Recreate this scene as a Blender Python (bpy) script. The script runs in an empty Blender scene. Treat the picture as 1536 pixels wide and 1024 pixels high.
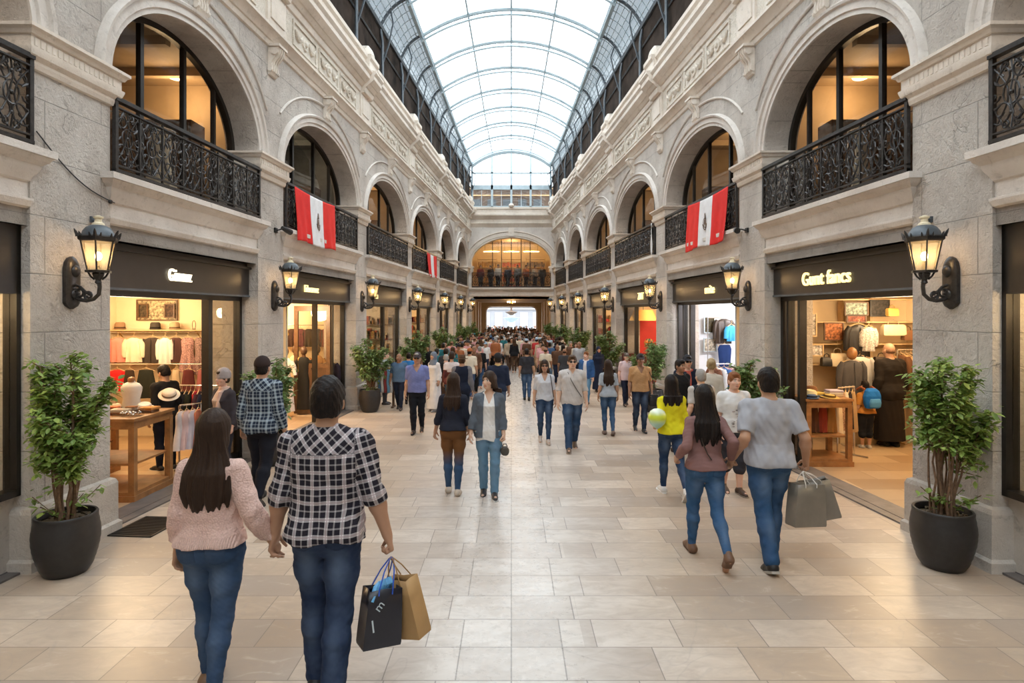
SKY,EXPO=4.3,0.18
import bpy, math, random
import numpy as np
from mathutils import Vector, Matrix
PI = math.pi
random.seed(7)
SC = bpy.context.scene
COL = SC.collection
# ---- hall geometry: two facades that converge slightly with depth -------------------------------
A, B, HC, FP, CX, CY = 4.56, 60/900, 2.25, 900.0, 767.0, 470.0
OPEN = [(1.55,5.25),(6.20,9.33),(10.21,14.0),(14.8,18.9),(19.6,23.7),(24.5,27.9),(28.9,32.2)]
DNEAR, DEND = -8.0, 33.1
PIER = [(DNEAR,OPEN[0][0])]+[(OPEN[i][1],OPEN[i+1][0]) for i in range(6)]+[(OPEN[6][1],DEND)]
ZL, ZS, ZC, RISE, ZT = 3.02, 3.69, 4.75, 1.14, 6.6     # lintel, sill, springing, arch rise, wall top
WANG = math.atan(B); WLEN = math.sqrt(1+B*B)
def W(d): return A-B*d
def P(s,d,n,z): return (s*(A-B*d-n), d, z)
def px(x,y,d):                       # a point of the place at depth d seen at photo position x,y
    return ((x-CX)*d/FP, d, HC-(y-CY)*d/FP)
def ground(x,y):
    d = FP*HC/(y-CY); return ((x-CX)*d/FP, d)

class MB:
    """collects faces; build() links them as one mesh object"""
    def __init__(s): s.v=[]; s.f=[]; s.m=[]; s.mi=0
    def add(s,vs,fs):
        o=len(s.v); s.v.extend(vs)
        for f in fs: s.f.append([i+o for i in f]); s.m.append(s.mi)
    def quad(s,a,b,c,d): s.add([a,b,c,d],[(0,1,2,3)])
    def hexa(s,p): s.add(p,[(0,3,2,1),(4,5,6,7),(0,1,5,4),(1,2,6,5),(2,3,7,6),(3,0,4,7)])
    def box(s,x0,x1,y0,y1,z0,z1):
        s.hexa([(x0,y0,z0),(x1,y0,z0),(x1,y1,z0),(x0,y1,z0),(x0,y0,z1),(x1,y0,z1),(x1,y1,z1),(x0,y1,z1)])
    def wbox(s,sd,d0,d1,n0,n1,z0,z1):
        s.hexa([P(sd,d0,n0,z0),P(sd,d0,n1,z0),P(sd,d1,n1,z0),P(sd,d1,n0,z0),P(sd,d0,n0,z1),P(sd,d0,n1,z1),P(sd,d1,n1,z1),P(sd,d1,n0,z1)])
    def rings(s,rs,closed=True,cap0=True,cap1=True):
        n=len(rs[0]); o=len(s.v)
        for r in rs: s.v.extend(r)
        for i in range(len(rs)-1):
            for j in range(n if closed else n-1):
                k=(j+1)%n
                s.f.append([o+i*n+j,o+i*n+k,o+(i+1)*n+k,o+(i+1)*n+j]); s.m.append(s.mi)
        if cap0: s.f.append([o+j for j in reversed(range(n))]); s.m.append(s.mi)
        if cap1: s.f.append([o+(len(rs)-1)*n+j for j in range(n)]); s.m.append(s.mi)
    def tube(s,pts,r,n=6,cap=True):
        pts=[Vector(p) for p in pts]; rr=r if isinstance(r,(list,tuple)) else [r]*len(pts)
        t0=(pts[1]-pts[0]).normalized()
        up=Vector((0,0,1)) if abs(t0.z)<.9 else Vector((1,0,0))
        a=t0.cross(up).normalized(); rs=[]
        for i,p in enumerate(pts):
            t=(pts[min(i+1,len(pts)-1)]-pts[max(i-1,0)])
            t=t.normalized() if t.length>1e-9 else t0
            a=(a-t*a.dot(t)); a=a.normalized() if a.length>1e-6 else t.orthogonal().normalized()
            b=t.cross(a)
            rs.append([tuple(p+(a*math.cos(2*PI*k/n)+b*math.sin(2*PI*k/n))*rr[i]) for k in range(n)])
        s.rings(rs,True,cap,cap)
    def lathe(s,prof,n=24,c=(0,0,0),sx=1,sy=1,cap0=True,cap1=True):
        s.rings([[(c[0]+r*sx*math.cos(2*PI*k/n),c[1]+r*sy*math.sin(2*PI*k/n),c[2]+z) for k in range(n)] for r,z in prof],True,cap0,cap1)
    def ball(s,c,rx,ry=None,rz=None,n=12,m=7):
        ry=ry or rx; rz=rz or rx
        s.rings([[(c[0]+rx*math.sin(PI*(i+.02)/(m+.04))*math.cos(2*PI*k/n),c[1]+ry*math.sin(PI*(i+.02)/(m+.04))*math.sin(2*PI*k/n),c[2]-rz*math.cos(PI*(i+.02)/(m+.04))) for k in range(n)] for i in range(m+1)])
    def grid(s,fn,nu,nv):
        s.rings([[fn(i/nu,j/nv) for j in range(nv+1)] for i in range(nu+1)],False,False,False)
    def rects(s,sd,d0,d1,prof,nb=-.45,ends=True):     # stacked wall-aligned rectangles: mouldings that turn the corner
        rs=[]
        for e,z in prof:
            x=max(e,0) if ends else 0
            rs.append([P(sd,d0-x,nb,z),P(sd,d0-x,e,z),P(sd,d1+x,e,z),P(sd,d1+x,nb,z)])
        s.rings(rs)
    def sweep(s,sd,d0,d1,prof):
        s.rings([[P(sd,d,n,z) for n,z in prof] for d in (d0,d1)],False,False,False)
        for d in (d0,d1):
            s.add([P(sd,d,n,z) for n,z in prof],[list(range(len(prof)))])
    def build(s,name,mat,parent=None,smooth=None,loc=None,kind=None):
        me=bpy.data.meshes.new(name); me.from_pydata([tuple(v) for v in s.v],[],s.f)
        for m in (mat if isinstance(mat,(list,tuple)) else [mat]): me.materials.append(m)
        if any(s.m): me.polygons.foreach_set('material_index',s.m)
        import bmesh
        bm=bmesh.new(); bm.from_mesh(me); bmesh.ops.recalc_face_normals(bm,faces=bm.faces); bm.to_mesh(me); bm.free()
        if smooth:
            me.polygons.foreach_set('use_smooth',[True]*len(me.polygons)); me.set_sharp_from_angle(angle=smooth)
        o=bpy.data.objects.new(name,me); COL.objects.link(o)
        if parent is not None: o.parent=parent
        if loc: o.location=loc
        if kind: o['kind']=kind
        return o
def tag(o,label,cat,group=None,kind=None):
    if label: o['label']=label
    if cat: o['category']=cat
    if group: o['group']=group
    if kind: o['kind']=kind
    return o
def thing(name,label,cat,loc=(0,0,0),rotz=0,group=None):
    o=bpy.data.objects.new(name,None); COL.objects.link(o); o.empty_display_size=.1
    o.location=loc; o.rotation_euler=(0,0,rotz)
    return tag(o,label,cat,group)
def copy_tree(o,parent=None):
    c=o.copy(); COL.objects.link(c)
    if parent is not None: c.parent=parent
    for ch in list(o.children): copy_tree(ch,c)
    return c
def wall_frame(s,d,n,z):                      # location and turn of something fixed to a facade; local x points into the hall
    return P(s,d,n,z), (-WANG if s<0 else PI+WANG)

# ---- materials ----------------------------------------------------------------------------------
class NT:
    def __init__(s,name):
        m=bpy.data.materials.new(name); m.use_nodes=True; s.mat=m; s.t=m.node_tree; s.n=s.t.nodes
        s.bsdf=s.n['Principled BSDF']; s.out=s.n['Material Output']
    def node(s,ty,**kw):
        x=s.n.new(ty)
        for k,v in kw.items(): setattr(x,k,v)
        return x
    def link(s,a,b): s.t.links.new(a,b)
    def set(s,nd,key,v):
        if hasattr(v,'is_output'): s.link(v,nd.inputs[key])
        else: nd.inputs[key].default_value=v
    def coord(s,kind='Object',scale=None):
        o=s.node('ShaderNodeTexCoord').outputs[kind]
        if scale:
            mp=s.node('ShaderNodeMapping'); mp.inputs['Scale'].default_value=scale; s.link(o,mp.inputs['Vector']); o=mp.outputs[0]
        return o
    def attr(s,n,out='Color'): return s.node('ShaderNodeAttribute',attribute_name=n).outputs[out]
    def noise(s,vec,scale,detail=4,rough=.6,dist=0,out='Fac'):
        x=s.node('ShaderNodeTexNoise'); s.link(vec,x.inputs['Vector'])
        x.inputs['Scale'].default_value=scale; x.inputs['Detail'].default_value=detail; x.inputs['Roughness'].default_value=rough; x.inputs['Distortion'].default_value=dist
        return x.outputs[out]
    def ramp(s,fac,stops):
        r=s.node('ShaderNodeValToRGB'); s.link(fac,r.inputs[0]); e=r.color_ramp.elements
        while len(e)<len(stops): e.new(.5)
        for el,(p,c) in zip(e,stops): el.position=p; el.color=(*c,1) if len(c)==3 else c
        return r.outputs[0]
    def mix(s,fac,a,b,mode='MIX'):
        x=s.node('ShaderNodeMix',data_type='RGBA',blend_type=mode); x.clamp_factor=True
        s.set(x,0,fac)
        for k,v in ((6,a),(7,b)):
            if hasattr(v,'is_output'): s.link(v,x.inputs[k])
            else: x.inputs[k].default_value=(*v,1) if len(v)==3 else v
        return x.outputs[2]
    def math(s,op,a,b=0.0,c=None):
        x=s.node('ShaderNodeMath',operation=op); s.set(x,0,a); s.set(x,1,b)
        if c is not None: s.set(x,2,c)
        return x.outputs[0]
    def bump(s,h,strength=.3,dist=.01,prev=None):
        x=s.node('ShaderNodeBump'); x.inputs['Strength'].default_value=strength; x.inputs['Distance'].default_value=dist
        s.link(h,x.inputs['Height'])
        if prev is not None: s.link(prev,x.inputs['Normal'])
        s.link(x.outputs[0],s.bsdf.inputs['Normal']); return x.outputs[0]
    def base(s,c):
        if hasattr(c,'is_output'): s.link(c,s.bsdf.inputs['Base Color'])
        else: s.bsdf.inputs['Base Color'].default_value=(*c,1)
        return s
    def par(s,**kw):
        for k,v in kw.items(): s.set(s.bsdf,{'rough':'Roughness','metal':'Metallic','spec':'Specular IOR Level','coat':'Coat Weight','sheen':'Sheen Weight','emit':'Emission Strength','trans':'Transmission Weight','sub':'Subsurface Weight'}[k],v)
        return s
def plain(name,c,rough=.6,metal=0,var=.12,scale=9,bump=0.0,spec=.5):
    t=NT(name); v=t.coord(); n=t.noise(v,scale,5)
    lo=tuple(x*(1-var) for x in c); hi=tuple(min(1,x*(1+var)) for x in c)
    t.base(t.ramp(n,[(.3,lo),(.7,hi)])).par(rough=rough,metal=metal,spec=spec)
    if bump: t.bump(n,bump,.01)
    return t.mat
def emit(name,c,s):
    t=NT(name); t.base((0.8,.75,.6)); t.bsdf.inputs['Emission Color'].default_value=(*c,1); t.par(emit=s,rough=.4); return t.mat
def glassy(name,tint,rough=.02,gloss=.12):
    t=NT(name); t.n.remove(t.bsdf)
    tr=t.node('ShaderNodeBsdfTransparent'); tr.inputs[0].default_value=(*tint,1)
    gl=t.node('ShaderNodeBsdfGlossy'); gl.inputs['Roughness'].default_value=rough
    lw=t.node('ShaderNodeLayerWeight'); lw.inputs[0].default_value=.5
    f=t.math('ADD',t.math('MULTIPLY',t.math('POWER',lw.outputs['Facing'],4.0),.5),gloss*.3)
    mx=t.node('ShaderNodeMixShader'); t.link(f,mx.inputs[0]); t.link(tr.outputs[0],mx.inputs[1]); t.link(gl.outputs[0],mx.inputs[2]); t.link(mx.outputs[0],t.out.inputs[0])
    return t.mat
def stone(name,lo,mid,hi,joints=True,pit=.5,carve=0):
    t=NT(name); v=t.coord()
    n1=t.noise(v,1.1,6,.65); n2=t.noise(v,9,8,.7,.4); n3=t.noise(v,42,6,.7); n5=t.noise(v,21,5,.75,.6)
    c=t.ramp(n1,[(.28,lo),(.5,mid),(.72,hi)])
    c=t.mix(t.math('MULTIPLY',t.ramp(n2,[(.30,(1,1,1)),(.44,(0,0,0))]),.55),c,tuple(x*.62 for x in lo))
    c=t.mix(t.math('MULTIPLY',n3,.35),c,tuple(x*1.12 for x in hi),'SOFT_LIGHT')
    h=t.math('ADD',t.math('MULTIPLY',n2,.9),t.math('MULTIPLY',n3,.5))
    if joints:
        c=t.mix(t.math('MULTIPLY',t.ramp(n5,[(.30,(1,1,1)),(.40,(0,0,0))]),.5),c,tuple(x*.5 for x in lo)); h=t.math('ADD',h,t.math('MULTIPLY',n5,1.0))
        cr=t.noise(v,1.5,6,.6,.5); ck=t.ramp(t.math('ABSOLUTE',t.math('SUBTRACT',cr,.5)),[(0,(1,1,1)),(.012,(0,0,0))])
        msk=t.ramp(t.noise(v,1.7,3),[(.45,(0,0,0)),(.75,(1,1,1))]); ck=t.math('MULTIPLY',ck,msk)
        c=t.mix(t.math('MULTIPLY',ck,.28),c,tuple(x*.45 for x in lo)); h=t.math('SUBTRACT',h,t.math('MULTIPLY',ck,.8))
        st=t.noise(t.coord('Object',(1.3,1.3,.22)),1.5,5,.6); c=t.mix(t.math('MULTIPLY',t.ramp(st,[(.5,(0,0,0)),(.75,(1,1,1))]),.35),c,tuple(x*.72 for x in lo))
    if carve:
        w=t.noise(v,carve,2,.4,2.2); h=t.math('ADD',h,t.math('MULTIPLY',w,2.2))
    if joints:
        sp=t.node('ShaderNodeSeparateXYZ'); t.link(v,sp.inputs[0]); cb=t.node('ShaderNodeCombineXYZ')
        t.link(sp.outputs[1],cb.inputs[0]); t.link(sp.outputs[2],cb.inputs[1])
        bk=t.node('ShaderNodeTexBrick'); t.link(cb.outputs[0],bk.inputs['Vector'])
        for k,val in (('Scale',1.0),('Mortar Size',.006),('Mortar Smooth',.6),('Brick Width',1.35),('Row Height',.52),('Bias',0)): bk.inputs[k].default_value=val
        c=t.mix(t.math('MULTIPLY',bk.outputs['Fac'],.4),c,tuple(x*.6 for x in lo))
        h=t.math('SUBTRACT',h,t.math('MULTIPLY',bk.outputs['Fac'],.8))
    t.base(c).par(rough=.85,spec=.25); t.bump(h,pit,.03)
    return t.mat
M={}
M['stone']=stone('travertine',(.44,.385,.34),(.60,.54,.485),(.70,.65,.595),True,1.0)
M['stone_smooth']=stone('dressed_limestone',(.50,.445,.40),(.63,.575,.525),(.73,.68,.63),False,.45)
M['stone_carved']=stone('carved_limestone',(.56,.485,.415),(.69,.61,.53),(.78,.71,.635),False,.4)
M['relief']=stone('carved_relief',(.54,.47,.39),(.67,.60,.515),(.76,.70,.62),False,.6,14)
M['plinth']=stone('plinth_stone',(.36,.32,.28),(.50,.45,.40),(.60,.55,.5),False,.6)
M['iron']=plain('wrought_iron',(.045,.041,.04),.34,.5,.35,30)
M['frame']=plain('dark_bronze_frame',(.022,.018,.015),.4,.3,.2,12)
M['brown_frame']=plain('brown_door_frame',(.11,.055,.025),.4,.0,.3,14)
M['steel']=plain('blue_grey_steel',(.40,.48,.52),.4,.2,.12,6)
M['steel_pale']=plain('pale_blue_steel',(.55,.64,.68),.4,.1,.08,6)
M['steel_dark']=plain('dark_steel',(.09,.105,.12),.45,.2,.2,8)
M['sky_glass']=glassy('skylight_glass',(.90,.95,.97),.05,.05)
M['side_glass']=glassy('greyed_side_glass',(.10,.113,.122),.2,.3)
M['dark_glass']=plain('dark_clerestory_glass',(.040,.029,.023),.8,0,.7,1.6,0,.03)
M['pane']=glassy('window_glass',(.86,.86,.84),.01,.12)
M['sign']=plain('sign_board_black',(.028,.022,.019),.35,.1,.15,5)
M['gold']=emit('gold_backlit_letters',(1,.74,.24),1.5)
M['letter_white']=emit('warm_white_backlit_letters',(1,.86,.6),2.0)
M['bulb']=emit('lamp_bulb',(1,.72,.40),26)
def milky():
    t=NT('lantern_glass'); t.n.remove(t.bsdf); a=t.node('ShaderNodeBsdfTransparent'); b=t.node('ShaderNodeBsdfTranslucent'); b.inputs[0].default_value=(.95,.82,.58,1); a.inputs[0].default_value=(1,.93,.8,1)
    m=t.node('ShaderNodeMixShader'); m.inputs[0].default_value=.25; t.link(a.outputs[0],m.inputs[1]); t.link(b.outputs[0],m.inputs[2]); t.link(m.outputs[0],t.out.inputs[0]); return t.mat
M['lampglass']=milky()
M['disc']=emit('ceiling_lamp_diffuser',(1,.78,.45),9)
M['wood']=plain('honey_wood',(.30,.135,.045),.4,0,.35,7)
M['dark_wood']=plain('dark_wood',(.085,.04,.018),.45,0,.3,7)
M['pale_wood']=plain('pale_wood',(.55,.38,.2),.5,0,.2,7)
M['wall_warm']=plain('warm_shop_plaster',(.74,.60,.40),.8,0,.05,3)
M['wall_cream']=plain('cream_plaster',(.78,.72,.62),.8,0,.05,3)
M['wall_white']=plain('cool_white_plaster',(.76,.78,.82),.7,0,.04,3)
M['wall_brown']=plain('brown_plaster',(.44,.31,.18),.7,0,.1,3)
M['wall_red']=plain('red_plaster',(.55,.03,.03),.6,0,.1,3)
M['ceil']=plain('shop_ceiling_paint',(.78,.68,.52),.8,0,.05,3)
M['brick']=plain('distant_brickwork',(.12,.08,.058),.85,0,.5,2.2)
M['white_render']=plain('white_render',(.30,.31,.335),.8,0,.06,1.5)
M['chrome']=plain('chrome',(.7,.7,.72),.2,1,.05,5)
M['brass']=plain('brass',(.6,.42,.15),.3,1,.1,5)
M['ivory']=plain('ivory_finial',(.78,.68,.48),.4,0,.1,9)
M['pot']=plain('ribbed_black_pot',(.022,.020,.020),.42,0,.2,20)
M['soil']=plain('soil_with_bark',(.10,.07,.04),.95,0,.7,60,.8)
M['bark']=plain('bark',(.17,.10,.06),.85,0,.35,30,.4)
M['grate']=plain('grate_iron',(.03,.027,.025),.5,.4,.2,20)
M['threshold']=plain('dark_threshold_stone',(.14,.12,.11),.5,0,.25,6)
M['paper_dark']=plain('navy_black_bag_paper',(.014,.014,.022),.35,0,.2,6)
M['paper_kraft']=plain('kraft_paper',(.40,.235,.095),.65,0,.1,6)
M['paper_grey']=plain('grey_bag_paper',(.20,.175,.145),.3,0,.12,6)
M['blue_cord']=plain('blue_ribbon',(.02,.10,.55),.4,0,.1,6)
M['tissue']=plain('light_blue_tissue',(.15,.45,.8),.6,0,.2,20)
M['cord_white']=plain('white_cord',(.75,.72,.68),.5,0,.05,6)
M['black']=plain('black_plastic',(.012,.012,.013),.35,0,.2,8)
M['glassbox']=glassy('display_case_glass',(.9,.92,.93),.02,.2)
def objcol(name,rough=.85,weave=0,spec=.2,sheen=.0,noise=.25,nscale=6,wscale=260):
    """a material that takes its hue from the object's own colour, with mottling"""
    t=NT(name); v=t.coord(); oi=t.node('ShaderNodeObjectInfo')
    n=t.noise(v,nscale,5)
    dk=t.mix(1.0,oi.outputs['Color'],(1-noise,)*3,'MULTIPLY')
    t.base(t.mix(t.ramp(n,[(.35,(0,0,0)),(.65,(1,1,1))]),dk,oi.outputs['Color'])).par(rough=rough,spec=spec,sheen=sheen)
    if weave: t.bump(t.noise(v,wscale,2,.5),weave,.002)
    return t.mat
M['cloth']=objcol('woven_cloth',.88,.25,.2,.0,.13)
M['leather']=objcol('leather',.45,.1,.5)
M['plastic']=objcol('moulded_plastic',.4,0,.5,0,.1)
M['print']=objcol('printed_card',.6,0,.3,0,.85,22)
M['floral']=objcol('floral_print_cloth',.85,0,.2,0,.75,55)
def denim():
    t=NT('denim'); v=t.coord(); oi=t.node('ShaderNodeObjectInfo')
    n=t.noise(v,5,4); f=t.noise(t.coord('Object',(60,60,9)),5,3)
    c=t.mix(t.ramp(n,[(.42,(0,0,0)),(.68,(1,1,1))]),oi.outputs['Color'],t.mix(.14,oi.outputs['Color'],(.27,.34,.48)))
    c=t.mix(t.math('MULTIPLY',f,.35),c,t.mix(1.0,oi.outputs['Color'],(.5,.5,.5),'MULTIPLY'))
    fade=t.attr('fade','Fac'); c=t.mix(t.math('MULTIPLY',fade,.38),c,(.17,.235,.34))
    t.base(c).par(rough=.9,spec=.15); t.bump(f,.25,.003); return t.mat
M['denim']=denim()
def knit():
    t=NT('knit_wool'); v=t.attr('pc','Vector')
    mp=t.node('ShaderNodeMapping'); t.link(v,mp.inputs[0]); mp.inputs['Scale'].default_value=(1,1,1)
    vo=t.node('ShaderNodeTexVoronoi'); t.link(t.coord(),vo.inputs['Vector']); vo.inputs['Scale'].default_value=85
    n=t.noise(t.coord(),30,4)
    rib=t.attr('rib','Fac'); sp=t.node('ShaderNodeSeparateXYZ'); t.link(v,sp.inputs[0])
    rb=t.math('SINE',t.math('MULTIPLY',sp.outputs[0],520))
    h=t.mix(rib,t.math('SUBTRACT',1.0,vo.outputs['Distance']),t.math('MULTIPLY',rb,.35))
    oi=t.node('ShaderNodeObjectInfo')
    c=t.mix(t.math('MULTIPLY',vo.outputs['Distance'],.5),oi.outputs['Color'],t.mix(1.0,oi.outputs['Color'],(.52,.46,.42),'MULTIPLY'))
    t.base(c).par(rough=.95,spec=.1,sheen=.2); t.bump(h,.9,.006); return t.mat
M['knit']=knit()
def plaid(name,per,dark,light,thin):
    t=NT(name); sp=t.node('ShaderNodeSeparateXYZ'); t.link(t.attr('pc','Vector'),sp.inputs[0])
    def band(o,f0,w):
        x=t.math('FRACT',t.math('ADD',t.math('DIVIDE',o,per),f0)); x=t.math('ABSOLUTE',t.math('SUBTRACT',x,.5))
        return t.math('LESS_THAN',x,w)
    c=None
    def add2(f0,w,k):
        bx=t.math('MULTIPLY',band(sp.outputs[0],f0,w),k); bz=t.math('MULTIPLY',band(sp.outputs[2],f0,w),k)
        return bx,bz
    b1x,b1z=add2(0,.125,.48); b2x,b2z=add2(.5,.05,.28); 
    tot=t.math('ADD',t.math('ADD',b1x,b1z),t.math('ADD',b2x,b2z))
    c=t.mix(tot,dark,light)
    b3x,b3z=add2(0,.04,.55); c=t.mix(t.math('MAXIMUM',b3x,b3z),c,thin)
    n=t.noise(t.coord(),200,2); c=t.mix(t.math('MULTIPLY',n,.25),c,dark)
    t.base(c).par(rough=.9,spec=.15); t.bump(n,.2,.002); return t.mat
M['plaid']=plaid('black_white_plaid',.082,(.020,.017,.024),(.80,.74,.74),(.36,.25,.27))
M['plaid_blue']=plaid('navy_plaid',.088,(.018,.027,.05),(.50,.58,.63),(.20,.26,.33))
def skin():
    t=NT('skin'); n=t.noise(t.coord(),14,4)
    c=t.mix(t.math('MULTIPLY',n,.3),t.attr('col'),(.30,.12,.07),'MULTIPLY')
    t.base(t.mix(.75,c,t.attr('col'))).par(rough=.5,spec=.35,sub=0.0); return t.mat
M['skin']=skin()
def hair():
    t=NT('hair'); v=t.coord('Object',(1,1,.06)); n=t.noise(v,170,4,.6); oi=t.node('ShaderNodeObjectInfo')
    c=t.mix(t.ramp(n,[(.45,(0,0,0)),(.75,(1,1,1))]),oi.outputs['Color'],t.mix(.25,oi.outputs['Color'],(.10,.055,.03)))
    t.base(c).par(rough=.5,spec=.16); t.bump(n,.6,.006); return t.mat
M['hair']=hair()
M['shoe']=objcol('shoe_leather',.5,.05,.4)
def vcol(name,rough=.7,spec=.3,weave=0):
    t=NT(name); n=t.noise(t.coord(),20,3); c=t.attr('col')
    t.base(t.mix(t.math('MULTIPLY',n,.18),c,t.mix(1.0,c,(.6,.6,.6),'MULTIPLY'))).par(rough=rough,spec=spec)
    if weave: t.bump(t.noise(t.coord(),300,2),weave,.002)
    return t.mat
M['vcol']=vcol('coloured_cloth',.8,.2,.2)
def leaf(name,c1,c2):
    t=NT(name); n=t.noise(t.coord(),7,3); rnd=t.attr('col','Fac')
    c=t.mix(rnd,c1,c2); c=t.mix(t.math('MULTIPLY',n,.4),c,tuple(x*.5 for x in c1))
    t.base(c).par(rough=.5,spec=.4)
    tr=t.node('ShaderNodeBsdfTranslucent'); t.link(c,tr.inputs[0]); mx=t.node('ShaderNodeMixShader'); mx.inputs[0].default_value=.3
    t.link(t.bsdf.outputs[0],mx.inputs[1]); t.link(tr.outputs[0],mx.inputs[2]); t.link(mx.outputs[0],t.out.inputs[0]); return t.mat
M['leaf']=leaf('green_leaf',(.13,.235,.045),(.42,.53,.14))
M['leaf_far']=leaf('shrub_leaf',(.10,.185,.055),(.32,.43,.16))
def marble():
    t=NT('marble_floor'); v=t.coord(); sp=t.node('ShaderNodeSeparateXYZ'); t.link(v,sp.inputs[0])
    row=.368
    def bricks(w,off,mort):
        bk=t.node('ShaderNodeTexBrick'); t.link(v,bk.inputs['Vector']); bk.offset=off; bk.offset_frequency=2; bk.squash=1.35; bk.squash_frequency=3
        for k,val in (('Scale',1.0),('Mortar Size',mort),('Mortar Smooth',.2),('Brick Width',w),('Row Height',row),('Bias',0)): bk.inputs[k].default_value=val
        bk.inputs['Color1'].default_value=(0,0,0,1); bk.inputs['Color2'].default_value=(1,1,1,1); bk.inputs['Mortar'].default_value=(.5,.5,.5,1); return bk
    b1=bricks(.58,.37,.004); b2=bricks(.344,0.0,.005)
    ax=t.math('ABSOLUTE',t.math('ADD',sp.outputs[0],.02)); cen=t.math('LESS_THAN',ax,.516)
    tilef=t.mix(cen,b1.outputs['Color'],b2.outputs['Color']); mort=t.mix(cen,b1.outputs['Fac'],b2.outputs['Fac'])
    n1=t.noise(v,.7,5,.6,.6); n2=t.noise(t.coord('Object',(1,1.7,1)),1.1,5,.55,1.0); n3=t.noise(v,11,8,.7)
    side=t.ramp(tilef,[(0,(.335,.25,.185)),(.3,(.42,.325,.245)),(.6,(.475,.38,.295)),(.84,(.54,.445,.36)),(.86,(.355,.285,.23)),(1,(.375,.295,.235))])
    mid=t.ramp(tilef,[(0,(.56,.52,.49)),(.5,(.63,.595,.565)),(1,(.67,.635,.605))])
    soft=t.math('MAXIMUM',0.0,t.math('MINIMUM',1.0,t.math('MULTIPLY',t.math('SUBTRACT',1.5,ax),.9)))
    c=t.mix(t.math('MULTIPLY',soft,.8),side,mid)  # paler centre tiles, plus the floor's brighter middle and dimmer sides painted in
    c=t.mix(t.math('MULTIPLY',t.ramp(n2,[(.42,(0,0,0)),(.85,(1,1,1))]),.42),c,(.30,.225,.165))
    c=t.mix(t.math('MULTIPLY',t.ramp(n1,[(.55,(0,0,0)),(.70,(1,1,1))]),.38),c,(.36,.315,.28))
    c=t.mix(t.math('MULTIPLY',t.ramp(n3,[(.55,(0,0,0)),(.75,(1,1,1))]),.10),c,(.62,.53,.43))
    n4=t.noise(t.coord('Object',(1,2.2,1)),4.2,7,.66,.9); c=t.mix(t.math('MULTIPLY',t.ramp(n4,[(.44,(0,0,0)),(.70,(1,1,1))]),.5),c,(.33,.265,.215)); c=t.mix(t.math('MULTIPLY',t.ramp(n4,[(.28,(1,1,1)),(.42,(0,0,0))]),.35),c,(.68,.61,.54))
    vn=t.noise(v,.55,3,.5,2.5); vein=t.ramp(t.math('ABSOLUTE',t.math('SUBTRACT',vn,.5)),[(0,(1,1,1)),(.006,(0,0,0))])
    c=t.mix(t.math('MULTIPLY',vein,.25),c,(.30,.26,.24))
    c=t.mix(t.math('MULTIPLY',mort,.7),c,(.15,.125,.11))
    t.base(c).par(spec=.42); t.set(t.bsdf,'Roughness',t.math('ADD',t.math('SUBTRACT',.31,t.math('MULTIPLY',soft,.10)),t.math('MULTIPLY',n3,.14)))
    t.bump(t.math('SUBTRACT',1.0,mort),.12,.004)
    return t.mat
M['floor']=marble()
def planks(name,c1,c2,rough=.35):
    t=NT(name); v=t.coord(); bk=t.node('ShaderNodeTexBrick'); t.link(v,bk.inputs['Vector'])
    for k,val in (('Scale',1.0),('Mortar Size',.004),('Brick Width',.9),('Row Height',.45)): bk.inputs[k].default_value=val
    bk.inputs['Color1'].default_value=(*c1,1); bk.inputs['Color2'].default_value=(*c2,1); bk.inputs['Mortar'].default_value=(*(x*.5 for x in c1),1)
    t.base(t.mix(t.math('MULTIPLY',t.noise(v,6,5),.4),bk.outputs[0],c1)).par(rough=rough); return t.mat
M['shop_floor']=planks('shop_floor_tiles',(.34,.22,.12),(.52,.38,.23))
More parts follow.
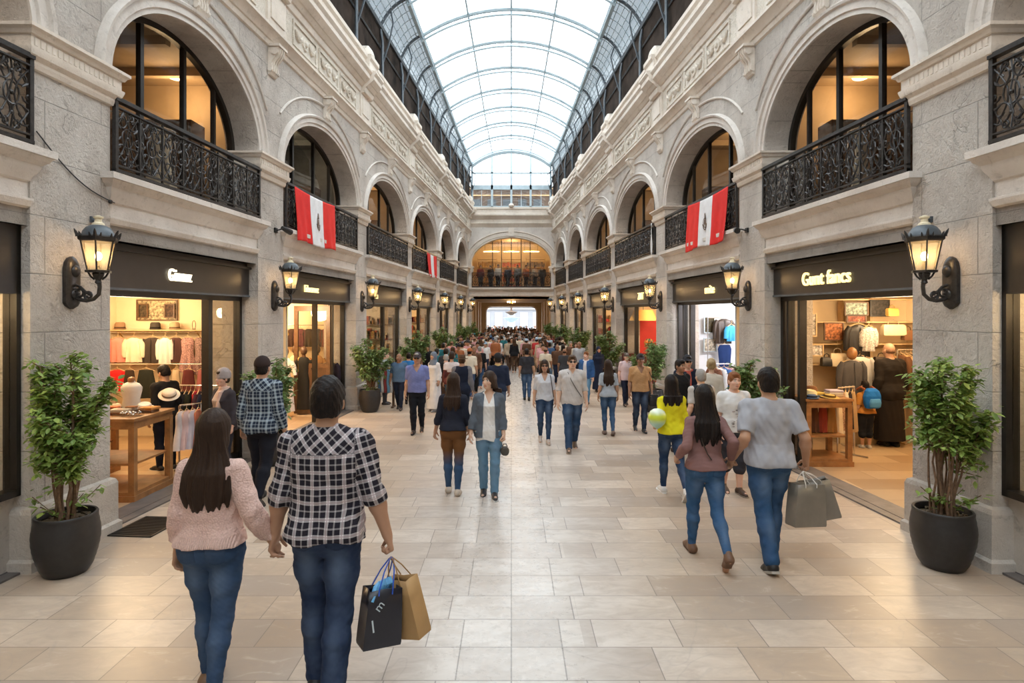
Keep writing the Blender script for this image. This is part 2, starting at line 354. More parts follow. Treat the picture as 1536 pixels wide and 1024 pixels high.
# ---- floor --------------------------------------------------------------------------------------
mb=MB(); mb.quad((-9,DNEAR,0),(9,DNEAR,0),(9,46,0),(-9,46,0)); mb.build('floor',M['floor'],kind='structure')
trim_no=[0]
def trim(mb,mat,smooth=.5,name=None):
    trim_no[0]+=1; return mb.build(name or f'trim_{trim_no[0]}',mat,smooth=smooth,kind='structure')
def arc(d0,d1,n=36,grow=0,zc=ZC,rise=RISE):
    c,a=(d0+d1)/2,(d1-d0)/2
    return [(c-(a+grow)*math.cos(PI*k/n),zc+(rise+grow)*math.sin(PI*k/n)) for k in range(n+1)]
SIDE={-1:'left',1:'right'}
for s in (-1,1):
    mb=MB()
    for p0,p1 in PIER:
        mb.wbox(s,p0,p1,-.75,0,0,ZC)
        for n0 in (0,):
            mb.quad(P(s,p0,n0,ZC),P(s,p1,n0,ZC),P(s,p1,n0,ZT+.25),P(s,p0,n0,ZT+.25))
    for d0,d1 in OPEN:
        mb.wbox(s,d0,d1,-.45,-.03,ZL,ZS-.02)
        pts=arc(d0,d1)
        for (da,za),(db,zb) in zip(pts,pts[1:]):
            mb.quad(P(s,da,0,za),P(s,db,0,zb),P(s,db,0,ZT+.25),P(s,da,0,ZT+.25))
            mb.quad(P(s,da,0,za),P(s,db,0,zb),P(s,db,-.5,zb),P(s,da,-.5,za))
            mb.quad(P(s,da,-.5,za),P(s,db,-.5,zb),P(s,db,-.5,ZT+.25),P(s,da,-.5,ZT+.25))
    mb.wbox(s,DNEAR,DEND+.6,-.5,0,ZT+.2,8.3)
    mb.build(f'wall_{SIDE[s]}',M['stone'],smooth=.4,kind='structure')
    # plinths of the piers
    mb=MB()
    for p0,p1 in PIER: mb.rects(s,p0,p1,[(.075,0),(.075,.09),(.05,.115),(.05,.50),(.035,.54),(0,.56)],nb=-.2)
    for d0,d1 in OPEN[:1]: mb.wbox(s,d0,d1,-.5,-.14,0,.66)
    mb.build(f'baseboard_{SIDE[s]}',M['plinth'],kind='structure')
    # capitals
    mb=MB()
    for i,(p0,p1) in enumerate(PIER):
        mb.rects(s,p0,p1,[(.0,ZC-.36),(.025,ZC-.35),(.04,ZC-.31),(.04,ZC-.285),(.075,ZC-.25),(.09,ZC-.20),(.09,ZC-.185),(.07,ZC-.18),(.07,ZC-.085),(.09,ZC-.08),(.105,ZC-.05),(.13,ZC-.03),(.13,ZC+.0),(.0,ZC+.015)])
        if i<4:                       # bead-and-dart row on the flat band
            k=int((p1-max(p0,.5)+.1)/.062)
            for j in range(k):
                d=max(p0,.5)-.04+j*.062
                mb.wbox(s,d,d+.032,.06,.079,ZC-.17,ZC-.10)
    trim(mb,M['stone_carved'],.3)
    # archivolts with a hood line
    mb=MB()
    for i,(d0,d1) in enumerate(OPEN):
        prof=[(0.0,0.0),(0.0,.022),(.055,.022),(.065,.045),(.15,.045),(.165,.075),(.195,.085),(.215,.06),(.22,0.0)]
        mb.rings([[P(s,d,n,z) for (d,z),n in zip(row,[q[1] for q in prof])] for row in zip(*[arc(d0,d1,40,g) for g,_ in prof])],False,False,False)
        if i>=1:
            rr=arc(d0,d1,40,.50)[7:-6]; mb.tube([P(s,d,.012,z) for d,z in rr],.022,6)
    trim(mb,M['stone_smooth'],.6)
    # balcony slabs / lintel mouldings
    mb=MB()
    for d0,d1 in OPEN:
        mb.rects(s,d0,d1,[(-.03,ZL),(-.03,ZL+.15),(.0,ZL+.165),(.018,ZL+.215),(.018,ZL+.235),(-.02,ZL+.245),(-.02,ZL+.375),(.0,ZL+.39),(.012,ZL+.42),(.045,ZL+.48),(.055,ZL+.515),(.055,ZL+.53),(.095,ZL+.565),(.115,ZL+.60),(.135,ZL+.605),(.135,ZS),(.0,ZS+.004)],nb=-.42)
    trim(mb,M['stone_smooth'],.3)
    # entablature
    mb=MB()
    low=[(0,ZT-.06),(.03,ZT-.04),(.05,ZT+.03),(.07,ZT+.04),(.10,ZT+.09),(.16,ZT+.15),(.17,ZT+.155),(.17,ZT+.20),(.06,ZT+.225),(.06,ZT+.25)]
    up=[(.06,ZT+.84),(.09,ZT+.86),(.11,ZT+.93),(.11,ZT+.97),(.14,ZT+.98),(.2,ZT+1.05),(.22,ZT+1.055),(.30,ZT+1.13),(.31,ZT+1.14),(.31,ZT+1.23),(.36,ZT+1.29),(.36,ZT+1.34),(.2,ZT+1.37),(.2,ZT+1.60),(.25,ZT+1.65),(.25,ZT+1.74),(-.3,ZT+1.76)]
    mb.sweep(s,DNEAR,DEND,low); mb.sweep(s,DNEAR,DEND,up)
    for p0,p1 in PIER[1:]:
        c=(p0+p1)/2; h=min(.32,(p1-p0)/2)
        mb.rects(s,c-h,c+h,[(.10,ZT+.25),(.10,ZT+.84)]+[(n+.09,z) for n,z in up[:-1]],nb=-.1,ends=False)
        mb.rects(s,c-h+.08,c+h-.08,[(.12,ZT+.36),(.12,ZT+.74)],nb=0,ends=False)
    trim(mb,M['stone_carved'],.35)
    # frieze with carved panels
    mb=MB()
    mb.sweep(s,DNEAR,DEND,[(.06,ZT+.25),(.06,ZT+.84)])
    for i in range(7):
        d0,d1=OPEN[i]
        k=3
        for j in range(k):
            a,b=d0+.15+(d1-d0-.3)*j/k+.06,d0+.15+(d1-d0-.3)*(j+1)/k-.06
            for (e0,e1,z0,z1) in ((a,b,.33,.37),(a,b,.73,.77),(a,a+.04,.37,.73),(b-.04,b,.37,.73)): mb.wbox(s,e0,e1,.05,.085,ZT+z0,ZT+z1)
            c=(a+b)/2
            mb.rings([[P(s,c+r*math.cos(2*PI*q/10),n,ZT+.55+r*math.sin(2*PI*q/10)) for q in range(10)] for r,n in ((.13,.06),(.12,.09),(.06,.085),(.045,.12),(.01,.13))],True,False)
            for sg in (-1,1):
                mb.tube([P(s,c+sg*(.14+.3*u),.08,ZT+.62-.12*math.sin(PI*u)) for u in [x/8 for x in range(9)]],[.02+.022*math.sin(PI*x/8) for x in range(9)],6)
    trim(mb,M['relief'],.5)
    # scroll brackets under the lower cornice
    sp=[(0,-.50),(.03,-.49),(.06,-.44),(.07,-.38),(.055,-.32),(.075,-.26),(.13,-.19),(.165,-.11),(.17,-.06),(.15,-.03),(0,-.03)]
    for i in range(14):
        if i%2==0: d=sum(PIER[i//2+1])/2 if i<14 else 0
        else: d=sum(OPEN[i//2+1])/2 if i//2+1<7 else None
        if d is None: continue
        mb=MB(); w=.12
        mb.rings([[P(s,d+e,n,ZT+z) for n,z in sp] for e in (-w,w)],True)
        mb.wbox(s,d-w-.03,d+w+.03,0,.2,ZT-.055,ZT-.015)
        for e in (-w,w):
            for (cn,cz,r) in ((.11,-.13,.055),(.04,-.42,.035)):
                mb.rings([[P(s,d+e+o,cn+q*math.cos(2*PI*k/12),ZT+cz+q*math.sin(2*PI*k/12)) for k in range(12)] for o,q in ((-.02,r),(.02,r),(.03,r*.5))],True)
        for e in (-.06,0,.06): mb.tube([P(s,d+e,n+.008,ZT+z) for n,z in sp[2:9]],.014,5)
        trim(mb,M['stone_carved'],.6)
    # scrolled crest ornaments on the parapet
    mb=MB()
    for p0,p1 in PIER[1:]:
        c=(p0+p1)/2
        mb.rings([[P(s,c+w*math.cos(PI*k/12),n,ZT+1.74+h*math.sin(PI*k/12)) for k in range(13)] for w,h,n in ((.34,.30,.05),(.34,.30,.2),(.26,.22,.26),(.12,.1,.28))],False,False,False)
        for sg in (-1,1): mb.tube([P(s,c+sg*(.36+.12*u*math.cos(u*5)),.16,ZT+1.82+.1*u*math.sin(u*5)) for u in [x/10 for x in range(1,11)]],.05,6)
    trim(mb,M['stone_carved'],.6)

# ---- end wall with the passage below and the gallery arch above ---------------------------------
XE=2.2; D=DEND
def EP(x,n,z): return (x,D-n,z)
mb=MB()
we=W(D)+.7
for s in (-1,1):
    mb.box(min(s*XE,s*we),max(s*XE,s*we),D,D+.7,0,8.1)
n=40; ca=5.0; ra=1.44
pts=[(-XE*math.cos(PI*k/n),ca+ra*math.sin(PI*k/n)) for k in range(n+1)]
for (xa,za),(xb,zb) in zip(pts,pts[1:]):
    for y in (D,D+.5): mb.quad((xa,y,za),(xb,y,zb),(xb,y,8.1),(xa,y,8.1))
    mb.quad((xa,D,za),(xb,D,zb),(xb,D+.5,zb),(xa,D+.5,za))
mb.box(-XE,XE,D+.02,D+.5,3.04,3.66)
mb.build('wall_end',M['stone_smooth'],smooth=.4,kind='structure')
mb=MB()
def ebar(prof,x0,x1,b=0):
    mb.rings([[EP(x,n,z) for n,z in prof] for x in (x0,x1)],False,False,False)
ebar([(-.02,3.04),(-.02,3.18),(.02,3.2),(.03,3.27),(-.01,3.29),(-.01,3.42),(.03,3.46),(.08,3.54),(.14,3.58),(.14,3.68),(-.3,3.69)],-XE-.1,XE+.1)
ebar([(0,7.0),(.05,7.05),(.1,7.14),(.17,7.2),(.17,7.26),(.05,7.28),(.05,7.42),(.12,7.46),(.22,7.55),(.3,7.62),(.3,7.72),(.2,7.75),(.2,7.95),(.26,7.98),(.26,8.08),(-.5,8.1)],-W(D),W(D))
prof=[(0,.0),(0,.03),(.08,.03),(.1,.06),(.3,.06),(.33,.1),(.38,.1),(.4,0)]
mb.rings([[EP(-(XE+g)*math.cos(PI*k/40),n,ca+(ra+g*.95)*math.sin(PI*k/40)) for g,n in prof] for k in range(41)],False,False,False)
mb.lathe([(.02,-.12),(.1,-.1),(.16,.0),(.1,.1),(.02,.12)],12,(0,D-.3,8.15)); mb.box(-.16,.16,D-.15,D,6.5,6.95)
trim(mb,M['stone_carved'],.5)
mb=MB()
for s in (-1,1):
    x0,x1=sorted((s*(XE-.03),s*(W(D)+.2)))
    for q,z0,z1 in ((.03,4.5,4.58),(.06,4.58,4.76),(.1,4.76,4.86)): mb.box(x0-q,x1+q,D-q,D+.5,z0,z1)
    for q,z0,z1 in ((.06,0,.1),(.04,.1,.52)): mb.box(x0-q,x1+q,D-q,D+.5,z0,z1)
trim(mb,M['stone_carved'],.5)
# passage
mb=MB()
mb.box(-XE-.3,-XE,D+.7,44.6,0,3.06); mb.box(XE,XE+.3,D+.7,44.6,0,3.06)
for x in (-XE,XE):
    for y in (35.5,38.4,41.3):
        mb.box(min(x,x*.965),max(x,x*.965),y-.18,y+.18,0,3.0)
PX,PZ,R=1.86,2.78,.42
hole=[(-PX,0),(-PX,PZ-R)]+[(-PX+R-R*math.cos(PI/2*k/6),PZ-R+R*math.sin(PI/2*k/6)) for k in range(1,7)]
hole+= [(-x,z) for x,z in reversed(hole)]
for (xa,za),(xb,zb) in zip(hole,hole[1:]):
    for y in (44.0,44.5): mb.quad((xa,y,za),(xb,y,zb),(xb,y,3.06),(xa,y,3.06))
    mb.quad((xa,44,za),(xb,44,zb),(xb,44.5,zb),(xa,44.5,za))
for s in (-1,1): mb.box(min(s*PX,s*XE),max(s*PX,s*XE),44,44.5,0,3.06)
mb.build('wall_passage',M['wall_brown'],kind='structure')
mb=MB(); mb.box(-XE-.3,XE+.3,D+.5,44.6,3.04,3.2); mb.build('ceiling_passage',M['wall_brown'],kind='structure')
mb=MB()
mb.tube([(x,43.98,z) for x,z in hole],.06,6); trim(mb,M['stone_carved'],.6)
# outside beyond the passage
mb=MB(); mb.quad((-30,44.5,-.02),(30,44.5,-.02),(30,90,-.02),(-30,90,-.02)); mb.build('ground_outside',M['white_render'],kind='structure')
b=thing('street_building','white rendered building across the bright street beyond the passage','building',(0,66,0))
mb=MB(); mb.box(-9,9,0,4,0,9); mb.build('facade',M['white_render'],b)
for i in range(7):
    for z in (.9,3.3):
        x=-4.2+i*1.4
        mb=MB(); mb.box(x-.42,x+.42,-.06,-.01,z,z+1.45); f=mb.build('window',M['stone_smooth'],b)
        mb=MB(); mb.box(x-.34,x-.03,-.08,-.05,z+.08,z+1.36); mb.box(x+.03,x+.34,-.08,-.05,z+.08,z+1.36); mb.build('pane',M['steel'],f)
for z in (2.7,2.95,5.2):
    mb=MB(); mb.box(-9,9,-.25,0,z,z+.1); mb.build('cornice',M['stone_smooth'],b)
f=thing('fountain','grey tiered fountain with reddish upper bowl outside the passage mouth','fountain',(0,52,0))
mb=MB(); mb.lathe([(1.1,0),(1.1,.5),(1.0,.55),(.9,.45),(.3,.42),(.22,.9),(.2,1.5)],24); mb.build('basin',M['steel_pale'],f)
mb=MB(); mb.lathe([(.2,1.5),(.35,1.6),(.7,1.85),(.72,1.92),(.6,1.9),(.2,1.82),(.14,2.1)],24); mb.build('bowl',M['steel'],f)
mb=MB(); mb.lathe([(.14,2.1),(.25,2.2),(.52,2.36),(.52,2.40),(.3,2.42),(.1,2.5),(.08,2.7),(.12,2.8),(.02,2.9)],24); mb.build('bowl',M['brick'],f)

# ---- glazed vault -------------------------------------------------------------------------------
def beam(d): return min(2.67-.0245*(d-17.8),W(d)-.16)
ZB,ZV,ZLT,ZW=10.5,11.3,9.75,8.34
def vault(d,u,dz=0):          # u -1..1 across the shallow arc
    b=beam(d); h=ZV-ZB; r=(b*b+h*h)/(2*h); x=u*b
    return (x,d,ZV-r+math.sqrt(max(r*r-x*x,0))+dz)
def flank(d,u,s):             # curved glazed flank from the clerestory head to the beam
    x0,x1=W(d)-.08,beam(d); a=u*PI/2
    b_=.10*math.sin(PI*u); return (s*(x0+(x1-x0)*u+b_*.5),d,ZLT+(ZB-ZLT)*u+b_)
ribs=[17.8+2.1*k for k in range(-12,7)]+[DEND-.05]
roof=bpy.data.objects.new('ceiling',None); COL.objects.link(roof); roof['kind']='structure'
mb=MB(); mb.grid(lambda a,b:vault(DNEAR+(DEND-DNEAR)*a,-1+2*b,.05),20,24); mb.build('glazing',M['sky_glass'],roof,.5)
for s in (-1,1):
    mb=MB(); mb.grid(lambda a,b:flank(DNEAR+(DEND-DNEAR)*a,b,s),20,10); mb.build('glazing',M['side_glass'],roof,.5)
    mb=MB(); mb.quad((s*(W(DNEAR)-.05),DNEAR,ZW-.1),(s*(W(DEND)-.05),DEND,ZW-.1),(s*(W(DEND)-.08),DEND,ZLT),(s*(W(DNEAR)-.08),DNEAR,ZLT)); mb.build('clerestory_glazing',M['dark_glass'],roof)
    mb=MB()                      # beam between flank and vault, head of the clerestory
    mb.tube([(s*beam(d),d,ZB) for d in (DNEAR,5,12,20,27,DEND)],.085,6)
    mb.build('edge_beam',M['steel'],roof,.6)
    mb=MB(); mb.tube([(s*(W(d)-.1),d,ZLT) for d in (DNEAR,DEND)],.07,6); mb.tube([(s*(W(d)-.1),d,ZLT-.55) for d in (DNEAR,DEND)],.025,4); mb.build('clerestory_rail',M['steel_dark'],roof,.6)
    mb=MB()                      # fine lattice of the flank
    for j in range(1,6): mb.tube([flank(DNEAR+(DEND-DNEAR)*a/12,j/6,s) for a in range(13)],.013,4)
    d=DNEAR+.35
    while d<DEND:
        mb.tube([flank(d,j/8,s) for j in range(9)],.011,4); d+=.42
    mb.build('lattice',M['steel'],roof,.6)
for d in ribs:
    mb=MB()
    mb.tube([vault(d,-1+k/10,-.02) for k in range(21)],.062,6); mb.tube([vault(d,-1+k/10,-.19) for k in range(21)],.034,5)
    for k in range(0,21): mb.tube([vault(d,-1+k/10,-.02),vault(d,-1+k/10,-.19)],.012,4)
    mb.build('rib',M['steel'],roof,.6)
    for s in (-1,1):
        mb=MB(); mb.tube([(s*(W(d)-.14),d,ZW),(s*(W(d)-.14),d,ZLT-.4)]+[flank(d,j/8,s) for j in range(9)],.04,6)
        mb.tube([(s*(W(d)-.16),d+.02,ZLT-.9),(s*(W(d)-.3),d+.02,ZLT-.45),(s*(W(d)-.42),d+.02,ZLT+.1),flank(d,.45,s)],.025,5)
        mb.build('bracket_rib',M['steel_dark'],roof,.6)
for u in (-.48,0,.48):
    mb=MB(); mb.tube([vault(d,u,-.03) for d in (DNEAR,4,12,20,27,DEND)],.03,6); mb.build('purlin',M['steel'],roof,.6)
mb=MB()
d=DNEAR+.7
while d<DEND:
    mb.tube([vault(d,-1+k/10,.03) for k in range(21)],.007,4); d+=.7
for u in (-.76,-.24,.24,.76): mb.tube([vault(d,u,.03) for d in (DNEAR,4,12,20,27,DEND)],.007,4)
mb.build('glazing_bar',M['steel_pale'],roof,.6)
# fanlight in the end gable
fan=bpy.data.objects.new('window_fanlight',None); COL.objects.link(fan); fan['kind']='structure'
b=beam(DEND); mb=MB()
fp=[vault(DEND,-1+k/12) for k in range(25)]
mb.add([(-b,DEND+.1,9.2)]+[(x,DEND+.1,z) for x,_,z in fp]+[(b,DEND+.1,9.2)],[list(range(27))]); mb.build('pane',M['sky_glass'],fan)
mb=MB(); mb.quad((-b,DEND+.1,8.1),(b,DEND+.1,8.1),(b,DEND+.1,9.2),(-b,DEND+.1,9.2)); mb.build('lower_pane',M['pane'],fan)
mb=MB()
mb.tube([(x,DEND,z-.12) for x,_,z in fp],.13,6)
for x in (-b+.03,-b/2+.03,0,b/2-.03,b-.03):
    zt=vault(DEND,max(-.99,min(.99,x/b)))[2]; w=.055
    mb.box(x-w,x+w,DEND-.05,DEND+.12,8.05,zt)
for z,w in ((9.2,.12),(10.0,.035),(8.12,.05)): mb.box(-b,b,DEND-.05,DEND+.12,z-w,z+w)
mb.build('frame',M['steel'],fan,.6)
mb=MB()
for x in (-b/4,b/4,-b*.75,b*.75): mb.box(x-.012,x+.012,DEND+.02,DEND+.08,8.1,10.3)
mb.build('glazing_bar',M['steel_pale'],fan)
bk=thing('roof_storey','brown brick storey seen through the low panes of the end gable','building',(0,DEND+2.2,8.0))
mb=MB(); mb.box(-4,4,0,3,0,1.66); mb.build('brick_wall',M['brick'],bk)
for i in range(6):
    mb=MB(); x=-2.3+i*.9; mb.box(x,x+.5,-.05,0,.35,.95); mb.build('window',M['steel_dark'],bk)
mb=MB(); mb.box(-4,4,-.1,0,.12,.2); mb.box(-4,4,-.1,0,1.15,1.22); mb.box(-4,4,-.1,0,1.55,1.62); mb.build('string_course',M['pale_wood'],bk)
# back of the hall, behind the viewer
mb=MB(); mb.box(-W(DNEAR)-.7,W(DNEAR)+.7,DNEAR-.4,DNEAR,0,10.6); mb.build('wall_back',M['stone'],kind='structure')
# ---- rooms behind the facades -------------------------------------------------------------------
def light(name,loc,power,color=(1,.70,.38),r=.12):
    l=bpy.data.lights.new(name,'POINT'); l.energy=power; l.color=color; l.shadow_soft_size=r
    o=bpy.data.objects.new(name,l); COL.objects.link(o); o.location=loc; return o
ORD=['first','second','third','fourth','fifth','sixth','seventh']
def bayname(s,i): return ('%s bay on the %s'%({0:'nearest cropped',1:'first full',2:'second full',3:'third full',4:'fourth full',5:'fifth full',6:'last'}[i],SIDE[s]))
SHOPWALL={(-1,1):'wall_warm',(-1,2):'wall_warm',(-1,3):'wall_cream',(-1,4):'wall_warm',(1,1):'wall_warm',(1,2):'wall_white',(1,3):'wall_warm'}
SHOPPOW={(-1,1):170,(1,1):150,(1,2):120,(-1,0):80,(1,0):80,(-1,2):140}
def lamp(s,i,d,n,z,power,where,color=(1,.70,.38),r=.11,level=''):
    x,y,_=P(s,d,n,z)
    t=thing('ceiling_lamp',f'round glowing ceiling lamp {where}','lamp',(x,y,z),0,'ceiling lamps of the shops')
    mb=MB(); mb.lathe([(r*.5,0),(r*1.15,0),(r*1.15,-.025),(r,-.03)],20); mb.build('rim',M['brass'],t,.5)
    mb=MB(); mb.lathe([(r,-.03),(r*.85,-.06),(r*.5,-.078),(.01,-.085)],20); mb.build('diffuser',M['disc'],t,.7)
    light('ceiling_light',(x,y,z-.34),power,color,.22)
for s in (-1,1):
    for i,(d0,d1) in enumerate(OPEN):
        e0,e1=(d0-.30 if i!=2 else 11.06),(d1+.30 if i!=1 else 10.98)
        u0,u1=d0-.30,d1+.30
        nb=-3.4 if i<3 else -2.6
        wm=M[SHOPWALL.get((s,i),'wall_warm')]
        if (s,i)==(1,3): wm=M['wall_warm']
        zc=2.62
        mb=MB()
        mb.quad(P(s,e0,nb,0),P(s,e1,nb,0),P(s,e1,nb,3.1),P(s,e0,nb,3.1))
        mb.wbox(s,e1,e1+.06,nb,-.3,0,3.6); mb.wbox(s,e0-.06,e0,nb,-.3,0,3.6)
        mb.build(f'wall_shop_{SIDE[s]}',wm,kind='structure')
        mb=MB(); mb.wbox(s,e0,e1,nb,-.35,zc,zc+.05)
        mb.build(f'ceiling_shop_{SIDE[s]}',M['ceil'],kind='structure')
        mb=MB(); mb.quad(P(s,e0,nb,.012),P(s,e1,nb,.012),P(s,e1,-.36,.012),P(s,e0,-.36,.012)); mb.build(f'floor_shop_{SIDE[s]}',M['shop_floor'],kind='structure')
        mb=MB(); mb.wbox(s,d0,d1,-.40,-.02,0.0,.018); mb.wbox(s,d0,d1,-.16,-.13,.018,.024); mb.build(f'floor_threshold_{SIDE[s]}',M['threshold'],kind='structure')
        # upper room
        mb=MB(); ub=-3.6; zu=5.9 if i==1 else 6.15
        mb.quad(P(s,u0,ub,ZS-.05),P(s,u1,ub,ZS-.05),P(s,u1,ub,zu+.1),P(s,u0,ub,zu+.1))
        mb.wbox(s,u1,u1+.06,ub,-.5,ZS-.1,zu+.2); mb.wbox(s,u0-.06,u0,ub,-.5,ZS-.1,zu+.2)
        mb.build(f'wall_gallery_{SIDE[s]}',M['wall_brown' if (s,i)!=(-1,2) else 'steel_dark'],kind='structure')
        mb=MB(); mb.wbox(s,u0,u1,ub,-.5,zu,zu+.06); 
        for k in range(3):
            d=d0+(d1-d0)*(k+.6)/3; mb.wbox(s,d,d+.1,ub,-.5,zu-.12,zu)
        mb.build(f'ceiling_gallery_{SIDE[s]}',M['wall_brown' if (s,i)!=(-1,2) else 'steel_dark'],kind='structure')
        mb=MB(); mb.wbox(s,u0,u1,ub,-.1,ZS-.09,ZS-.02); mb.build(f'floor_gallery_{SIDE[s]}',M['dark_wood'],kind='structure')
        # arched window
        win=bpy.data.objects.new(f'window_{SIDE[s]}_{i+1}',None); COL.objects.link(win); win['kind']='structure'
        nw=-.40; mb=MB()
        mb.rings([[P(s,d,n,z) for (g,n),(d,z) in zip(((0,nw+.04),(-.075,nw+.04),(-.075,nw-.04),(0,nw-.04)),row)] for row in zip(*[arc(d0,d1,36,g) for g in (0,-.075,-.075,0)])],True,False,False)
        for d in (d0,d1-.075): mb.wbox(s,d,d+.075,nw-.04,nw+.04,ZS-.02,ZC)
        for u in (.12,.33,.60,.83):
            d=d0+(d1-d0)*u; zz=ZC+RISE*math.sqrt(max(0,1-((2*u-1))**2)); w=.03 if u in (.33,.60) else .022
            mb.wbox(s,d-w,d+w,nw-.03,nw+.03,ZS-.02,zz-.04)
        mb.wbox(s,d0,d1,nw-.03,nw+.03,ZS-.02,ZS+.06)
        mb.build('frame',M['frame'],win,.6)
        ap=arc(d0,d1,36); mb=MB(); mb.add([P(s,d0,nw,ZS)]+[P(s,d,nw,z) for d,z in ap]+[P(s,d1,nw,ZS)],[list(range(39))]); mb.build('pane',M['pane'],win)
        if i<6 or s<0:
            where=f'in the {bayname(s,i)}, upstairs'
            lamp(s,i,9.1 if i==1 else d0+(d1-d0)*.7,-1.13 if s<0 else -1.35,zu-.02,[30,26,16,30,32,32,30][i],where,(1,.68,.36),.13)
        # shop lamp
        pw=SHOPPOW.get((s,i),95)
        if i==1:
            for q,(dd,nn) in enumerate(((.42,-1.2),(.72,-1.7),(.95,-2.5))): lamp(s,i,d0+(d1-d0)*dd*1.25,nn,zc,pw*.30,f'in the {bayname(s,i)}, {["front","middle","back"][q]} of three downstairs',(1,.72,.42))
        elif (s,i)!=(1,2): lamp(s,i,d0+(d1-d0)*.55,-1.15,zc-.0,pw,f'in the {bayname(s,i)}, ground-floor shop',(1,.72,.42))
        else: lamp(s,i,d0+(d1-d0)*.55,-1.15,zc,pw,'in the cool white shop',(.93,.93,1))
        if i==2: light('shop_fill_lamp',P(s,d1-.5,-2.0,2.35),pw*.5,(1,.72,.42) if (s,i)!=(1,2) else (.9,.93,1),.1)
# ---- shopfronts ---------------------------------------------------------------------------------
NF=-.30
def post(mb,s,d,w,z0=.02,z1=2.52,t=.05): mb.wbox(s,d,d+w,NF-t,NF+t,z0,z1)
def front(s,i,posts,panes,doors=()):
    d0,d1=OPEN[i]
    w=bpy.data.objects.new(f'window_shopfront_{SIDE[s]}_{i+1}',None); COL.objects.link(w); w['kind']='structure'
    mb=MB()
    post(mb,s,d0,.07); post(mb,s,d1-.07,.07)
    mb.wbox(s,d0,d1,NF-.05,NF+.05,2.44,2.54)
    for d,ww in posts: post(mb,s,d,ww)
    mb.build('frame',M['frame'],w,.5)
    for a,b in panes:
        mb=MB(); mb.wbox(s,a,b,NF-.006,NF+.006,.03,2.45); mb.build('pane',M['pane'],w)
        mb=MB(); mb.wbox(s,a,b,NF-.03,NF+.03,.02,.12); mb.build('bottom_rail',M['frame'],w)
    for a,b,ang in doors:     # door leaf standing open inwards
        dr=bpy.data.objects.new(f'door_{SIDE[s]}_{i+1}',None); COL.objects.link(dr); dr['kind']='structure'
        mb=MB(); L=b-a
        for x0,x1,z0,z1 in ((0,.09,.03,2.42),(L-.09,L,.03,2.42),(.09,L-.09,.03,.3),(.09,L-.09,2.3,2.42),(.09,L-.09,1.05,1.15)):
            mb.box(x0,x1,-.022,.022,z0,z1)
        mb.build('leaf_frame',M['brown_frame'],dr); 
        mb=MB(); mb.box(.09,L-.09,-.012,.012,.3,1.05); mb.build('panel',M['dark_wood'],dr)
        mb=MB(); mb.box(.09,L-.09,-.005,.005,1.15,2.3); mb.build('pane',M['pane'],dr)
        mb=MB(); mb.tube([(L-.13,.03,.95),(L-.13,.07,.98),(L-.13,.07,1.25),(L-.13,.03,1.28)],.012,6); mb.build('handle',M['brass'],dr,.6)
        x,y,z=P(s,b,NF,0); dr.location=(x,y,0); dr.rotation_euler=(0,0,ang)
    return w
front(-1,1,[(8.42,.10)],[(8.52,9.26)])
front(1,1,[(8.78,.07),(9.1,.06)],[(8.85,9.1)])
front(-1,2,[(12.3,.05),(13.2,.06)],[(13.26,13.93)],[(12.35,13.2,PI*.95)])
front(1,2,[(13.15,.10),(13.6,.06)],[(13.25,13.6)])
front(-1,3,[(17.2,.12)],[(17.32,18.83),(14.87,17.2)])
front(1,3,[(17.6,.1)],[(17.7,18.83)],[])
for s in (-1,1):
    for i in (4,5,6):
        d0,d1=OPEN[i]; front(s,i,[(d0+(d1-d0)*.55,.12)],[(d0+(d1-d0)*.55+.12,d1-.07)])
    # nearest bay: framed display window over a stone dado
    d0,d1=OPEN[0]
    w=bpy.data.objects.new(f'window_display_{SIDE[s]}',None); COL.objects.link(w); w['kind']='structure'
    mb=MB(); n=-.14
    for a,b,z0,z1 in ((d0,d1,.66,.72),(d1-.045,d1,.66,3.02),(d0,d0+.09,.66,3.02),(d0,d1,2.42,3.02),(3.3,3.36,.7,2.4)): mb.wbox(s,a,b,n-.06,n+.06,z0,z1)
    mb.build('frame',M['frame'],w)
    mb=MB(); mb.wbox(s,d0+.09,d1-.045,n-.005,n+.005,.74,2.42); mb.build('pane',M['pane'],w)
    t=thing('curtain',f'cream curtain hanging full height behind the {SIDE[s]} foreground display window','curtain')
    mb=MB(); K=220
    mb.rings([[P(s,d0+(d1-d0-.02)*k/K,-.52+.03*math.sin(k*1.1)+.012*math.sin(k*.37),z) for k in range(K+1)] for z in (.05,1.2,2.42)],False,False,False)
    mb.build('folds',M['wall_cream'],t,1)
    light('display_window_light',P(s,4.6,-.30,2.36),26,(1,.74,.42),.06); light('display_window_light',P(s,2.6,-.30,2.36),26,(1,.74,.42),.06)
    mb=MB(); mb.tube([P(s,d0,-.52,2.44),P(s,d1,-.52,2.44)],.015,6); mb.build('rail',M['brass'],t,.6)
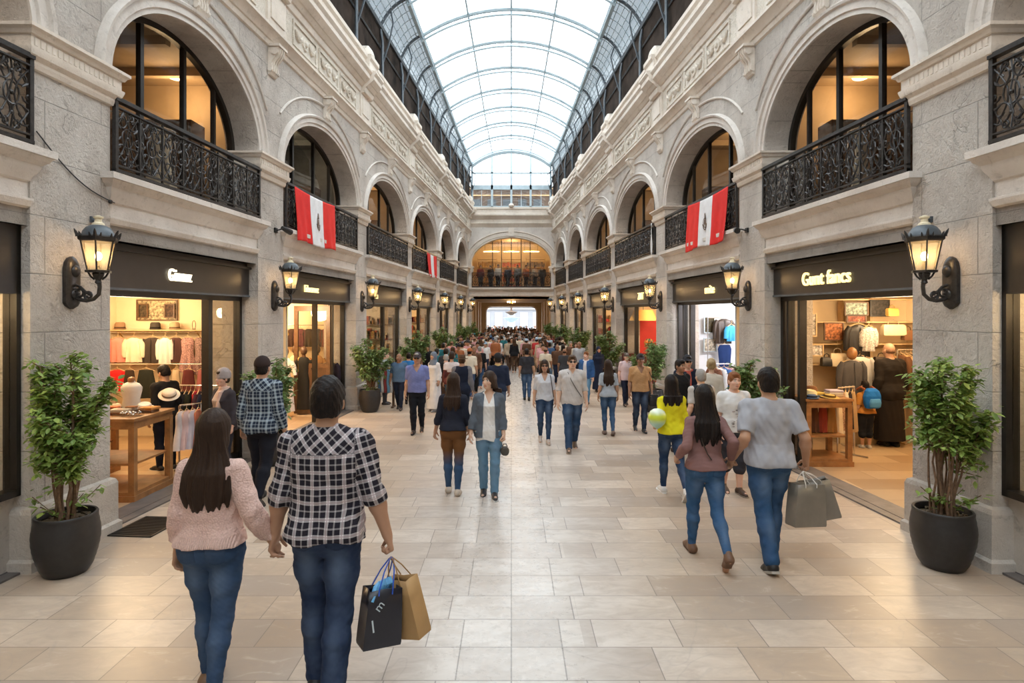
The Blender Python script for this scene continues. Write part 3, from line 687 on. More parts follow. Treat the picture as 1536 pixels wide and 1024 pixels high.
# ---- shop signs ---------------------------------------------------------------------------------
def lettering(txt,size,parent,mat,loc,rot,name='lettering',ext=.012,squash=1):
    cu=bpy.data.curves.new(name,'FONT'); cu.body=txt; cu.size=size; cu.extrude=ext; cu.offset=.0015 if size>.1 else 0; cu.align_x='CENTER'; cu.align_y='CENTER'; cu.space_character=1.02
    o=bpy.data.objects.new(name,cu); COL.objects.link(o)
    dg=bpy.context.evaluated_depsgraph_get(); me=bpy.data.meshes.new_from_object(o.evaluated_get(dg)); bpy.data.objects.remove(o)
    me.materials.clear(); me.materials.append(mat)
    m=bpy.data.objects.new(name,me); COL.objects.link(m); m.parent=parent; m.location=loc; m.rotation_euler=rot; m.scale=(squash,1,1); return m
SIGNS={(-1,1):('Ginnvz',.21,.44,'letter_white','black fascia sign lettered Ginnvz in warm white, over the left clothes shop',.78),(-1,2):('Edersnenz',.19,.40,'gold','dark fascia sign with gold lettering Edersnenz over the second left shop',.85),(-1,3):('nrn',.24,.30,'gold','dark fascia sign with short gold lettering nrn, left of the third lantern',1),
 (1,1):('Gunt fancs',.26,.56,'gold','black fascia sign lettered Gunt fancs in gold, over the right clothes shop',.95),(1,2):('nnite',.24,.42,'gold','dark fascia sign with small gold lettering nnite over the cool white shop',.95),(1,3):('ZMT',.27,.44,'gold','grey brown fascia sign with gold capitals ZMT over the red shop',1)}
for s in (-1,1):
    for i in range(1,7):
        d0,d1=OPEN[i]; sg=SIGNS.get((s,i))
        t=thing('shop_sign',sg[4] if sg else f'plain dark fascia board over the shop of the {bayname(s,i)}','sign',(0,0,0),0,'shop fascia signs')
        mb=MB(); mb.wbox(s,d0,d1,-.34,-.14,2.53,2.93); mb.build('board',M['sign'],t)
        mb=MB(); mb.wbox(s,d0,d1,-.34,-.10,2.93,2.965); mb.wbox(s,d0,d1,-.34,-.17,2.965,3.02); mb.build('cornice',M['frame'],t)
        mb=MB(); mb.wbox(s,d0,d1,-.34,-.125,2.505,2.53); mb.build('edge_strip',M['steel_dark'],t)
        if sg:
            dd=d0+(d1-d0)*sg[2]; l=P(s,dd,-.125,2.72)
            lettering(sg[0],sg[1],t,M[sg[3]],l,(PI/2,0,(PI/2-WANG) if s<0 else (-PI/2+WANG)),squash=sg[5])
# ---- balcony railings ---------------------------------------------------------------------------
def scroll(cx,cz,r0,turns,a0,sg,n=16,grow=1.0):      # a spiral in the railing plane
    return [(cx+r0*(1-.82*k/n)*math.cos(a0+sg*2*PI*turns*k/n),cz+r0*(1-.82*k/n)*math.sin(a0+sg*2*PI*turns*k/n)*grow) for k in range(n+1)]
def railing(L,fine=True):
    rnd=random.Random(int(L*100)); top,bot,bars=MB(),MB(),MB()
    H=.80
    top.box(-.035,.035,0,L,H-.03,H+.012); top.box(-.022,.022,0,L,H-.10,H-.085)
    bot.box(-.025,.025,0,L,.035,.065); bot.box(-.02,.02,0,L,.10,.115)
    n=max(3,round(L/.40)); w=L/n; q=5 if fine else 4
    def T(pts,r=.0085): bars.tube([(random.uniform(-.004,.004),y,z) for y,z in pts],r,q)
    for k in range(n+1):
        y=min(max(k*w,.02),L-.02); bars.box(-.010,.010,y-.011,y+.011,.05,H-.05)
    for k in range(n):
        y=(k+.5)*w; c=w/2
        for sg in (-1,1):
            j=rnd.uniform(-.012,.012)
            T(scroll(y+sg*c*.47,.58+j,.105,1.35,PI/2*(1-sg)+.6*sg,sg))
            T(scroll(y+sg*c*.47,.27-j,.115,1.35,PI/2*(1-sg)-.7*sg,-sg))
            T([(y+sg*(c*.96-.02*math.sin(u*PI)),.12+.6*u) if False else (y+sg*c*(.12+.8*math.sin(u*PI)),.12+.58*u) for u in [x/10 for x in range(11)]])
            T([(y+sg*c*(.9-.75*math.sin(u*PI)),.13+.56*u) for u in [x/10 for x in range(11)]],.0075)
            T(scroll(y+sg*c*.8,.42,.055,1.2,PI*(.5+.5*sg),sg,12))
            T(scroll(y+sg*c*.25,.66,.045,1.1,-PI/2,sg,10)); T(scroll(y+sg*c*.3,.16,.04,1.1,PI/2,sg,10))
            for zz,an in ((.5,.7),(.34,-.7),(.62,2.2),(.22,-2.2)):     # leaf sprigs
                a=an+rnd.uniform(-.3,.3); bars.tube([(0,y+sg*c*.5,zz),(.006,y+sg*(c*.5+.05*math.cos(a)),zz+.05*math.sin(a)),(0,y+sg*(c*.5+.085*math.cos(a)),zz+.085*math.sin(a)+.01)],[.005,.015,.003],q)
        T([(y+.075*math.cos(2*PI*x/12),.42+.10*math.sin(2*PI*x/12)) for x in range(13)])
        T([(y,.12),(y+.02,.25),(y-.02,.4),(y+.02,.55),(y,.70)])
        bars.ball((0,y,.42),.022,.022,.022,6,4); bars.ball((0,y,.60),.018,n=6,m=4); bars.ball((0,y,.25),.018,n=6,m=4)
    return top,bot,bars
for i,(d0,d1) in enumerate(OPEN):
    L=(d1-d0)*WLEN-.03
    proto=None
    for s in (-1,1):
        loc,rz=wall_frame(s,d0+.015 if s<0 else d1-.015,.03,ZS)
        lab=f'black wrought-iron balcony railing under the arch of the {bayname(s,i)}'
        if proto is None:
            t=proto=thing('balcony_railing',lab,'railing',loc,rz,'wrought-iron balcony railings')
            a,b,c=railing(L,i<3)
            a.build('top_rail',M['iron'],t); b.build('bottom_rail',M['iron'],t); c.build('scrollwork',M['iron'],t,.8)
            for y in (.02,L-.02):
                mb=MB(); mb.box(-.02,.02,y-.02,y+.02,0,.82); mb.ball((0,y,.84),.028,n=8,m=5); mb.build('post',M['iron'],t)
        else:
            t=copy_tree(proto); t.location=loc; t.rotation_euler=(0,0,rz); t['label']=lab
t=thing('balcony_railing','dark railing across the wide gallery arch on the end wall','railing',(-XE+.02,DEND-.02,ZS),-PI/2,'wrought-iron balcony railings')
a,b,c=railing(2*XE-.04,False)
a.build('top_rail',M['iron'],t); b.build('bottom_rail',M['iron'],t); c.build('scrollwork',M['iron'],t,.8)
for y in (.02,2*XE-.06): 
    mb=MB(); mb.box(-.02,.02,y-.02,y+.02,0,.82); mb.build('post',M['iron'],t)
t.rotation_euler=(0,0,-PI/2); t.location=(-XE+.02,DEND-.02,ZS)
# ---- wall lanterns ------------------------------------------------------------------------------
def lantern():
    t=thing('wall_lantern','','lantern')
    mb=MB()                           # back plate: shield with domed head
    out=[(-.085,-.20),(-.06,-.23),(0,-.26),(.06,-.23),(.085,-.20),(.085,.12),(.07,.18),(.04,.22),(0,.24),(-.04,.22),(-.07,.18),(-.085,.12)]
    mb.rings([[(x,y*k,z*k2) for y,z in out] for x,k,k2 in ((0,1,1),(.035,1,1),(.05,.85,.9),(.06,.55,.75))]); mb.ball((.06,0,.10),.035,.05,.06); mb.ball((.055,0,-.12),.03,.05,.05)
    mb.build('back_plate',M['iron'],t,.6)
    mb=MB()
    mb.tube([(.05,0,-.14),(.10,0,-.17),(.17,0,-.18),(.24,0,-.165),(.29,0,-.12),(.30,0,-.05),(.285,0,.06)],[.022,.02,.018,.018,.018,.018,.02],8)
    mb.tube([(.10+.055*(1-.7*k/14)*math.cos(2.4+k*.62),0,-.10+.055*(1-.7*k/14)*math.sin(2.4+k*.62)) for k in range(15)],.012,6)
    mb.tube([(.19+.05*(1-.7*k/14)*math.cos(-1.2-k*.6),0,-.13+.05*(1-.7*k/14)*math.sin(-1.2-k*.6)) for k in range(15)],.011,6)
    mb.tube([(.06,0,-.03),(.11,0,-.05),(.16,0,-.10),(.22,0,-.13)],.013,6)
    mb.lathe([(.012,-.10),(.03,-.085),(.022,-.06),(.04,-.035),(.05,0),(.045,.01)],12,(.285,0,.075))
    for k in range(4):
        a=PI/4+k*PI/2; mb.tube([(.285+.03*math.cos(a),.03*math.sin(a),.02),(.285+.06*math.cos(a),.06*math.sin(a),.05),(.285+.085*math.cos(a),.085*math.sin(a),.10)],.009,5)
    mb.build('arm',M['iron'],t,.6)
    c=(.285,0,0); R0,R1,z0,z1=.092,.148,.105,.385
    hexp=lambda r,z,n=6:[(c[0]+r*math.cos(2*PI*k/n),r*math.sin(2*PI*k/n),z) for k in range(n)]
    mb=MB()
    mb.rings([hexp(R0+.02,z0-.02),hexp(R0+.022,z0),hexp(R0,z0+.005)])
    for k in range(6): mb.tube([hexp(R0,z0)[k],hexp(R1,z1)[k]],.0075,5)
    mb.rings([hexp(R1+.004,z1-.012),hexp(R1+.022,z1),hexp(R1+.026,z1+.03),hexp(R1+.005,z1+.045)])
    for k in range(6):                     # little crown of leaves on the rim
        a=2*PI*k/6; p=hexp(R1+.02,z1+.03)[k]; mb.tube([p,(p[0]+.018*math.cos(a),p[1]+.018*math.sin(a),z1+.07),(p[0]+.03*math.cos(a),p[1]+.03*math.sin(a),z1+.095)],[.016,.012,.003],5)
        for g in (-.25,.25):
            q=(c[0]+(R1+.018)*math.cos(a+g),(R1+.018)*math.sin(a+g)); mb.tube([(q[0],q[1],z1+.03),(q[0]+.012*math.cos(a+g*2),q[1]+.012*math.sin(a+g*2),z1+.065)],[.012,.003],5)
    mb.build('cage',M['iron'],t,.5)
    mb=MB(); mb.rings([hexp(R0-.004,z0+.005),hexp(R1-.004,z1-.005)],True,False,False); mb.build('glass',M['lampglass'],t)
    mb=MB(); mb.lathe([(R1-.01,z1+.04),(R1-.022,z1+.085),(R1-.05,z1+.125),(.06,z1+.145),(.04,z1+.15)],18,c); mb.build('roof',M['steel_dark'],t,.6)
    mb=MB(); mb.lathe([(.055,z1+.14),(.05,z1+.165),(.032,z1+.175),(.028,z1+.205),(.042,z1+.215),(.042,z1+.228),(.012,z1+.24)],16,c); mb.build('finial',M['ivory'],t,.6)
    mb=MB(); mb.lathe([(.018,z0),(.018,z0+.09)],10,c); mb.build('candle_tube',M['black'],t,.6)
    mb=MB(); mb.ball((c[0],0,z0+.135),.030,.030,.042,12,8); mb.build('bulb',M['bulb'],t,1)
    return t
lproto=None
for i in range(1,8):
    p0,p1=PIER[i]; d=5.68 if i==1 else (9.85 if i==2 else (p0+p1)/2)
    for s in (-1,1):
        lab=f'lit hexagonal wall lantern on the {["first","second","third","fourth","fifth","sixth","last"][i-1]} stone pier along the {SIDE[s]} side'
        loc,rz=wall_frame(s,d,0.0,2.55)
        t=lproto=lantern() if lproto is None else copy_tree(lproto)
        t.location=loc; t.rotation_euler=(0,0,rz); t['label']=lab; t['group']='lit wall lanterns on the piers'
        x=.285; light('lantern_light',(loc[0]+x*math.cos(rz),loc[1]+x*math.sin(rz),2.55+.25),9,(1,.66,.34),.035)
# ---- end gallery --------------------------------------------------------------------------------
mb=MB(); y1=DEND+4.6
mb.box(-2.7,2.7,y1,y1+.1,3.6,6.7); mb.box(-2.8,-2.7,DEND+.5,y1,3.6,6.7); mb.box(2.7,2.8,DEND+.5,y1,3.6,6.7)
mb.build('wall_gallery_end',M['wall_warm'],kind='structure')
mb=MB(); mb.box(-2.8,2.8,DEND+.5,y1,6.6,6.7); mb.build('ceiling_gallery_end',M['wall_brown'],kind='structure')
mb=MB(); mb.box(-2.8,2.8,DEND+.3,y1,3.58,3.68); mb.build('floor_gallery_end',M['dark_wood'],kind='structure')
win=bpy.data.objects.new('window_gallery_end',None); COL.objects.link(win); win['kind']='structure'
mb=MB()
for x in (-1.05,-.55,0,.55,1.05): mb.box(x-.022,x+.022,DEND+.42,DEND+.47,3.68,ca+ra*math.sqrt(1-(x/XE)**2))
mb.box(-XE,XE,DEND+.42,DEND+.47,3.68,3.75); mb.build('frame',M['frame'],win)
mb=MB(); mb.add([(-XE,DEND+.445,3.68)]+[(x,DEND+.445,z) for x,z in pts]+[(XE,DEND+.445,3.68)],[list(range(len(pts)+2))]); mb.build('pane',M['pane'],win)
for k in range(3):
    z=3.68; x=-1.5+k*1.5
    t=thing('display_shelf',f'lit shelf unit of goods at the {["left end","middle","right end"][k]} of the far gallery','shelf',(x,DEND+3.9,z),0,'shelf units of the far gallery')
    mb=MB(); 
    for e in (-.6,.58): mb.box(e,e+.03,0,.35,0,2.0)
    for zz in (.05,.5,.95,1.4,1.9): mb.box(-.6,.6,0,.35,zz,zz+.03)
    mb.build('carcass',M['pale_wood'],t)
    mb=MB(); rnd=random.Random(k)
    for zz in (.08,.53,.98,1.43):
        x2=-.55
        while x2<.5:
            w=rnd.uniform(.06,.16); mb.box(x2,x2+w,.05,.25,zz,zz+rnd.uniform(.12,.34)); x2+=w+.03
    o=mb.build('goods',M['print'],t); o.color=[(.5,.3,.12,1),(.6,.15,.1,1),(.25,.2,.2,1)][k]; o['kind']='stuff'
for x,y in ((-1.2,DEND+1.6),(1.2,DEND+1.6),(0,DEND+2.9)):
    light('gallery_light',(x,y,6.2),60,(1,.66,.30),.2)
for x in (-1.2,0,1.2):
    t=thing('strip_lamp',f'{"left" if x<0 else "right" if x>0 else "centre"} bright strip lamp under the far gallery ceiling','lamp',(x,DEND+3.2,6.0),0,'strip lamps of the far gallery')
    mb=MB(); mb.box(-.5,.5,-.05,.05,0,.05); mb.build('housing',M['brass'],t)
    mb=MB(); mb.box(-.48,.48,-.04,.04,-.03,0); mb.build('diffuser',M['disc'],t)
    mb=MB(); mb.tube([(-.4,0,.05),(-.4,0,.6)],.008,4); mb.tube([(.4,0,.05),(.4,0,.6)],.008,4); mb.build('wire',M['black'],t)
# little chandelier in the passage
t=thing('passage_chandelier','small lit chandelier hanging at the mouth of the passage','chandelier',(0,DEND+.35,2.86))
mb=MB(); mb.tube([(0,0,.18),(0,0,0)],.012,6); mb.lathe([(.02,-.02),(.06,0),(.02,.03)],10); 
for k in range(6): 
    a=k*PI/3; mb.tube([(0,0,0),(.12*math.cos(a),.12*math.sin(a),-.05),(.2*math.cos(a),.2*math.sin(a),.0)],.01,5)
mb.build('frame',M['brass'],t,.6)
for k in range(6):
    a=k*PI/3; mb=MB(); mb.ball((.2*math.cos(a),.2*math.sin(a),.035),.03,.03,.04,8,6); mb.build('bulb',M['bulb'],t,1)
light('chandelier_light',(0,DEND+.35,2.7),14,(1,.66,.32),.1)
for y in (36.5,40.5): light('passage_light',(0,y,2.75),26,(1,.70,.38),.15)
# ---- flags --------------------------------------------------------------------------------------
def flag(s,d0,d1,z0,z1,n,label,emblem=True,name='flag',ph=0.0):
    t=thing(name,label,'flag',(0,0,0),0,'red and white flags on the balconies')
    def pt(u,v): 
        dr=(1-v); sw=.02*math.sin(u*17+ph)*dr+.012*math.sin(u*41+2*v+ph)*dr
        return P(s,d0+(d1-d0)*u+.02*math.sin(v*4+u*5+ph)*dr,n+.05*dr+sw,z1-(z1-z0)*dr-.03*math.sin(PI*u)*v+.02*math.sin(u*9+ph)*dr)
    for a,b,c,nm in ((0,.34,(.72,.035,.03),'red_band'),(.34,.66,(.78,.77,.78),'white_band'),(.66,1,(.74,.04,.03),'red_band')):
        mb=MB(); mb.grid(lambda p,q:pt(a+(b-a)*p,q),22,26); o=mb.build(nm,M['cloth'],t,1); o.color=(*c,1); m=o.modifiers.new('thick','SOLIDIFY'); m.thickness=.004
    if emblem:
        def q(y,z): 
            b=pt(.5+y/(d1-d0),.5+z/(z1-z0)); return (b[0]-s*.014,b[1],b[2])
        mb=MB()
        mb.rings([[q(.085*r*math.cos(2*PI*k/14),.11*r*math.sin(2*PI*k/14)) for k in range(14)] for r in (1,.82)],True,False,False)
        mb.add([q(*p) for p in ((-.05,-.02),(-.03,.05),(0,.08),(.035,.05),(.05,-.02),(.0,-.075))],[(0,1,2,3,4,5)])
        mb.tube([q(-.01,.08),q(0,.13),q(.015,.16),q(.005,.19)],[.02,.016,.012,.004],6); mb.tube([q(-.09,-.03),q(-.06,-.12),q(0,-.15),q(.06,-.12),q(.09,-.03)],.008,5)
        mb.build('emblem',M['brown_frame'],t)
    return t
flag(-1,10.42,12.35,3.52,4.46,.10,'red and white banded flag with dark emblem draped on the left balcony')
flag(1,10.42,12.35,3.52,4.46,.10,'red and white banded flag with dark emblem draped on the right balcony',ph=2.1)
flag(-1,21.6,23.4,3.60,4.46,.08,'small far red and white flag draped on a distant left balcony',False,ph=1)
# loose cable across the first left pier
t=thing('cloth_ribbon','narrow white cloth hanging over the end of a right balcony railing','cloth',P(1,14.95,.07,3.72))
mb=MB(); mb.grid(lambda u,v:(.01*math.sin(v*6+u*3),-.06+.12*u,.78*v),5,14); o=mb.build('fabric',M['cloth'],t,1); o.color=(.75,.74,.74,1); o.modifiers.new('t','SOLIDIFY').thickness=.006
mb=MB(); mb.tube([P(-1,5.3+.95*u,.012,3.86-.46*u**1.0-.10*math.sin(PI*u)) for u in [x/12 for x in range(13)]],.006,5); mb.ball(P(-1,6.18,.02,3.40),.022,n=8,m=5)
tag(mb.build('wall_cable',M['black'],None,.6),'thin black cable sagging across the first left stone pier','cable')
def spotlight(s,d,z):
    loc,rz=wall_frame(s,d,0,z); t=thing('bracket_spotlight',f'small black bracket spotlight fixed to the second {SIDE[s]} pier','spotlight',loc,rz)
    mb=MB(); mb.box(0,.03,-.04,.04,-.04,.04); mb.tube([(.03,0,0),(.12,0,.02),(.2,0,-.01)],.012,6); mb.build('bracket',M['black'],t,.6)
    mb=MB(); mb.tube([(.16,-.09,.03),(.2,0,0),(.22,.1,-.02)],[.03,.045,.05],10); mb.build('lamp_head',M['black'],t,.6)
spotlight(-1,9.9,3.62); spotlight(1,9.9,3.62)
for s in (-1,1):
    loc,rz=wall_frame(s,5.95,0,3.18); t=thing('wall_camera',f'tiny dark camera fixed above the first {SIDE[s]} lantern','camera',loc,rz)
    mb=MB(); mb.box(0,.02,-.025,.025,-.03,.03); mb.tube([(.02,0,0),(.05,0,-.01)],.015,6); mb.build('mount',M['steel_dark'],t)
    mb=MB(); mb.ball((.07,0,-.03),.03,n=10,m=6); mb.build('dome',M['black'],t,.6)
# floor grate
x0,y0=-4.02,6.05
t=thing('floor_grate','dark rectangular iron grate set in the floor beside the left plinth','grate',(-3.83,6.33,0),-.08)
mb=MB()
for e in (-.235,.215): mb.box(e,e+.02,-.29,.29,.001,.012)
for e in (-.29,.27): mb.box(-.235,.235,e,e+.02,.001,.012)
mb.build('frame',M['grate'],t)
mb=MB(); mb.box(-.22,.22,-.28,.28,.001,.004)
for k in range(22): mb.box(-.215,.215,-.272+k*.025,-.262+k*.025,.004,.011)
mb.build('bars',M['grate'],t)
# ---- potted trees -------------------------------------------------------------------------------
def colattr(o,cols):
    a=o.data.color_attributes.new('col','FLOAT_COLOR','POINT'); a.data.foreach_set('color',[x for c in cols for x in (*c,1.0)])
def tree(seed,H,R,nleaf,pot=True,leaf=.075,mat='leaf',full=False,ns=9):
    rnd=random.Random(seed); t=thing('potted_tree','','potted tree'); ph=.60 if pot else .5
    mb=MB(); pr=.25
    prof=[(.155,0),(.165,.012),(.19,.05)]+[(.19+(pr-.19)*math.sin(PI/2*min(1,k/11))-(.0 if k<13 else (k-12)*.004)+(.003 if k%2 else 0),.05+.026*k) for k in range(1,18)]+[(.236,.505),(.228,.515),(.212,.512),(.206,.46)]
    mb.lathe(prof,40,cap1=False); mb.build('pot',M['pot'],t,.9)
    mb=MB(); mb.lathe([(.208,.44),(.208,.45),(.12,.465),(.02,.47)],24)
    for k in range(60):
        a,r=rnd.uniform(0,2*PI),.19*math.sqrt(rnd.random()); mb.ball((r*math.cos(a),r*math.sin(a),.467),rnd.uniform(.012,.025),rnd.uniform(.01,.02),rnd.uniform(.008,.015),6,4)
    so=mb.build('soil',M['soil'],t,.8); so['kind']='stuff'
    stems=MB(); tips=[]
    for k in range(ns):
        a=2*PI*k/ns+rnd.uniform(-.3,.3); r0=rnd.uniform(.02,.09); sp=R*(rnd.uniform(.25,.85) if k>0 else .1); hh=.55+(H-.6)*(1.0 if k==0 else rnd.uniform(.68,.98))
        if k>ns*.65: hh=.55+(H-.6)*rnd.uniform(.42,.66); sp=R*rnd.uniform(.6,1)
        pts=[(r0*math.cos(a)+(sp-r0)*math.cos(a)*u**1.6+rnd.uniform(-.015,.015),r0*math.sin(a)+(sp-r0)*math.sin(a)*u**1.6+rnd.uniform(-.015,.015),.44+(hh-.44)*u) for u in [x/7 for x in range(8)]]
        stems.tube(pts,[(.022 if k==0 else .012)*(1-.75*x/7) for x in range(8)],6)
        for u0 in ([.36,.46] if full else [])+[.55,.61,.67,.73,.79,.84,.88,.92,.96,1.0]:
            j=min(6,int(u0*7)); f=u0*7-j; b=[pts[j][m]*(1-f)+pts[j+1][m]*f for m in range(3)]
            for _ in range(2):
                a2=a+rnd.uniform(-1.8,1.8); l=R*rnd.uniform(.2,.6)*(1.25-.75*u0); e=rnd.uniform(-.05,1.0)
                q=[(b[0]+l*v*math.cos(a2),b[1]+l*v*math.sin(a2),b[2]+l*v*e-.12*l*v*v) for v in (0,.33,.66,1)]
                stems.tube(q,[.006,.005,.004,.0025],4); tips.append(q)
        if k%3==0:
            for _ in range(1):          # low side shoots near the pot
                a2=rnd.uniform(0,2*PI); b=pts[1]; q=[(b[0]+.2*v*math.cos(a2),b[1]+.2*v*math.sin(a2),b[2]-.1+.17*v) for v in (0,.33,.66,1)]; stems.tube(q,.004,4); tips.append(q)
    stems.build('stem',M['bark'],t,.8)
    lf=MB(); cols=[]
    per=max(3,nleaf//len(tips))
    for q in tips:
        for _ in range(per):
            v=rnd.uniform(.25,1.05); j=min(2,int(v*3)); f=v*3-j
            b=Vector([q[j][m]*(1-f)+q[min(3,j+1)][m]*f for m in range(3)])+Vector((rnd.gauss(0,.022),rnd.gauss(0,.022),rnd.gauss(0,.022)))
            a=rnd.uniform(0,2*PI); el=rnd.uniform(-.75,.6); l=leaf*rnd.uniform(.65,1.3); w=l*rnd.uniform(.2,.3)
            dr=Vector((math.cos(a)*math.cos(el),math.sin(a)*math.cos(el),math.sin(el))); sd=dr.cross(Vector((rnd.uniform(-.4,.4),rnd.uniform(-.4,.4),1))).normalized(); up=sd.cross(dr)
            pp=[b,b+dr*l*.35+sd*w-up*.1*l*0,b+dr*l*.75+sd*w*.7-up*l*.05,b+dr*l-up*l*.14,b+dr*l*.75-sd*w*.7-up*l*.05,b+dr*l*.35-sd*w,b+dr*l*.4+up*l*-.06]
            lf.add([tuple(x) for x in pp],[(0,1,6),(1,2,6),(2,3,6),(3,4,6),(4,5,6),(5,0,6)]); cols+= [(rnd.random(),)*3]*7
    o=lf.build('foliage',M[mat],t); colattr(o,cols)
    return t
def put(t,x,y,label,sc=1,rz=0):
    t.location=(x,y,0); t.scale=(sc,)*3; t.rotation_euler=(0,0,rz); t['label']=label; t['group']='potted trees along the facades'
put(tree(5,1.90,.35,4400,leaf=.066,ns=14),-3.87,5.22,'bushy potted tree in a black pot at the foot of the first left pier')
put(tree(17,1.86,.36,4400,leaf=.066,ns=14),3.84,5.34,'bushy potted tree in a black pot at the foot of the first right pier',1,1.1)
far=tree(21,1.66,.46,2800,leaf=.085,mat='leaf_far',full=True,ns=10)
far2=tree(22,1.66,.48,2800,leaf=.085,mat='leaf_far',full=True,ns=11)
FAR=[(s_,i,d,sc,.40) for i,d,sc in ((2,8.95,.94),(3,13.75,1.0),(4,18.35,1.03),(5,23.1,1.03),(6,27.35,1.06),(7,31.7,1.07)) for s_ in (-1,1)]
for k,(s,i,d,sc,n) in enumerate(FAR):
    t=(far if k==0 else far2) if k<2 else copy_tree((far,far2)[k%2])
    x,y,_=P(s,d,n,0); put(t,x,y,f'leafy potted tree beside the {["","first","second","third","fourth","fifth","sixth","last"][i]} {SIDE[s]} pier',sc,k*1.3)
# ---- goods in the shops -------------------------------------------------------------------------
CN={}
def fabric_rows(kind,w,L):
    if kind=='dress': return [(0,.30*w,.02),(-.03,.42*w,.035),(-.10*L,.40*w,.045),(-.30*L,.36*w,.05),(-.42*L,.33*w,.05),(-.7*L,.44*w,.06),(-L,.54*w,.065)]
    if kind=='skirt': return [(0,.30*w,.03),(-.06*L,.31*w,.04),(-.5*L,.42*w,.05),(-L,.52*w,.055)]
    return [(0,.16*w,.025),(-.025,.40*w,.035),(-.09*L,.47*w,.05),(-.45*L,.44*w,.055),(-L,.47*w,.05)]
def garment_at(name,label,loc,rz,kind,color,w=.42,L=.62,mat='cloth',group=None,sleeves=True,hang=True):
    t=thing(name,label,'garment',loc,rz,group); rnd=random.Random(hash(label)%9999 if False else sum(map(ord,label)))
    rows=fabric_rows(kind,w,L); mb=MB(); n=28; ph=rnd.uniform(0,6)
    zs=[rows[0][0]+(rows[-1][0]-rows[0][0])*k/10 for k in range(11)]
    import bisect
    def ip(z,c):
        for a,b in zip(rows,rows[1:]):
            if a[0]>=z>=b[0]: u=(a[0]-z)/max(a[0]-b[0],1e-6); return a[c]+(b[c]-a[c])*u
        return rows[-1][c]
    mb.rings([[(ip(z,1)*math.cos(2*PI*k/n)*(1+.05*math.sin(5*2*PI*k/n+ph)*(-z/L)),ip(z,2)*math.sin(2*PI*k/n)*(1+.45*math.sin(7*2*PI*k/n+ph)*(-z/L)),z) for k in range(n)] for z in zs],True,True,True)
    if sleeves and kind in('shirt','jacket'):
        for sg in (-1,1): mb.tube([(sg*.38*w,0,-.035),(sg*.50*w,.005,-.12),(sg*.54*w,.01,-.3*1),(sg*.53*w,.015,-min(.48,L*.8))],[.045,.055,.05,.04],10)
    o=mb.build('fabric',M[mat],t,1); o.color=(*color,1)
    if kind=='jacket':
        mb=MB(); mb.tube([(0,-.058,-.03),(0,-.068,-L*.5),(0,-.062,-L+.01)],.006,4); o=mb.build('front_opening',M['black'],t)
    if hang:
        mb=MB(); mb.tube([(-.4*w,0,-.02),(0,0,.035),(.4*w,0,-.02)],.006,5); mb.tube([(0,0,.035),(0,0,.06),(.018,0,.075),(.01,0,.095),(-.012,0,.09)],.004,5); mb.build('hanger',M['pale_wood'],t,.6)
    return t
def rail(label,a,b,feet=True,z=1.9):
    t=thing('clothes_rail',label,'clothes rail',(a[0],a[1],0)); L=math.hypot(b[0]-a[0],b[1]-a[1]); t.rotation_euler=(0,0,math.atan2(b[1]-a[1],b[0]-a[0]))
    mb=MB(); mb.tube([(0,0,z),(L,0,z)],.012,8); mb.build('bar',M['chrome'],t,.6)
    for x in (0,L):
        mb=MB(); mb.tube([(x,0,.03 if feet else z-.3),(x,0,z)],.012,8)
        if feet: mb.tube([(x,-.22,.025),(x,.22,.025)],.014,6)
        mb.build('upright',M['chrome'],t,.6)
    return t
def wood_table(label,x0,x1,y0,y1,h):
    t=thing('display_table',label,'table',((x0+x1)/2,(y0+y1)/2,.012)); a,b=(x1-x0)/2,(y1-y0)/2
    mb=MB(); mb.box(-a,a,-b,b,h-.045,h-.012); mb.box(-a+.02,a-.02,-b+.02,b-.02,h-.14,h-.045); mb.build('top',M['wood'],t)
    for sx in (-1,1):
        for sy in (-1,1):
            mb=MB(); cx,cy=sx*(a-.05),sy*(b-.05); mb.box(cx-.035,cx+.035,cy-.035,cy+.035,.06,h-.1); mb.build('leg',M['wood'],t)
    mb=MB(); mb.box(-a,a,-b,b,.0,.07); mb.box(-a+.02,a-.02,-b+.02,b-.02,.07,.11); mb.build('base',M['wood'],t)
    mb=MB(); mb.box(-a+.06,a-.06,-b+.06,b-.06,.42,.445); mb.build('shelf',M['wood'],t)
    return t
def hat_at(label,loc,c,R=.15,r=.09,h=.10,tilt=0):
    t=thing('hat',label,'hat',loc); t.rotation_euler=(tilt,tilt*.6,0)
    mb=MB(); mb.lathe([(r,.0),(R*.8,.002),(R,.012),(R*.98,.018),(r*1.05,.012),(r,.03),(r*.96,h*.8),(r*.75,h),(r*.25,h*.93),(.005,h*.92)],28); o=mb.build('crown',M['cloth'],t,.9); o.color=(*c,1)
    mb=MB(); mb.lathe([(r*1.01,.018),(r*1.03,.02),(r*1.02,.045),(r*1.0,.047)],28,cap0=False,cap1=False); o=mb.build('band',M['cloth'],t,.9); o.color=(c[0]*.25,c[1]*.22,c[2]*.2,1)
    return t
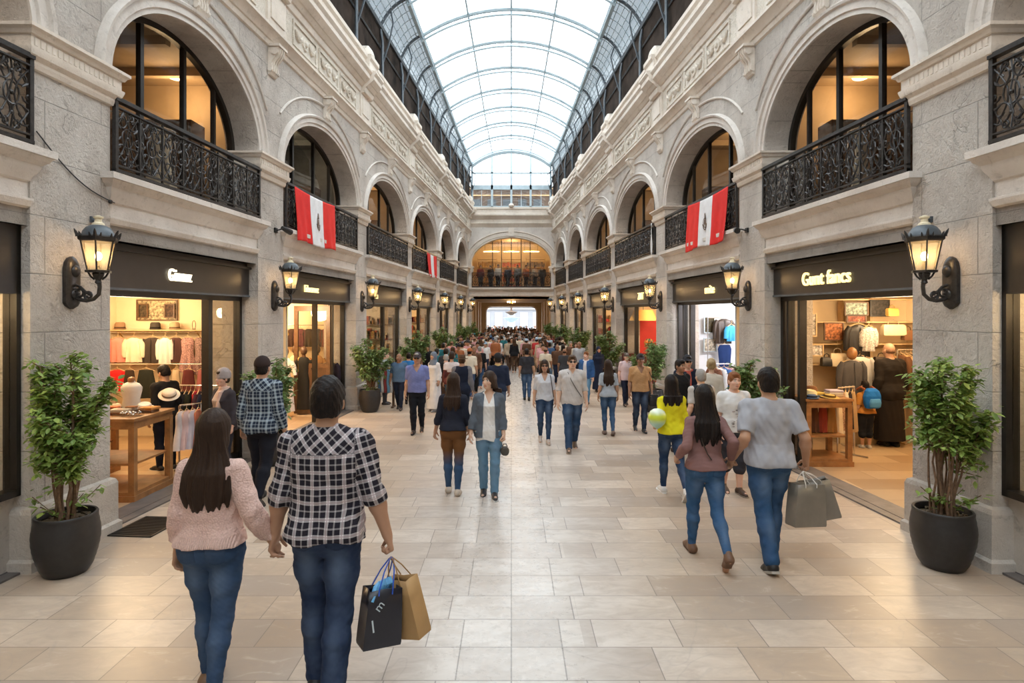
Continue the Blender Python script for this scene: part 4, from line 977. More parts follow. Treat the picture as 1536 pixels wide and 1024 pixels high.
def folded(label,loc,cols,w=.24,d=.18,rz=0):
    for k,c in enumerate(cols):
        t=thing('folded_garment',f'{c[0]} folded garment, {["bottom","second","third","top"][k]} of {label}','folded garment',(loc[0],loc[1],loc[2]+.034*k),rz,'folded garments on the tables')
        mb=MB(); rs=[]
        for z,q in ((0,.96),(.006,1),(.026,1),(.033,.95)): rs.append([(q*(w/2)*sx+(.01*math.sin(k*3+i)),q*(d/2)*sy,z) for i,(sx,sy) in enumerate(((-1,-1),(-.3,-1.03),(.4,-1),(1,-1),(1,0),(1,1),(0,1.02),(-1,1)))])
        mb.rings(rs); o=mb.build('fabric',M['cloth'],t,1); o.color=(*c[1],1)
        mb=MB(); mb.box(-w/2,w/2,-d/2-.004,-d/2+.002,.015,.018); o=mb.build('fold_line',M['cloth'],t); o.color=tuple(x*.5 for x in c[1])+(1,)
def boxy(name,label,cat,loc,w,d,h,color,mat='print',lid=True,rz=0):
    t=thing(name,label,cat,loc,rz); mb=MB(); mb.box(-w/2,w/2,-d/2,d/2,0,h); o=mb.build('body',M[mat],t); o.color=(*color,1)
    if lid: mb=MB(); mb.box(-w/2-.004,w/2+.004,-d/2-.004,d/2+.004,h*.82,h+.004); o=mb.build('lid',M['cloth'],t); o.color=tuple(min(1,x*1.3) for x in color)+(1,)
    return t
def poster(label,x,y,d,wp,hp,color,frame='dark_wood',name='framed_picture',mat='print'):
    k=d/FP; X,Y,Z=px(x,y,d); t=thing(name,label,'picture',(X,Y,Z)); w,h=wp*k/2,hp*k/2
    mb=MB(); mb.box(-w,w,-.01,.0,-h,h); o=mb.build('print',M[mat],t); o.color=(*color,1)
    mb=MB()
    for a,b,c,e in ((-w-.02,w+.02,h,h+.02),(-w-.02,w+.02,-h-.02,-h),(-w-.02,-w,-h,h),(w,w+.02,-h,h)): mb.box(a,b,-.025,.0,c,e)
    mb.build('frame',M[frame],t); return t
DW=10.86
# left clothes shop
def row(items,y0,d,shop,where,k0=0,rz=0,group=None):
    for j,(x,kind,cn,c,w,y1,mat) in enumerate(items):
        X,Y,Z=px(x,y0,d); L=(y1-y0)*d/FP
        garment_at({'shirt':'hanging_shirt','jacket':'hanging_jacket','dress':'hanging_dress','skirt':'hanging_skirt'}[kind],f'{cn} {kind} hanging {ORD[j]} from left on {where}',(X,Y-.03*(j%2),Z-.10),rz,kind,c,w*d/FP/1.05,L-.08,mat,group)
X0,_,Z0=px(166,498,DW-.10); X1=px(312,498,DW-.10)[0]
rail('upper wall rail of the left clothes shop',(X0,DW-.1),(X1,DW-.1),False,Z0)
row([(177,'shirt','salmon pink',(.72,.27,.22),27,541,'cloth'),(202,'shirt','cream',(.80,.68,.50),27,541,'cloth'),(229,'jacket','dark brown',(.055,.04,.033),34,542,'cloth'),(249,'shirt','white',(.78,.72,.66),20,545,'cloth'),(264,'jacket','plum brown',(.075,.035,.032),30,541,'cloth'),(283,'dress','dusty pink floral',(.58,.33,.31),26,556,'floral'),(301,'dress','mauve patterned',(.42,.27,.25),24,560,'floral')],498,DW-.12,'l','the upper rail of the left shop',group='clothes on the upper rail of the left shop')
Z1=px(0,546,DW-.3)[2]; X0=px(166,546,DW-.3)[0]; X1=px(314,546,DW-.3)[0]
rail('lower rail along the back of the left clothes shop',(X0,DW-.3),(X1,DW-.3),True,Z1)
row([(176,'shirt','bright red',(.62,.02,.02),28,585,'cloth'),(196,'skirt','dark brown',(.05,.03,.02),22,590,'cloth'),(219,'skirt','black olive',(.022,.024,.018),36,595,'cloth'),(246,'skirt','striped tan',(.42,.30,.19),18,600,'floral'),(264,'skirt','beige pleated',(.52,.40,.27),18,604,'cloth'),(284,'skirt','maroon',(.10,.025,.025),26,600,'cloth'),(303,'skirt','rosewood',(.30,.10,.10),20,600,'cloth')],546,DW-.32,'l','the lower rail of the left shop',group='clothes on the lower rail of the left shop')
poster('dark carved double frame hung high on the back wall of the left shop',236,465,DW+.09,58,28,(.62,.50,.30),'brown_frame')
for x,c in ((215,(.10,.07,.04)),(255,(.10,.05,.03))): poster(f'small dark print inside the double frame, {"left" if x<230 else "right"}',x,466,DW+.05,12,18,c,'brown_frame')
t=thing('hat_shelf','thin wall shelf above the upper rail of the left clothes shop','shelf',px(240,494,DW-.02)); 
mb=MB(); mb.box(-.85,.85,-.14,.1,-.02,.0); mb.build('board',M['pale_wood'],t)
for x in (-.7,.7): mb=MB(); mb.tube([(x,.1,-.18),(x,.05,-.15),(x,-.1,-.02)],.01,5); mb.build('bracket',M['brass'],t)
for x,c,nm in ((180,(.30,.18,.10),'brown'),(233,(.06,.05,.04),'black netted'),(262,(.45,.33,.20),'tan')): 
    X,Y,Z=px(x,494,DW-.08); hat_at(f'{nm} hat on the wall shelf of the left shop',(X,Y,Z),c,.10,.085,.13)
t=thing('necklace_stand','thin loop necklace stand on the wall shelf of the left shop','stand',px(291,494,DW-.08)); mb=MB(); mb.tube([(.03*math.sin(2*PI*k/14),0,.08+.08*math.cos(2*PI*k/14)) for k in range(15)],.006,5); mb.lathe([(.03,0),(.03,.01),(.005,.015)],10); mb.build('loop',M['brown_frame'],t)
# round rack of clothes near the doorway
Y=9.0; Z=px(0,578,Y)[2]; Xa,Xb=px(268,0,Y)[0],px(330,0,Y)[0]
rail('front clothes rail by the pane of the left shop',(Xa,Y),(Xb,Y),True,Z)
cl=[('black',(.012,.012,.014)),('charcoal',(.03,.03,.035)),('olive black',(.02,.022,.015)),('coral red',(.60,.05,.06)),('dark plum',(.05,.02,.03)),('navy',(.012,.016,.04)),('tan',(.45,.30,.14)),('ink black',(.010,.010,.012)),('ivory',(.70,.62,.48))]
for j,(cn,c) in enumerate(cl):
    x=Xa+.05+(Xb-Xa-.1)*j/8
    garment_at('hanging_jacket' if j!=3 else 'hanging_dress',f'{cn} garment hanging edge-on on the front rail of the left shop',(x,Y,Z-.095),PI/2+.25,'jacket' if j!=3 else 'dress',c,.34,.70 if j!=3 else .62,'cloth','clothes on the front rail of the left shop')
# hat table of the left shop
wood_table('honey-brown wooden display table with corner posts in the left clothes shop',-5.45,-4.46,7.1,7.95,1.0)
hat_at('white sun hat on the near table of the left shop',(-4.72,7.72,1.0),(.74,.68,.58),.14,.085,.10,.3)
hat_at('pale straw hat held over the far end of the left table',(-4.55,7.98,1.16),(.80,.62,.45),.13,.085,.08,.5)
hat_at('cream hat at the back of the left table',(-5.1,7.7,1.0),(.75,.60,.42),.13,.085,.09)
folded('the stack at the left table front',(-5.15,7.35,1.0),[('white',(.72,.68,.62)),('tan',(.45,.30,.16)),('black',(.02,.02,.02))])
folded('the stack at the middle of the left table',(-4.85,7.45,1.0),[('rust',(.30,.10,.04)),('cream',(.72,.62,.48))],.2,.16,.2)
folded('the low stack at the right edge of the left table',(-4.60,7.62,1.0),[('brown',(.16,.08,.04)),('orange',(.50,.22,.06))],.18,.16,-.1)
t=thing('glass_tray','clear glass tray of trinkets on the left table corner','tray',(-4.66,7.30,1.0)); mb=MB(); mb.box(-.14,.14,-.09,.09,0,.09); mb.build('case',M['glassbox'],t)
mb=MB(); rn=random.Random(3)
for k in range(24): mb.ball((rn.uniform(-.12,.12),rn.uniform(-.07,.07),.02+rn.uniform(0,.03)),.014,n=6,m=4)
o=mb.build('trinkets',M['chrome'],t,.8); o['kind']='stuff'
for k,(x,y,c,nm) in enumerate(((-4.92,7.22,(.55,.50,.45),'grey'),(-5.0,7.55,(.6,.2,.1),'red'),(-4.78,7.55,(.25,.12,.06),'brown'))): boxy('gift_box',f'small {nm} box among the goods on the left table','box',(x,y,1.0),.10,.08,.08,c)
def bust(label,loc,c):
    t=thing('bust_form',label,'mannequin',loc); mb=MB(); mb.lathe([(.11,0),(.12,.05),(.105,.14),(.13,.24),(.135,.29),(.10,.335),(.045,.36),(.04,.40),(.02,.41)],20,sy=.65); o=mb.build('torso',M['cloth'],t,.8); o.color=(*c,1)
    mb=MB(); mb.lathe([(.042,.36),(.045,.40),(.03,.42),(.005,.425)],14); mb.build('neck_cap',M['wood'],t,.8); return t
bust('white shirt bust form on the left table',(-4.95,7.82,1.0),(.75,.72,.68)); bust('cream shirt bust form at the rear of the left table',(-5.25,7.8,1.0),(.72,.56,.36)); bust('dark brown bust form behind the left table',(-5.85,8.3,.95),(.10,.05,.03))
wood_table('low dark table behind the hat table in the left shop',-6.2,-5.6,8.1,8.6,.95)
rail('short rail of pale dresses beside the left table',(-4.62,8.35),(-4.42,8.55),True,.97)
for j,(c,nm) in enumerate((((.72,.66,.64),'white'),((.70,.50,.48),'pale pink'),((.60,.55,.60),'lilac grey'),((.55,.18,.10),'rust edged'))):
    garment_at('hanging_dress',f'{nm} child-size dress hanging at the end of the left table',(-4.61+.055*j,8.36+.055*j,.885),PI/4+.9,'dress',c,.30,.52,'cloth','child dresses by the left table')
# right clothes shop
wood_table('honey-brown wooden hat table at the right clothes shop entrance',4.30,5.0,8.75,9.4,1.0)
hat_at('cream straw hat with a dark band on the right hat table',(4.46,8.95,1.0),(.76,.62,.34),.13,.085,.11,.15)
hat_at('brown felt hat behind the straw hat on the right table',(4.62,9.25,1.0),(.22,.10,.045),.11,.09,.13)
hat_at('ochre cap-like hat lying flat on the right table',(4.72,8.9,1.0),(.50,.34,.10),.14,.08,.05,.1)
hat_at('dark blue hat at the left front of the right table',(4.42,8.82,1.0),(.10,.14,.22),.10,.07,.06)
folded('the stack on the right hat table',(4.86,9.05,1.0),[('beige',(.62,.48,.32)),('cream',(.72,.64,.5)),('lilac',(.55,.48,.58))],.2,.18)
folded('the small pile at the right table edge',(4.60,9.02,1.0),[('blue',(.12,.20,.32)),('yellow',(.6,.42,.10))],.16,.14,.3)
for j,(cn,c) in enumerate((('rust orange',(.42,.12,.03)),('brown',(.14,.06,.03)),('brick red',(.36,.06,.03)),('amber',(.42,.20,.05)))):
    garment_at('hanging_skirt',f'{cn} cloth hanging under the right hat table',(4.42+.13*j,9.02,.87),0,'skirt',c,.17,.40,'cloth','cloths under the right hat table',hang=False)
rail('small rail of fringed cloths right of the hat table',(5.03,9.25),(5.40,9.45),True,1.10)
for j,(cn,c) in enumerate((('cream fringed',(.72,.60,.44)),('peach fringed',(.62,.38,.25)),('ivory fringed',(.70,.64,.54)),('dark fringed',(.05,.04,.05)),('tan fringed',(.45,.30,.16)))):
    garment_at('hanging_skirt',f'{cn} cloth on the small rail right of the hat table',(5.05+.08*j,9.26+.045*j,1.02),.9,'skirt',c,.24,.62-.05*(j%2),'floral' if j%2 else 'cloth','fringed cloths on the right shop rail')
t=thing('wall_shelving','tall cream wall shelving with posts at the back of the right clothes shop','shelving',px(1305,0,DW)[:2]+(.012,)); xs=[(q-1305)*DW/FP for q in (1205,1262,1302,1372)]
for x in xs: mb=MB(); mb.box(x-.02,x+.02,-.10,.08,0,2.55); mb.build('post',M['pale_wood'],t)
for y in (450,483,515,545): z=px(0,y,DW)[2]; mb=MB(); mb.box(xs[0],xs[-1],-.28,.08,z-.02,z); mb.build('shelf_board',M['pale_wood'],t)
for x,y,w,h,c,l,fr in ((1250,497,26,24,(.55,.20,.08),'busy orange and red picture','dark_wood'),(1284,463,32,17,(.35,.42,.36),'wide landscape picture','dark_wood'),(1212,487,22,32,(.78,.72,.64),'white card rack of brooches','pale_wood'),(1218,525,30,15,(.80,.74,.70),'white notice panel','pale_wood'),(1319,462,26,22,(.035,.03,.028),'black framed panel','black'),(1284,478,26,8,(.35,.10,.06),'low red frame','dark_wood')):
    poster(f'{l} on the back wall of the right shop',x,y,DW-.3,w,h,c,fr)
def tote(label,x,y,w,h,c,mat='leather'):
    k=(DW-.35)/FP; X,Y,Z=px(x,y+h/2,DW-.35); t=thing('handbag',label,'bag',(X,Y,Z),0,'bags on the right shop shelving'); a,hh=w*k/2,h*k
    mb=MB(); mb.rings([[(sx*a*q,sy*.05*q2,z) for sx,sy in ((-1,-1),(0,-1.2),(1,-1),(1,1),(0,1.1),(-1,1))] for z,q,q2 in ((0,.92,1),(.02,1,1.1),(hh*.6,.98,1),(hh*.75,.86,.5))]); o=mb.build('body',M[mat],t,.8); o.color=(*c,1)
    mb=MB(); mb.tube([(-a*.5,0,hh*.72),(-a*.4,0,hh*.95),(0,0,hh*1.05),(a*.4,0,hh*.95),(a*.5,0,hh*.72)],.008,5); o=mb.build('handle',M['leather'],t,.8); o.color=(*(x*.5 for x in c),1)
tote('cream quilted handbag on the right shop shelf',1340,492,34,22,(.75,.62,.40)); tote('honey yellow handbag above the cream bag',1338,466,16,16,(.60,.38,.10)); tote('beige cloth bag on the lower right shop shelf',1256,536,24,26,(.66,.54,.38),'cloth'); tote('black handbag by the grey cards of the right shop',1240,540,16,18,(.02,.018,.018)); tote('brown handbag at the right end of the shelf',1362,500,16,20,(.20,.09,.04)); tote('dark handbag under the cream bag',1322,540,22,20,(.05,.03,.02)); tote('tan handbag under the cream bag, further right',1348,538,20,18,(.40,.22,.09))
X,Y,Z=px(1288,483,DW-.45); garment_at('hanging_jacket','black leather jacket hanging on the right shop shelving',(X,Y,Z-.05),0,'jacket',(.014,.012,.013),.40,.55,'leather')
X,Y,Z=px(1303,490,DW-.5); garment_at('hanging_shirt','white patterned scarf shirt beside the black leather jacket',(X,Y,Z),0,'shirt',(.72,.66,.60),.22,.42,'floral')
X,Y,Z=px(1278,545,DW-.7); garment_at('hanging_jacket','dark grey quilted jacket on a stand in the right shop',(X,Y,Z+.05),.2,'jacket',(.085,.08,.085),.46,.62)
X,Y,Z=px(1290,535,DW-.5); garment_at('hanging_shirt','pale grey shirt behind the quilted jacket in the right shop',(X,Y,Z),0,'shirt',(.60,.56,.52),.44,.5)
t=thing('garment_stand','thin stand carrying the quilted jacket in the right shop','stand',px(1278,0,DW-.7)[:2]+(.012,)); mb=MB(); mb.tube([(0,0.03,0),(0,.03,1.32)],.012,6); mb.lathe([(.16,0),(.16,.02),(.02,.03)],16); mb.build('pole',M['chrome'],t,.6)
mb=MB(); mb.ball((0,.0,1.56),.08,.09,.11); mb.build('head_form',M['wood'],t,1)
Xa=px(1345,0,DW-.4)[0]; rail('rail of dark and tan clothes at the right end of the right shop',(Xa,DW-.42),(Xa+.55,DW-.42),True,1.62)
for j,(cn,c) in enumerate((('brown',(.13,.06,.03)),('tan',(.45,.27,.12)),('black',(.015,.014,.014)),('red',(.35,.05,.04)),('cream',(.66,.55,.40)),('navy',(.02,.03,.06)))): garment_at('hanging_shirt',f'{cn} shirt hanging edge-on at the right end of the right shop',(Xa+.06+.085*j,DW-.42,1.53),PI/2+.2,'shirt',c,.36,.62,'cloth','shirts at the right end of the right shop')
boxy('storage_chest','low pale wooden chest along the back of the right shop','chest',px(1295,0,DW-.4)[:2]+(.012,),1.0,.35,.42,(.52,.38,.22),'cloth')
# second left shop: mannequins
def mannequin(label,x,y,c,skirt=.17,mat='cloth',head=(.10,.05,.03)):
    t=thing('mannequin',label,'mannequin',(x,y,.012)); mb=MB(); mb.lathe([(.15,0),(.15,.015),(.02,.03),(.014,.5)],16); mb.build('stand',M['chrome'],t,.6)
    mb=MB(); n=28; mb.rings([[(r*math.cos(2*PI*k/n)*(1+.06*math.sin(7*2*PI*k/n)*f),r*.72*math.sin(2*PI*k/n)*(1+.08*math.sin(9*2*PI*k/n)*f),z) for k in range(n)] for r,z,f in ((skirt*1.15,.12,1),(skirt,.45,.9),(.15,.75,.5),(.115,.92,.2),(.135,1.08,0),(.15,1.18,0),(.10,1.25,0),(.05,1.28,0))]); 
    for sg in (-1,1): mb.tube([(sg*.13,0,1.2),(sg*.19,.0,1.08),(sg*.21,0,.9)],[.05,.05,.045],10)
    o=mb.build('dress',M[mat],t,.9); o.color=(*c,1)
    mb=MB(); mb.lathe([(.045,1.26),(.04,1.32)],12); mb.ball((0,0,1.41),.075,.085,.10); mb.build('head_form',M['dark_wood'],t,1); return t
X,d=ground(440,628); mannequin('mannequin in a white two-tier dress inside the second left shop',X-.25,d+.2,(.74,.70,.66)); X,d=ground(457,618); mannequin('mannequin in a cream draped dress inside the second left shop',X-.25,d+.1,(.64,.48,.30)); mannequin('mannequin in a black long dress inside the second left shop',-4.6,13.3,(.02,.018,.016),.14); mannequin('mannequin in an orange-tan dress deep in the second left shop',-4.45,13.75,(.50,.24,.08),.13)
rail('upper rail at the back of the second left shop',(-5.5,14.1),(-4.3,14.1),False,1.98)
for j,(cn,c) in enumerate((('mustard',(.45,.28,.06)),('dark brown',(.06,.03,.02)),('plum',(.14,.04,.06)),('black beaded',(.03,.025,.025)),('slate',(.05,.05,.06)),('maroon',(.18,.03,.03)))): garment_at('hanging_shirt',f'{cn} top on the back rail of the second left shop',(-5.35+.2*j,14.08,1.89),0,'shirt',c,.26,.42,'floral','tops on the back rail of the second left shop')
garment_at('hanging_jacket','dark jacket hung behind the side pane of the second left shop',(-4.10,13.55,1.15),.3,'jacket',(.03,.02,.03),.36,.55); poster('small reddish poster above the dark jacket, second left shop',506,505,14.1,9,18,(.5,.25,.15))
# cool white shop
for x,y,w,h,c,l in ((1064,487,14,22,(.10,.075,.03),'black and gold printed panel'),(1065,517,17,18,(.60,.52,.40),'pale pictured cards')): poster(f'{l} in the cool white shop',x,y,14.15,w,h,c,'steel')
garment_at('hanging_jacket','dark brown leather jacket in the cool white shop',px(1086,478,14.0),0,'jacket',(.05,.03,.02),.40,.58,'leather'); garment_at('hanging_shirt','turquoise blue top in the cool white shop',px(1097,488,13.8),.3,'shirt',(.05,.30,.55),.26,.36)
X,Y,Z=px(1087,517,13.9); garment_at('hanging_dress','long royal navy dress in the cool white shop',(X,Y,Z),0,'dress',(.012,.03,.11),.40,.95)
rail('tall rail in the cool white shop',(4.55,13.9),(5.4,13.9),True,2.15)
folded('the stack on the white shop table',(4.35,12.6,.95),[('white',(.7,.7,.72)),('orange',(.6,.25,.06)),('blue',(.1,.2,.45))]); wood_table('low wooden table of folded clothes in the white shop',4.1,4.7,12.3,12.9,.95); hat_at('orange hat on the white shop table',(4.5,12.5,.95),(.62,.30,.08),.13,.08,.09)
X=4.05
for j,(cn,c) in enumerate((('rust checked',(.30,.12,.07)),('white',(.7,.68,.68)),('blue',(.06,.14,.35)),('pink',(.6,.3,.35)))): garment_at('hanging_shirt',f'{cn} T-shirt on the front rail of the white shop',(4.02+.10*j,11.9,1.17),PI/2+.4,'shirt',c,.34,.5,'floral' if j==0 else 'cloth','T-shirts on the front rail of the white shop')
rail('front rail of T-shirts in the white shop',(3.98,11.9),(4.42,11.9),True,1.25)
# red shop
mb=MB(); mb.box(3.45,6.2,19.10,19.16,0,2.05); mb.build('wall_shop_red',M['wall_red'],kind='structure')
t=thing('pendant_shade','large amber drum lampshade hanging in the red shop','lamp',px(965,478,18.2)); mb=MB(); mb.lathe([(.42,-.05),(.30,.22),(.28,.27)],28,cap0=False,cap1=False); o=mb.build('shade',M['cloth'],t,.8); o.color=(.75,.42,.14,1); mb=MB(); mb.tube([(0,0,.27),(0,0,.5)],.01,5); mb.build('cord',M['black'],t)
mb=MB(); mb.ball((0,0,.08),.06,n=10,m=7); mb.build('bulb',M['disc'],t,1)
t=thing('armchair','dark red armchair inside the red shop','chair',(3.85,18.3,.012)); mb=MB(); mb.box(-.4,.4,-.35,.35,.2,.45); o=mb.build('seat',M['leather'],t); o.color=(.12,.012,.01,1); mb=MB(); mb.box(-.4,.4,.25,.42,.4,1.0); o=mb.build('backrest',M['leather'],t); o.color=(.12,.012,.01,1)
for x in (-.42,.34): mb=MB(); mb.box(x,x+.1,-.35,.35,.3,.65); o=mb.build('armrest',M['leather'],t); o.color=(.12,.012,.01,1)
for x in (-.33,.33):
    for y in (-.3,.3): mb=MB(); mb.box(x-.03,x+.03,y-.03,y+.03,0,.2); mb.build('leg',M['dark_wood'],t)
t=thing('globe_lamp','glowing orange globe lamp on the red shop sill','lamp',px(973,514,17.4)); mb=MB(); mb.ball((0,0,0),.14,.14,.12,14,8); o=mb.build('globe',M['plastic'],t,1); o.color=(.85,.22,.03,1); mb=MB(); mb.tube([(0,0,-1.2),(0,0,-.12)],.02,6); mb.lathe([(.15,-1.36),(.15,-1.33),(.02,-1.3)],14); mb.build('pole',M['brass'],t)
# shelving with goods in the farther shops
def shelf_unit(label,x,y,w,hues,rz=0):
    t=thing('shop_shelving',label,'shelving',(x,y,.012),rz,'shelving in the farther shops')
    for e in (-w/2,w/2-.03): mb=MB(); mb.box(e,e+.03,-.3,0,0,2.2); mb.build('upright',M['dark_wood'],t)
    rn=random.Random(int(x*100+y))
    for z in (.1,.55,1.0,1.45,1.9):
        mb=MB(); mb.box(-w/2,w/2,-.3,0,z-.03,z); mb.build('board',M['dark_wood'],t)
    for q,c in enumerate(hues):
        mb=MB()
        for z in (.1,.55,1.0,1.45,1.9):
            xx=-w/2+.06+.1*q
            while xx<w/2-.15:
                a=rn.uniform(.06,.15); mb.box(xx,xx+a,-.26,-.05,z,z+rn.uniform(.1,.32)); xx+=a+rn.uniform(.1,.3)
        o=mb.build('goods',M['print'],t); o.color=(*c,1); o['kind']='stuff'
for s in (-1,1):
    for i in (3,4,5,6):
        if (s,i)==(1,3): continue
        d1=OPEN[i][1]; x=s*(W(d1)+1.25)
        shelf_unit(f'dark shelving of goods at the end of the {ORD[i-1]} {SIDE[s]} shop',x,d1+.22,1.7,[(.55,.30,.10),(.5,.08,.05),(.6,.5,.35)] if i!=4 else [(.55,.05,.04),(.4,.06,.04),(.6,.3,.1)])
        boxy('sales_counter',f'wooden sales counter inside the {ORD[i-1]} {SIDE[s]} shop','counter',(s*(W(d1-1.2)+1.2),d1-1.2,.012),1.0,.5,.9,(.25,.11,.05),'cloth')
# striped goods stand outside the third left shop
t=thing('goods_stand','small wooden stand hung with blue white and red striped cloths','stand',(-3.03,14.4,0)); 
for x in (-.2,.2): mb=MB(); mb.box(x-.03,x+.03,-.15,.15,0,.04); mb.box(x-.025,x+.025,-.03,.03,.04,.92); mb.build('leg',M['dark_wood'],t)
mb=MB(); mb.box(-.26,.26,-.14,.14,.92,.95); mb.build('top',M['wood'],t)
for j,c in enumerate(((.55,.60,.66),(.10,.22,.48),(.70,.70,.70),(.40,.08,.08),(.2,.4,.6),(.75,.75,.76))):
    mb=MB(); x=-.18+.072*j; mb.grid(lambda u,v:(x-.03+.06*u+.008*math.sin(v*9),-.16-.01*math.sin(u*6),.92-.55*v),6,10); o=mb.build('striped_cloth',M['cloth'],t,1); o.color=(*c,1); m=o.modifiers.new('t','SOLIDIFY'); m.thickness=.006
# a few furnishings upstairs behind the arches
for s,i,x,dark in ((-1,1,.35,True),(1,1,.4,False),(-1,2,.5,True),(-1,3,.6,True),(1,2,.5,False),(1,3,.6,True)):
    d0,d1=OPEN[i]; X,Y,Z=P(s,d1-.05,-1.3,ZS-.02)
    t=thing('tall_cupboard',f'tall dark cupboard upstairs in the {bayname(s,i)}','cupboard',(X,Y,Z),0)
    mb=MB(); mb.box(-.5,.5,-.4,.0,0,1.45); mb.build('body',M['dark_wood'],t)
    for e in (-.47,.02): mb=MB(); mb.box(e,e+.45,-.43,-.4,.05,1.4); f=mb.build('door',M['brown_frame'],t); mb=MB(); mb.ball((e+(.40 if e<0 else .05),-.445,.75),.02,n=8,m=5); mb.build('knob',M['brass'],f,1)
    garment_at('hanging_dress',f'pale dress hung upstairs in the {bayname(s,i)}',P(s,d0+(d1-d0)*.72,-.95,ZS+1.15),.4,'dress',(.62,.50,.36),.40,.9)
    garment_at('hanging_jacket',f'brown coat hung upstairs in the {bayname(s,i)}',P(s,d0+(d1-d0)*.55,-1.15,ZS+1.12),.4,'jacket',(.16,.08,.04),.44,.8)
    rail(f'clothes rail upstairs in the {bayname(s,i)}',P(s,d0+(d1-d0)*.5,-1.2,0)[:2],P(s,d0+(d1-d0)*.8,-.9,0)[:2],True,1.22).location.z=ZS-.02
# ---- people: each figure is a smooth distance field turned into one continuous skin, clothes likewise
def V(*a): return np.array(a,float)
def cap(a,b,ra,rb=None,k=.02,sub=0): return ('cap',np.array(a,float),np.array(b,float),ra,ra if rb is None else rb,k,sub)
def ell(c,r,k=.02,sub=0,R=None): return ('ell',np.array(c,float),np.array(r,float),k,sub,R)
def loft(rows,k=.02,sub=0,xf=None,p=2.2): return ('loft',np.array(rows,float),k,sub,xf,p)
class Field:
    def __init__(s,lo,hi,h):
        s.o=np.array(lo,float); s.h=h; s.n=np.ceil((np.array(hi)-s.o)/h).astype(int)+1
        s.F=np.full(tuple(s.n),.15,np.float32)
        s.ax=[(s.o[i]+h*np.arange(s.n[i])).astype(np.float32) for i in range(3)]
    def sub(s,lo,hi):
        sl=[]
        for i in range(3):
            a=int(max(0,math.floor((lo[i]-s.o[i])/s.h))); b=int(min(s.n[i],math.ceil((hi[i]-s.o[i])/s.h)+1)); sl.append(slice(a,max(a,b)))
        return tuple(sl),(s.ax[0][sl[0]][:,None,None],s.ax[1][sl[1]][None,:,None],s.ax[2][sl[2]][None,None,:])
    def put(s,pr,grow=0.0):
        k=pr[-1] if False else None
        if pr[0]=='cap':
            _,a,b,ra,rb,k,sb=pr; ra+=grow; rb+=grow; m=max(ra,rb)+k+2.5*s.h
            sl,(X,Y,Z)=s.sub(np.minimum(a,b)-m,np.maximum(a,b)+m); d=b-a; L=max(float(d@d),1e-9)
            t=np.clip(((X-a[0])*d[0]+(Y-a[1])*d[1]+(Z-a[2])*d[2])/L,0,1)
            f=np.sqrt((X-a[0]-t*d[0])**2+(Y-a[1]-t*d[1])**2+(Z-a[2]-t*d[2])**2)-(ra+(rb-ra)*t)
        elif pr[0]=='ell':
            _,c,r,k,sb,R=pr; r=r+grow; m=r.max()+k+2.5*s.h
            sl,(X,Y,Z)=s.sub(c-m,c+m); x,y,z=X-c[0],Y-c[1],Z-c[2]
            if R is not None: x,y,z=[R[0][i]*x+R[1][i]*y+R[2][i]*z for i in range(3)]
            k0=np.sqrt((x/r[0])**2+(y/r[1])**2+(z/r[2])**2); k1=np.sqrt((x/r[0]**2)**2+(y/r[1]**2)**2+(z/r[2]**2)**2)
            f=k0*(k0-1)/np.maximum(k1,1e-6)
        else:
            _,rw,k,sb,xf,p=pr; z0,z1=rw[0,0],rw[-1,0]; m=max(rw[:,1].max(),rw[:,2].max())+abs(rw[:,3]).max()+grow+k+2.5*s.h
            c=np.zeros(3) if xf is None else xf[1]
            e=m if xf is None else m*1.5
            sl,(X,Y,Z)=s.sub(V(c[0]-e,c[1]-e,c[2]+z0-m*.3-k-.03),V(c[0]+e,c[1]+e,c[2]+z1+m*.3+k+.03))
            x,y,z=X-c[0],Y-c[1],Z-c[2]
            if xf is not None: R=xf[0]; x,y,z=[R[0][i]*x+R[1][i]*y+R[2][i]*z for i in range(3)]
            zz=np.clip(z,z0,z1); rx=np.interp(zz,rw[:,0],rw[:,1])+grow; ry=np.interp(zz,rw[:,0],rw[:,2])+grow; cy=np.interp(zz,rw[:,0],rw[:,3])
            q=(np.abs(x/rx)**p+np.abs((y-cy)/ry)**p)**(1/p); f=(q-1)*np.minimum(rx,ry)
            dz=np.abs(z-zz); f=np.where(dz>0,np.sqrt(np.maximum(f,0)**2+dz**2)+np.minimum(f,0)*0,f)
        f=f.astype(np.float32); G=s.F[sl]
        if G.size==0: return
        if sb: f=-f; hh=np.maximum(k-np.abs(G-f),0)/max(k,1e-6); s.F[sl]=np.maximum(G,f)+hh*hh*k*.25
        else: hh=np.maximum(k-np.abs(G-f),0)/max(k,1e-6); s.F[sl]=np.minimum(G,f)-hh*hh*k*.25
    def folds(s,amp,fr,seed=0,stretch=(1,1,.5)):
        X,Y,Z=s.ax[0][:,None,None]*stretch[0],s.ax[1][None,:,None]*stretch[1],s.ax[2][None,None,:]*stretch[2]
        r=random.Random(seed)
        for j in range(3):
            f=fr*(1,1.7,2.9)[j]; a=[r.uniform(-1,1)*f for _ in range(6)]; ph=r.uniform(0,6)
            s.F+= (amp/(1,1.6,2.6)[j])*np.sin(a[0]*X+a[1]*Y+f*Z*.9+ph)*np.sin(a[3]*X+f*.8*Y+a[5]*Z+ph*2)
    def clipz(s,z0=None,z1=None,wave=0):
        Z=s.ax[2][None,None,:]
        if z0 is not None: s.F=np.maximum(s.F,(z0+wave*np.sin(s.ax[0]*23)[:,None,None])-Z).astype(np.float32)
        if z1 is not None: s.F=np.maximum(s.F,Z-z1).astype(np.float32)
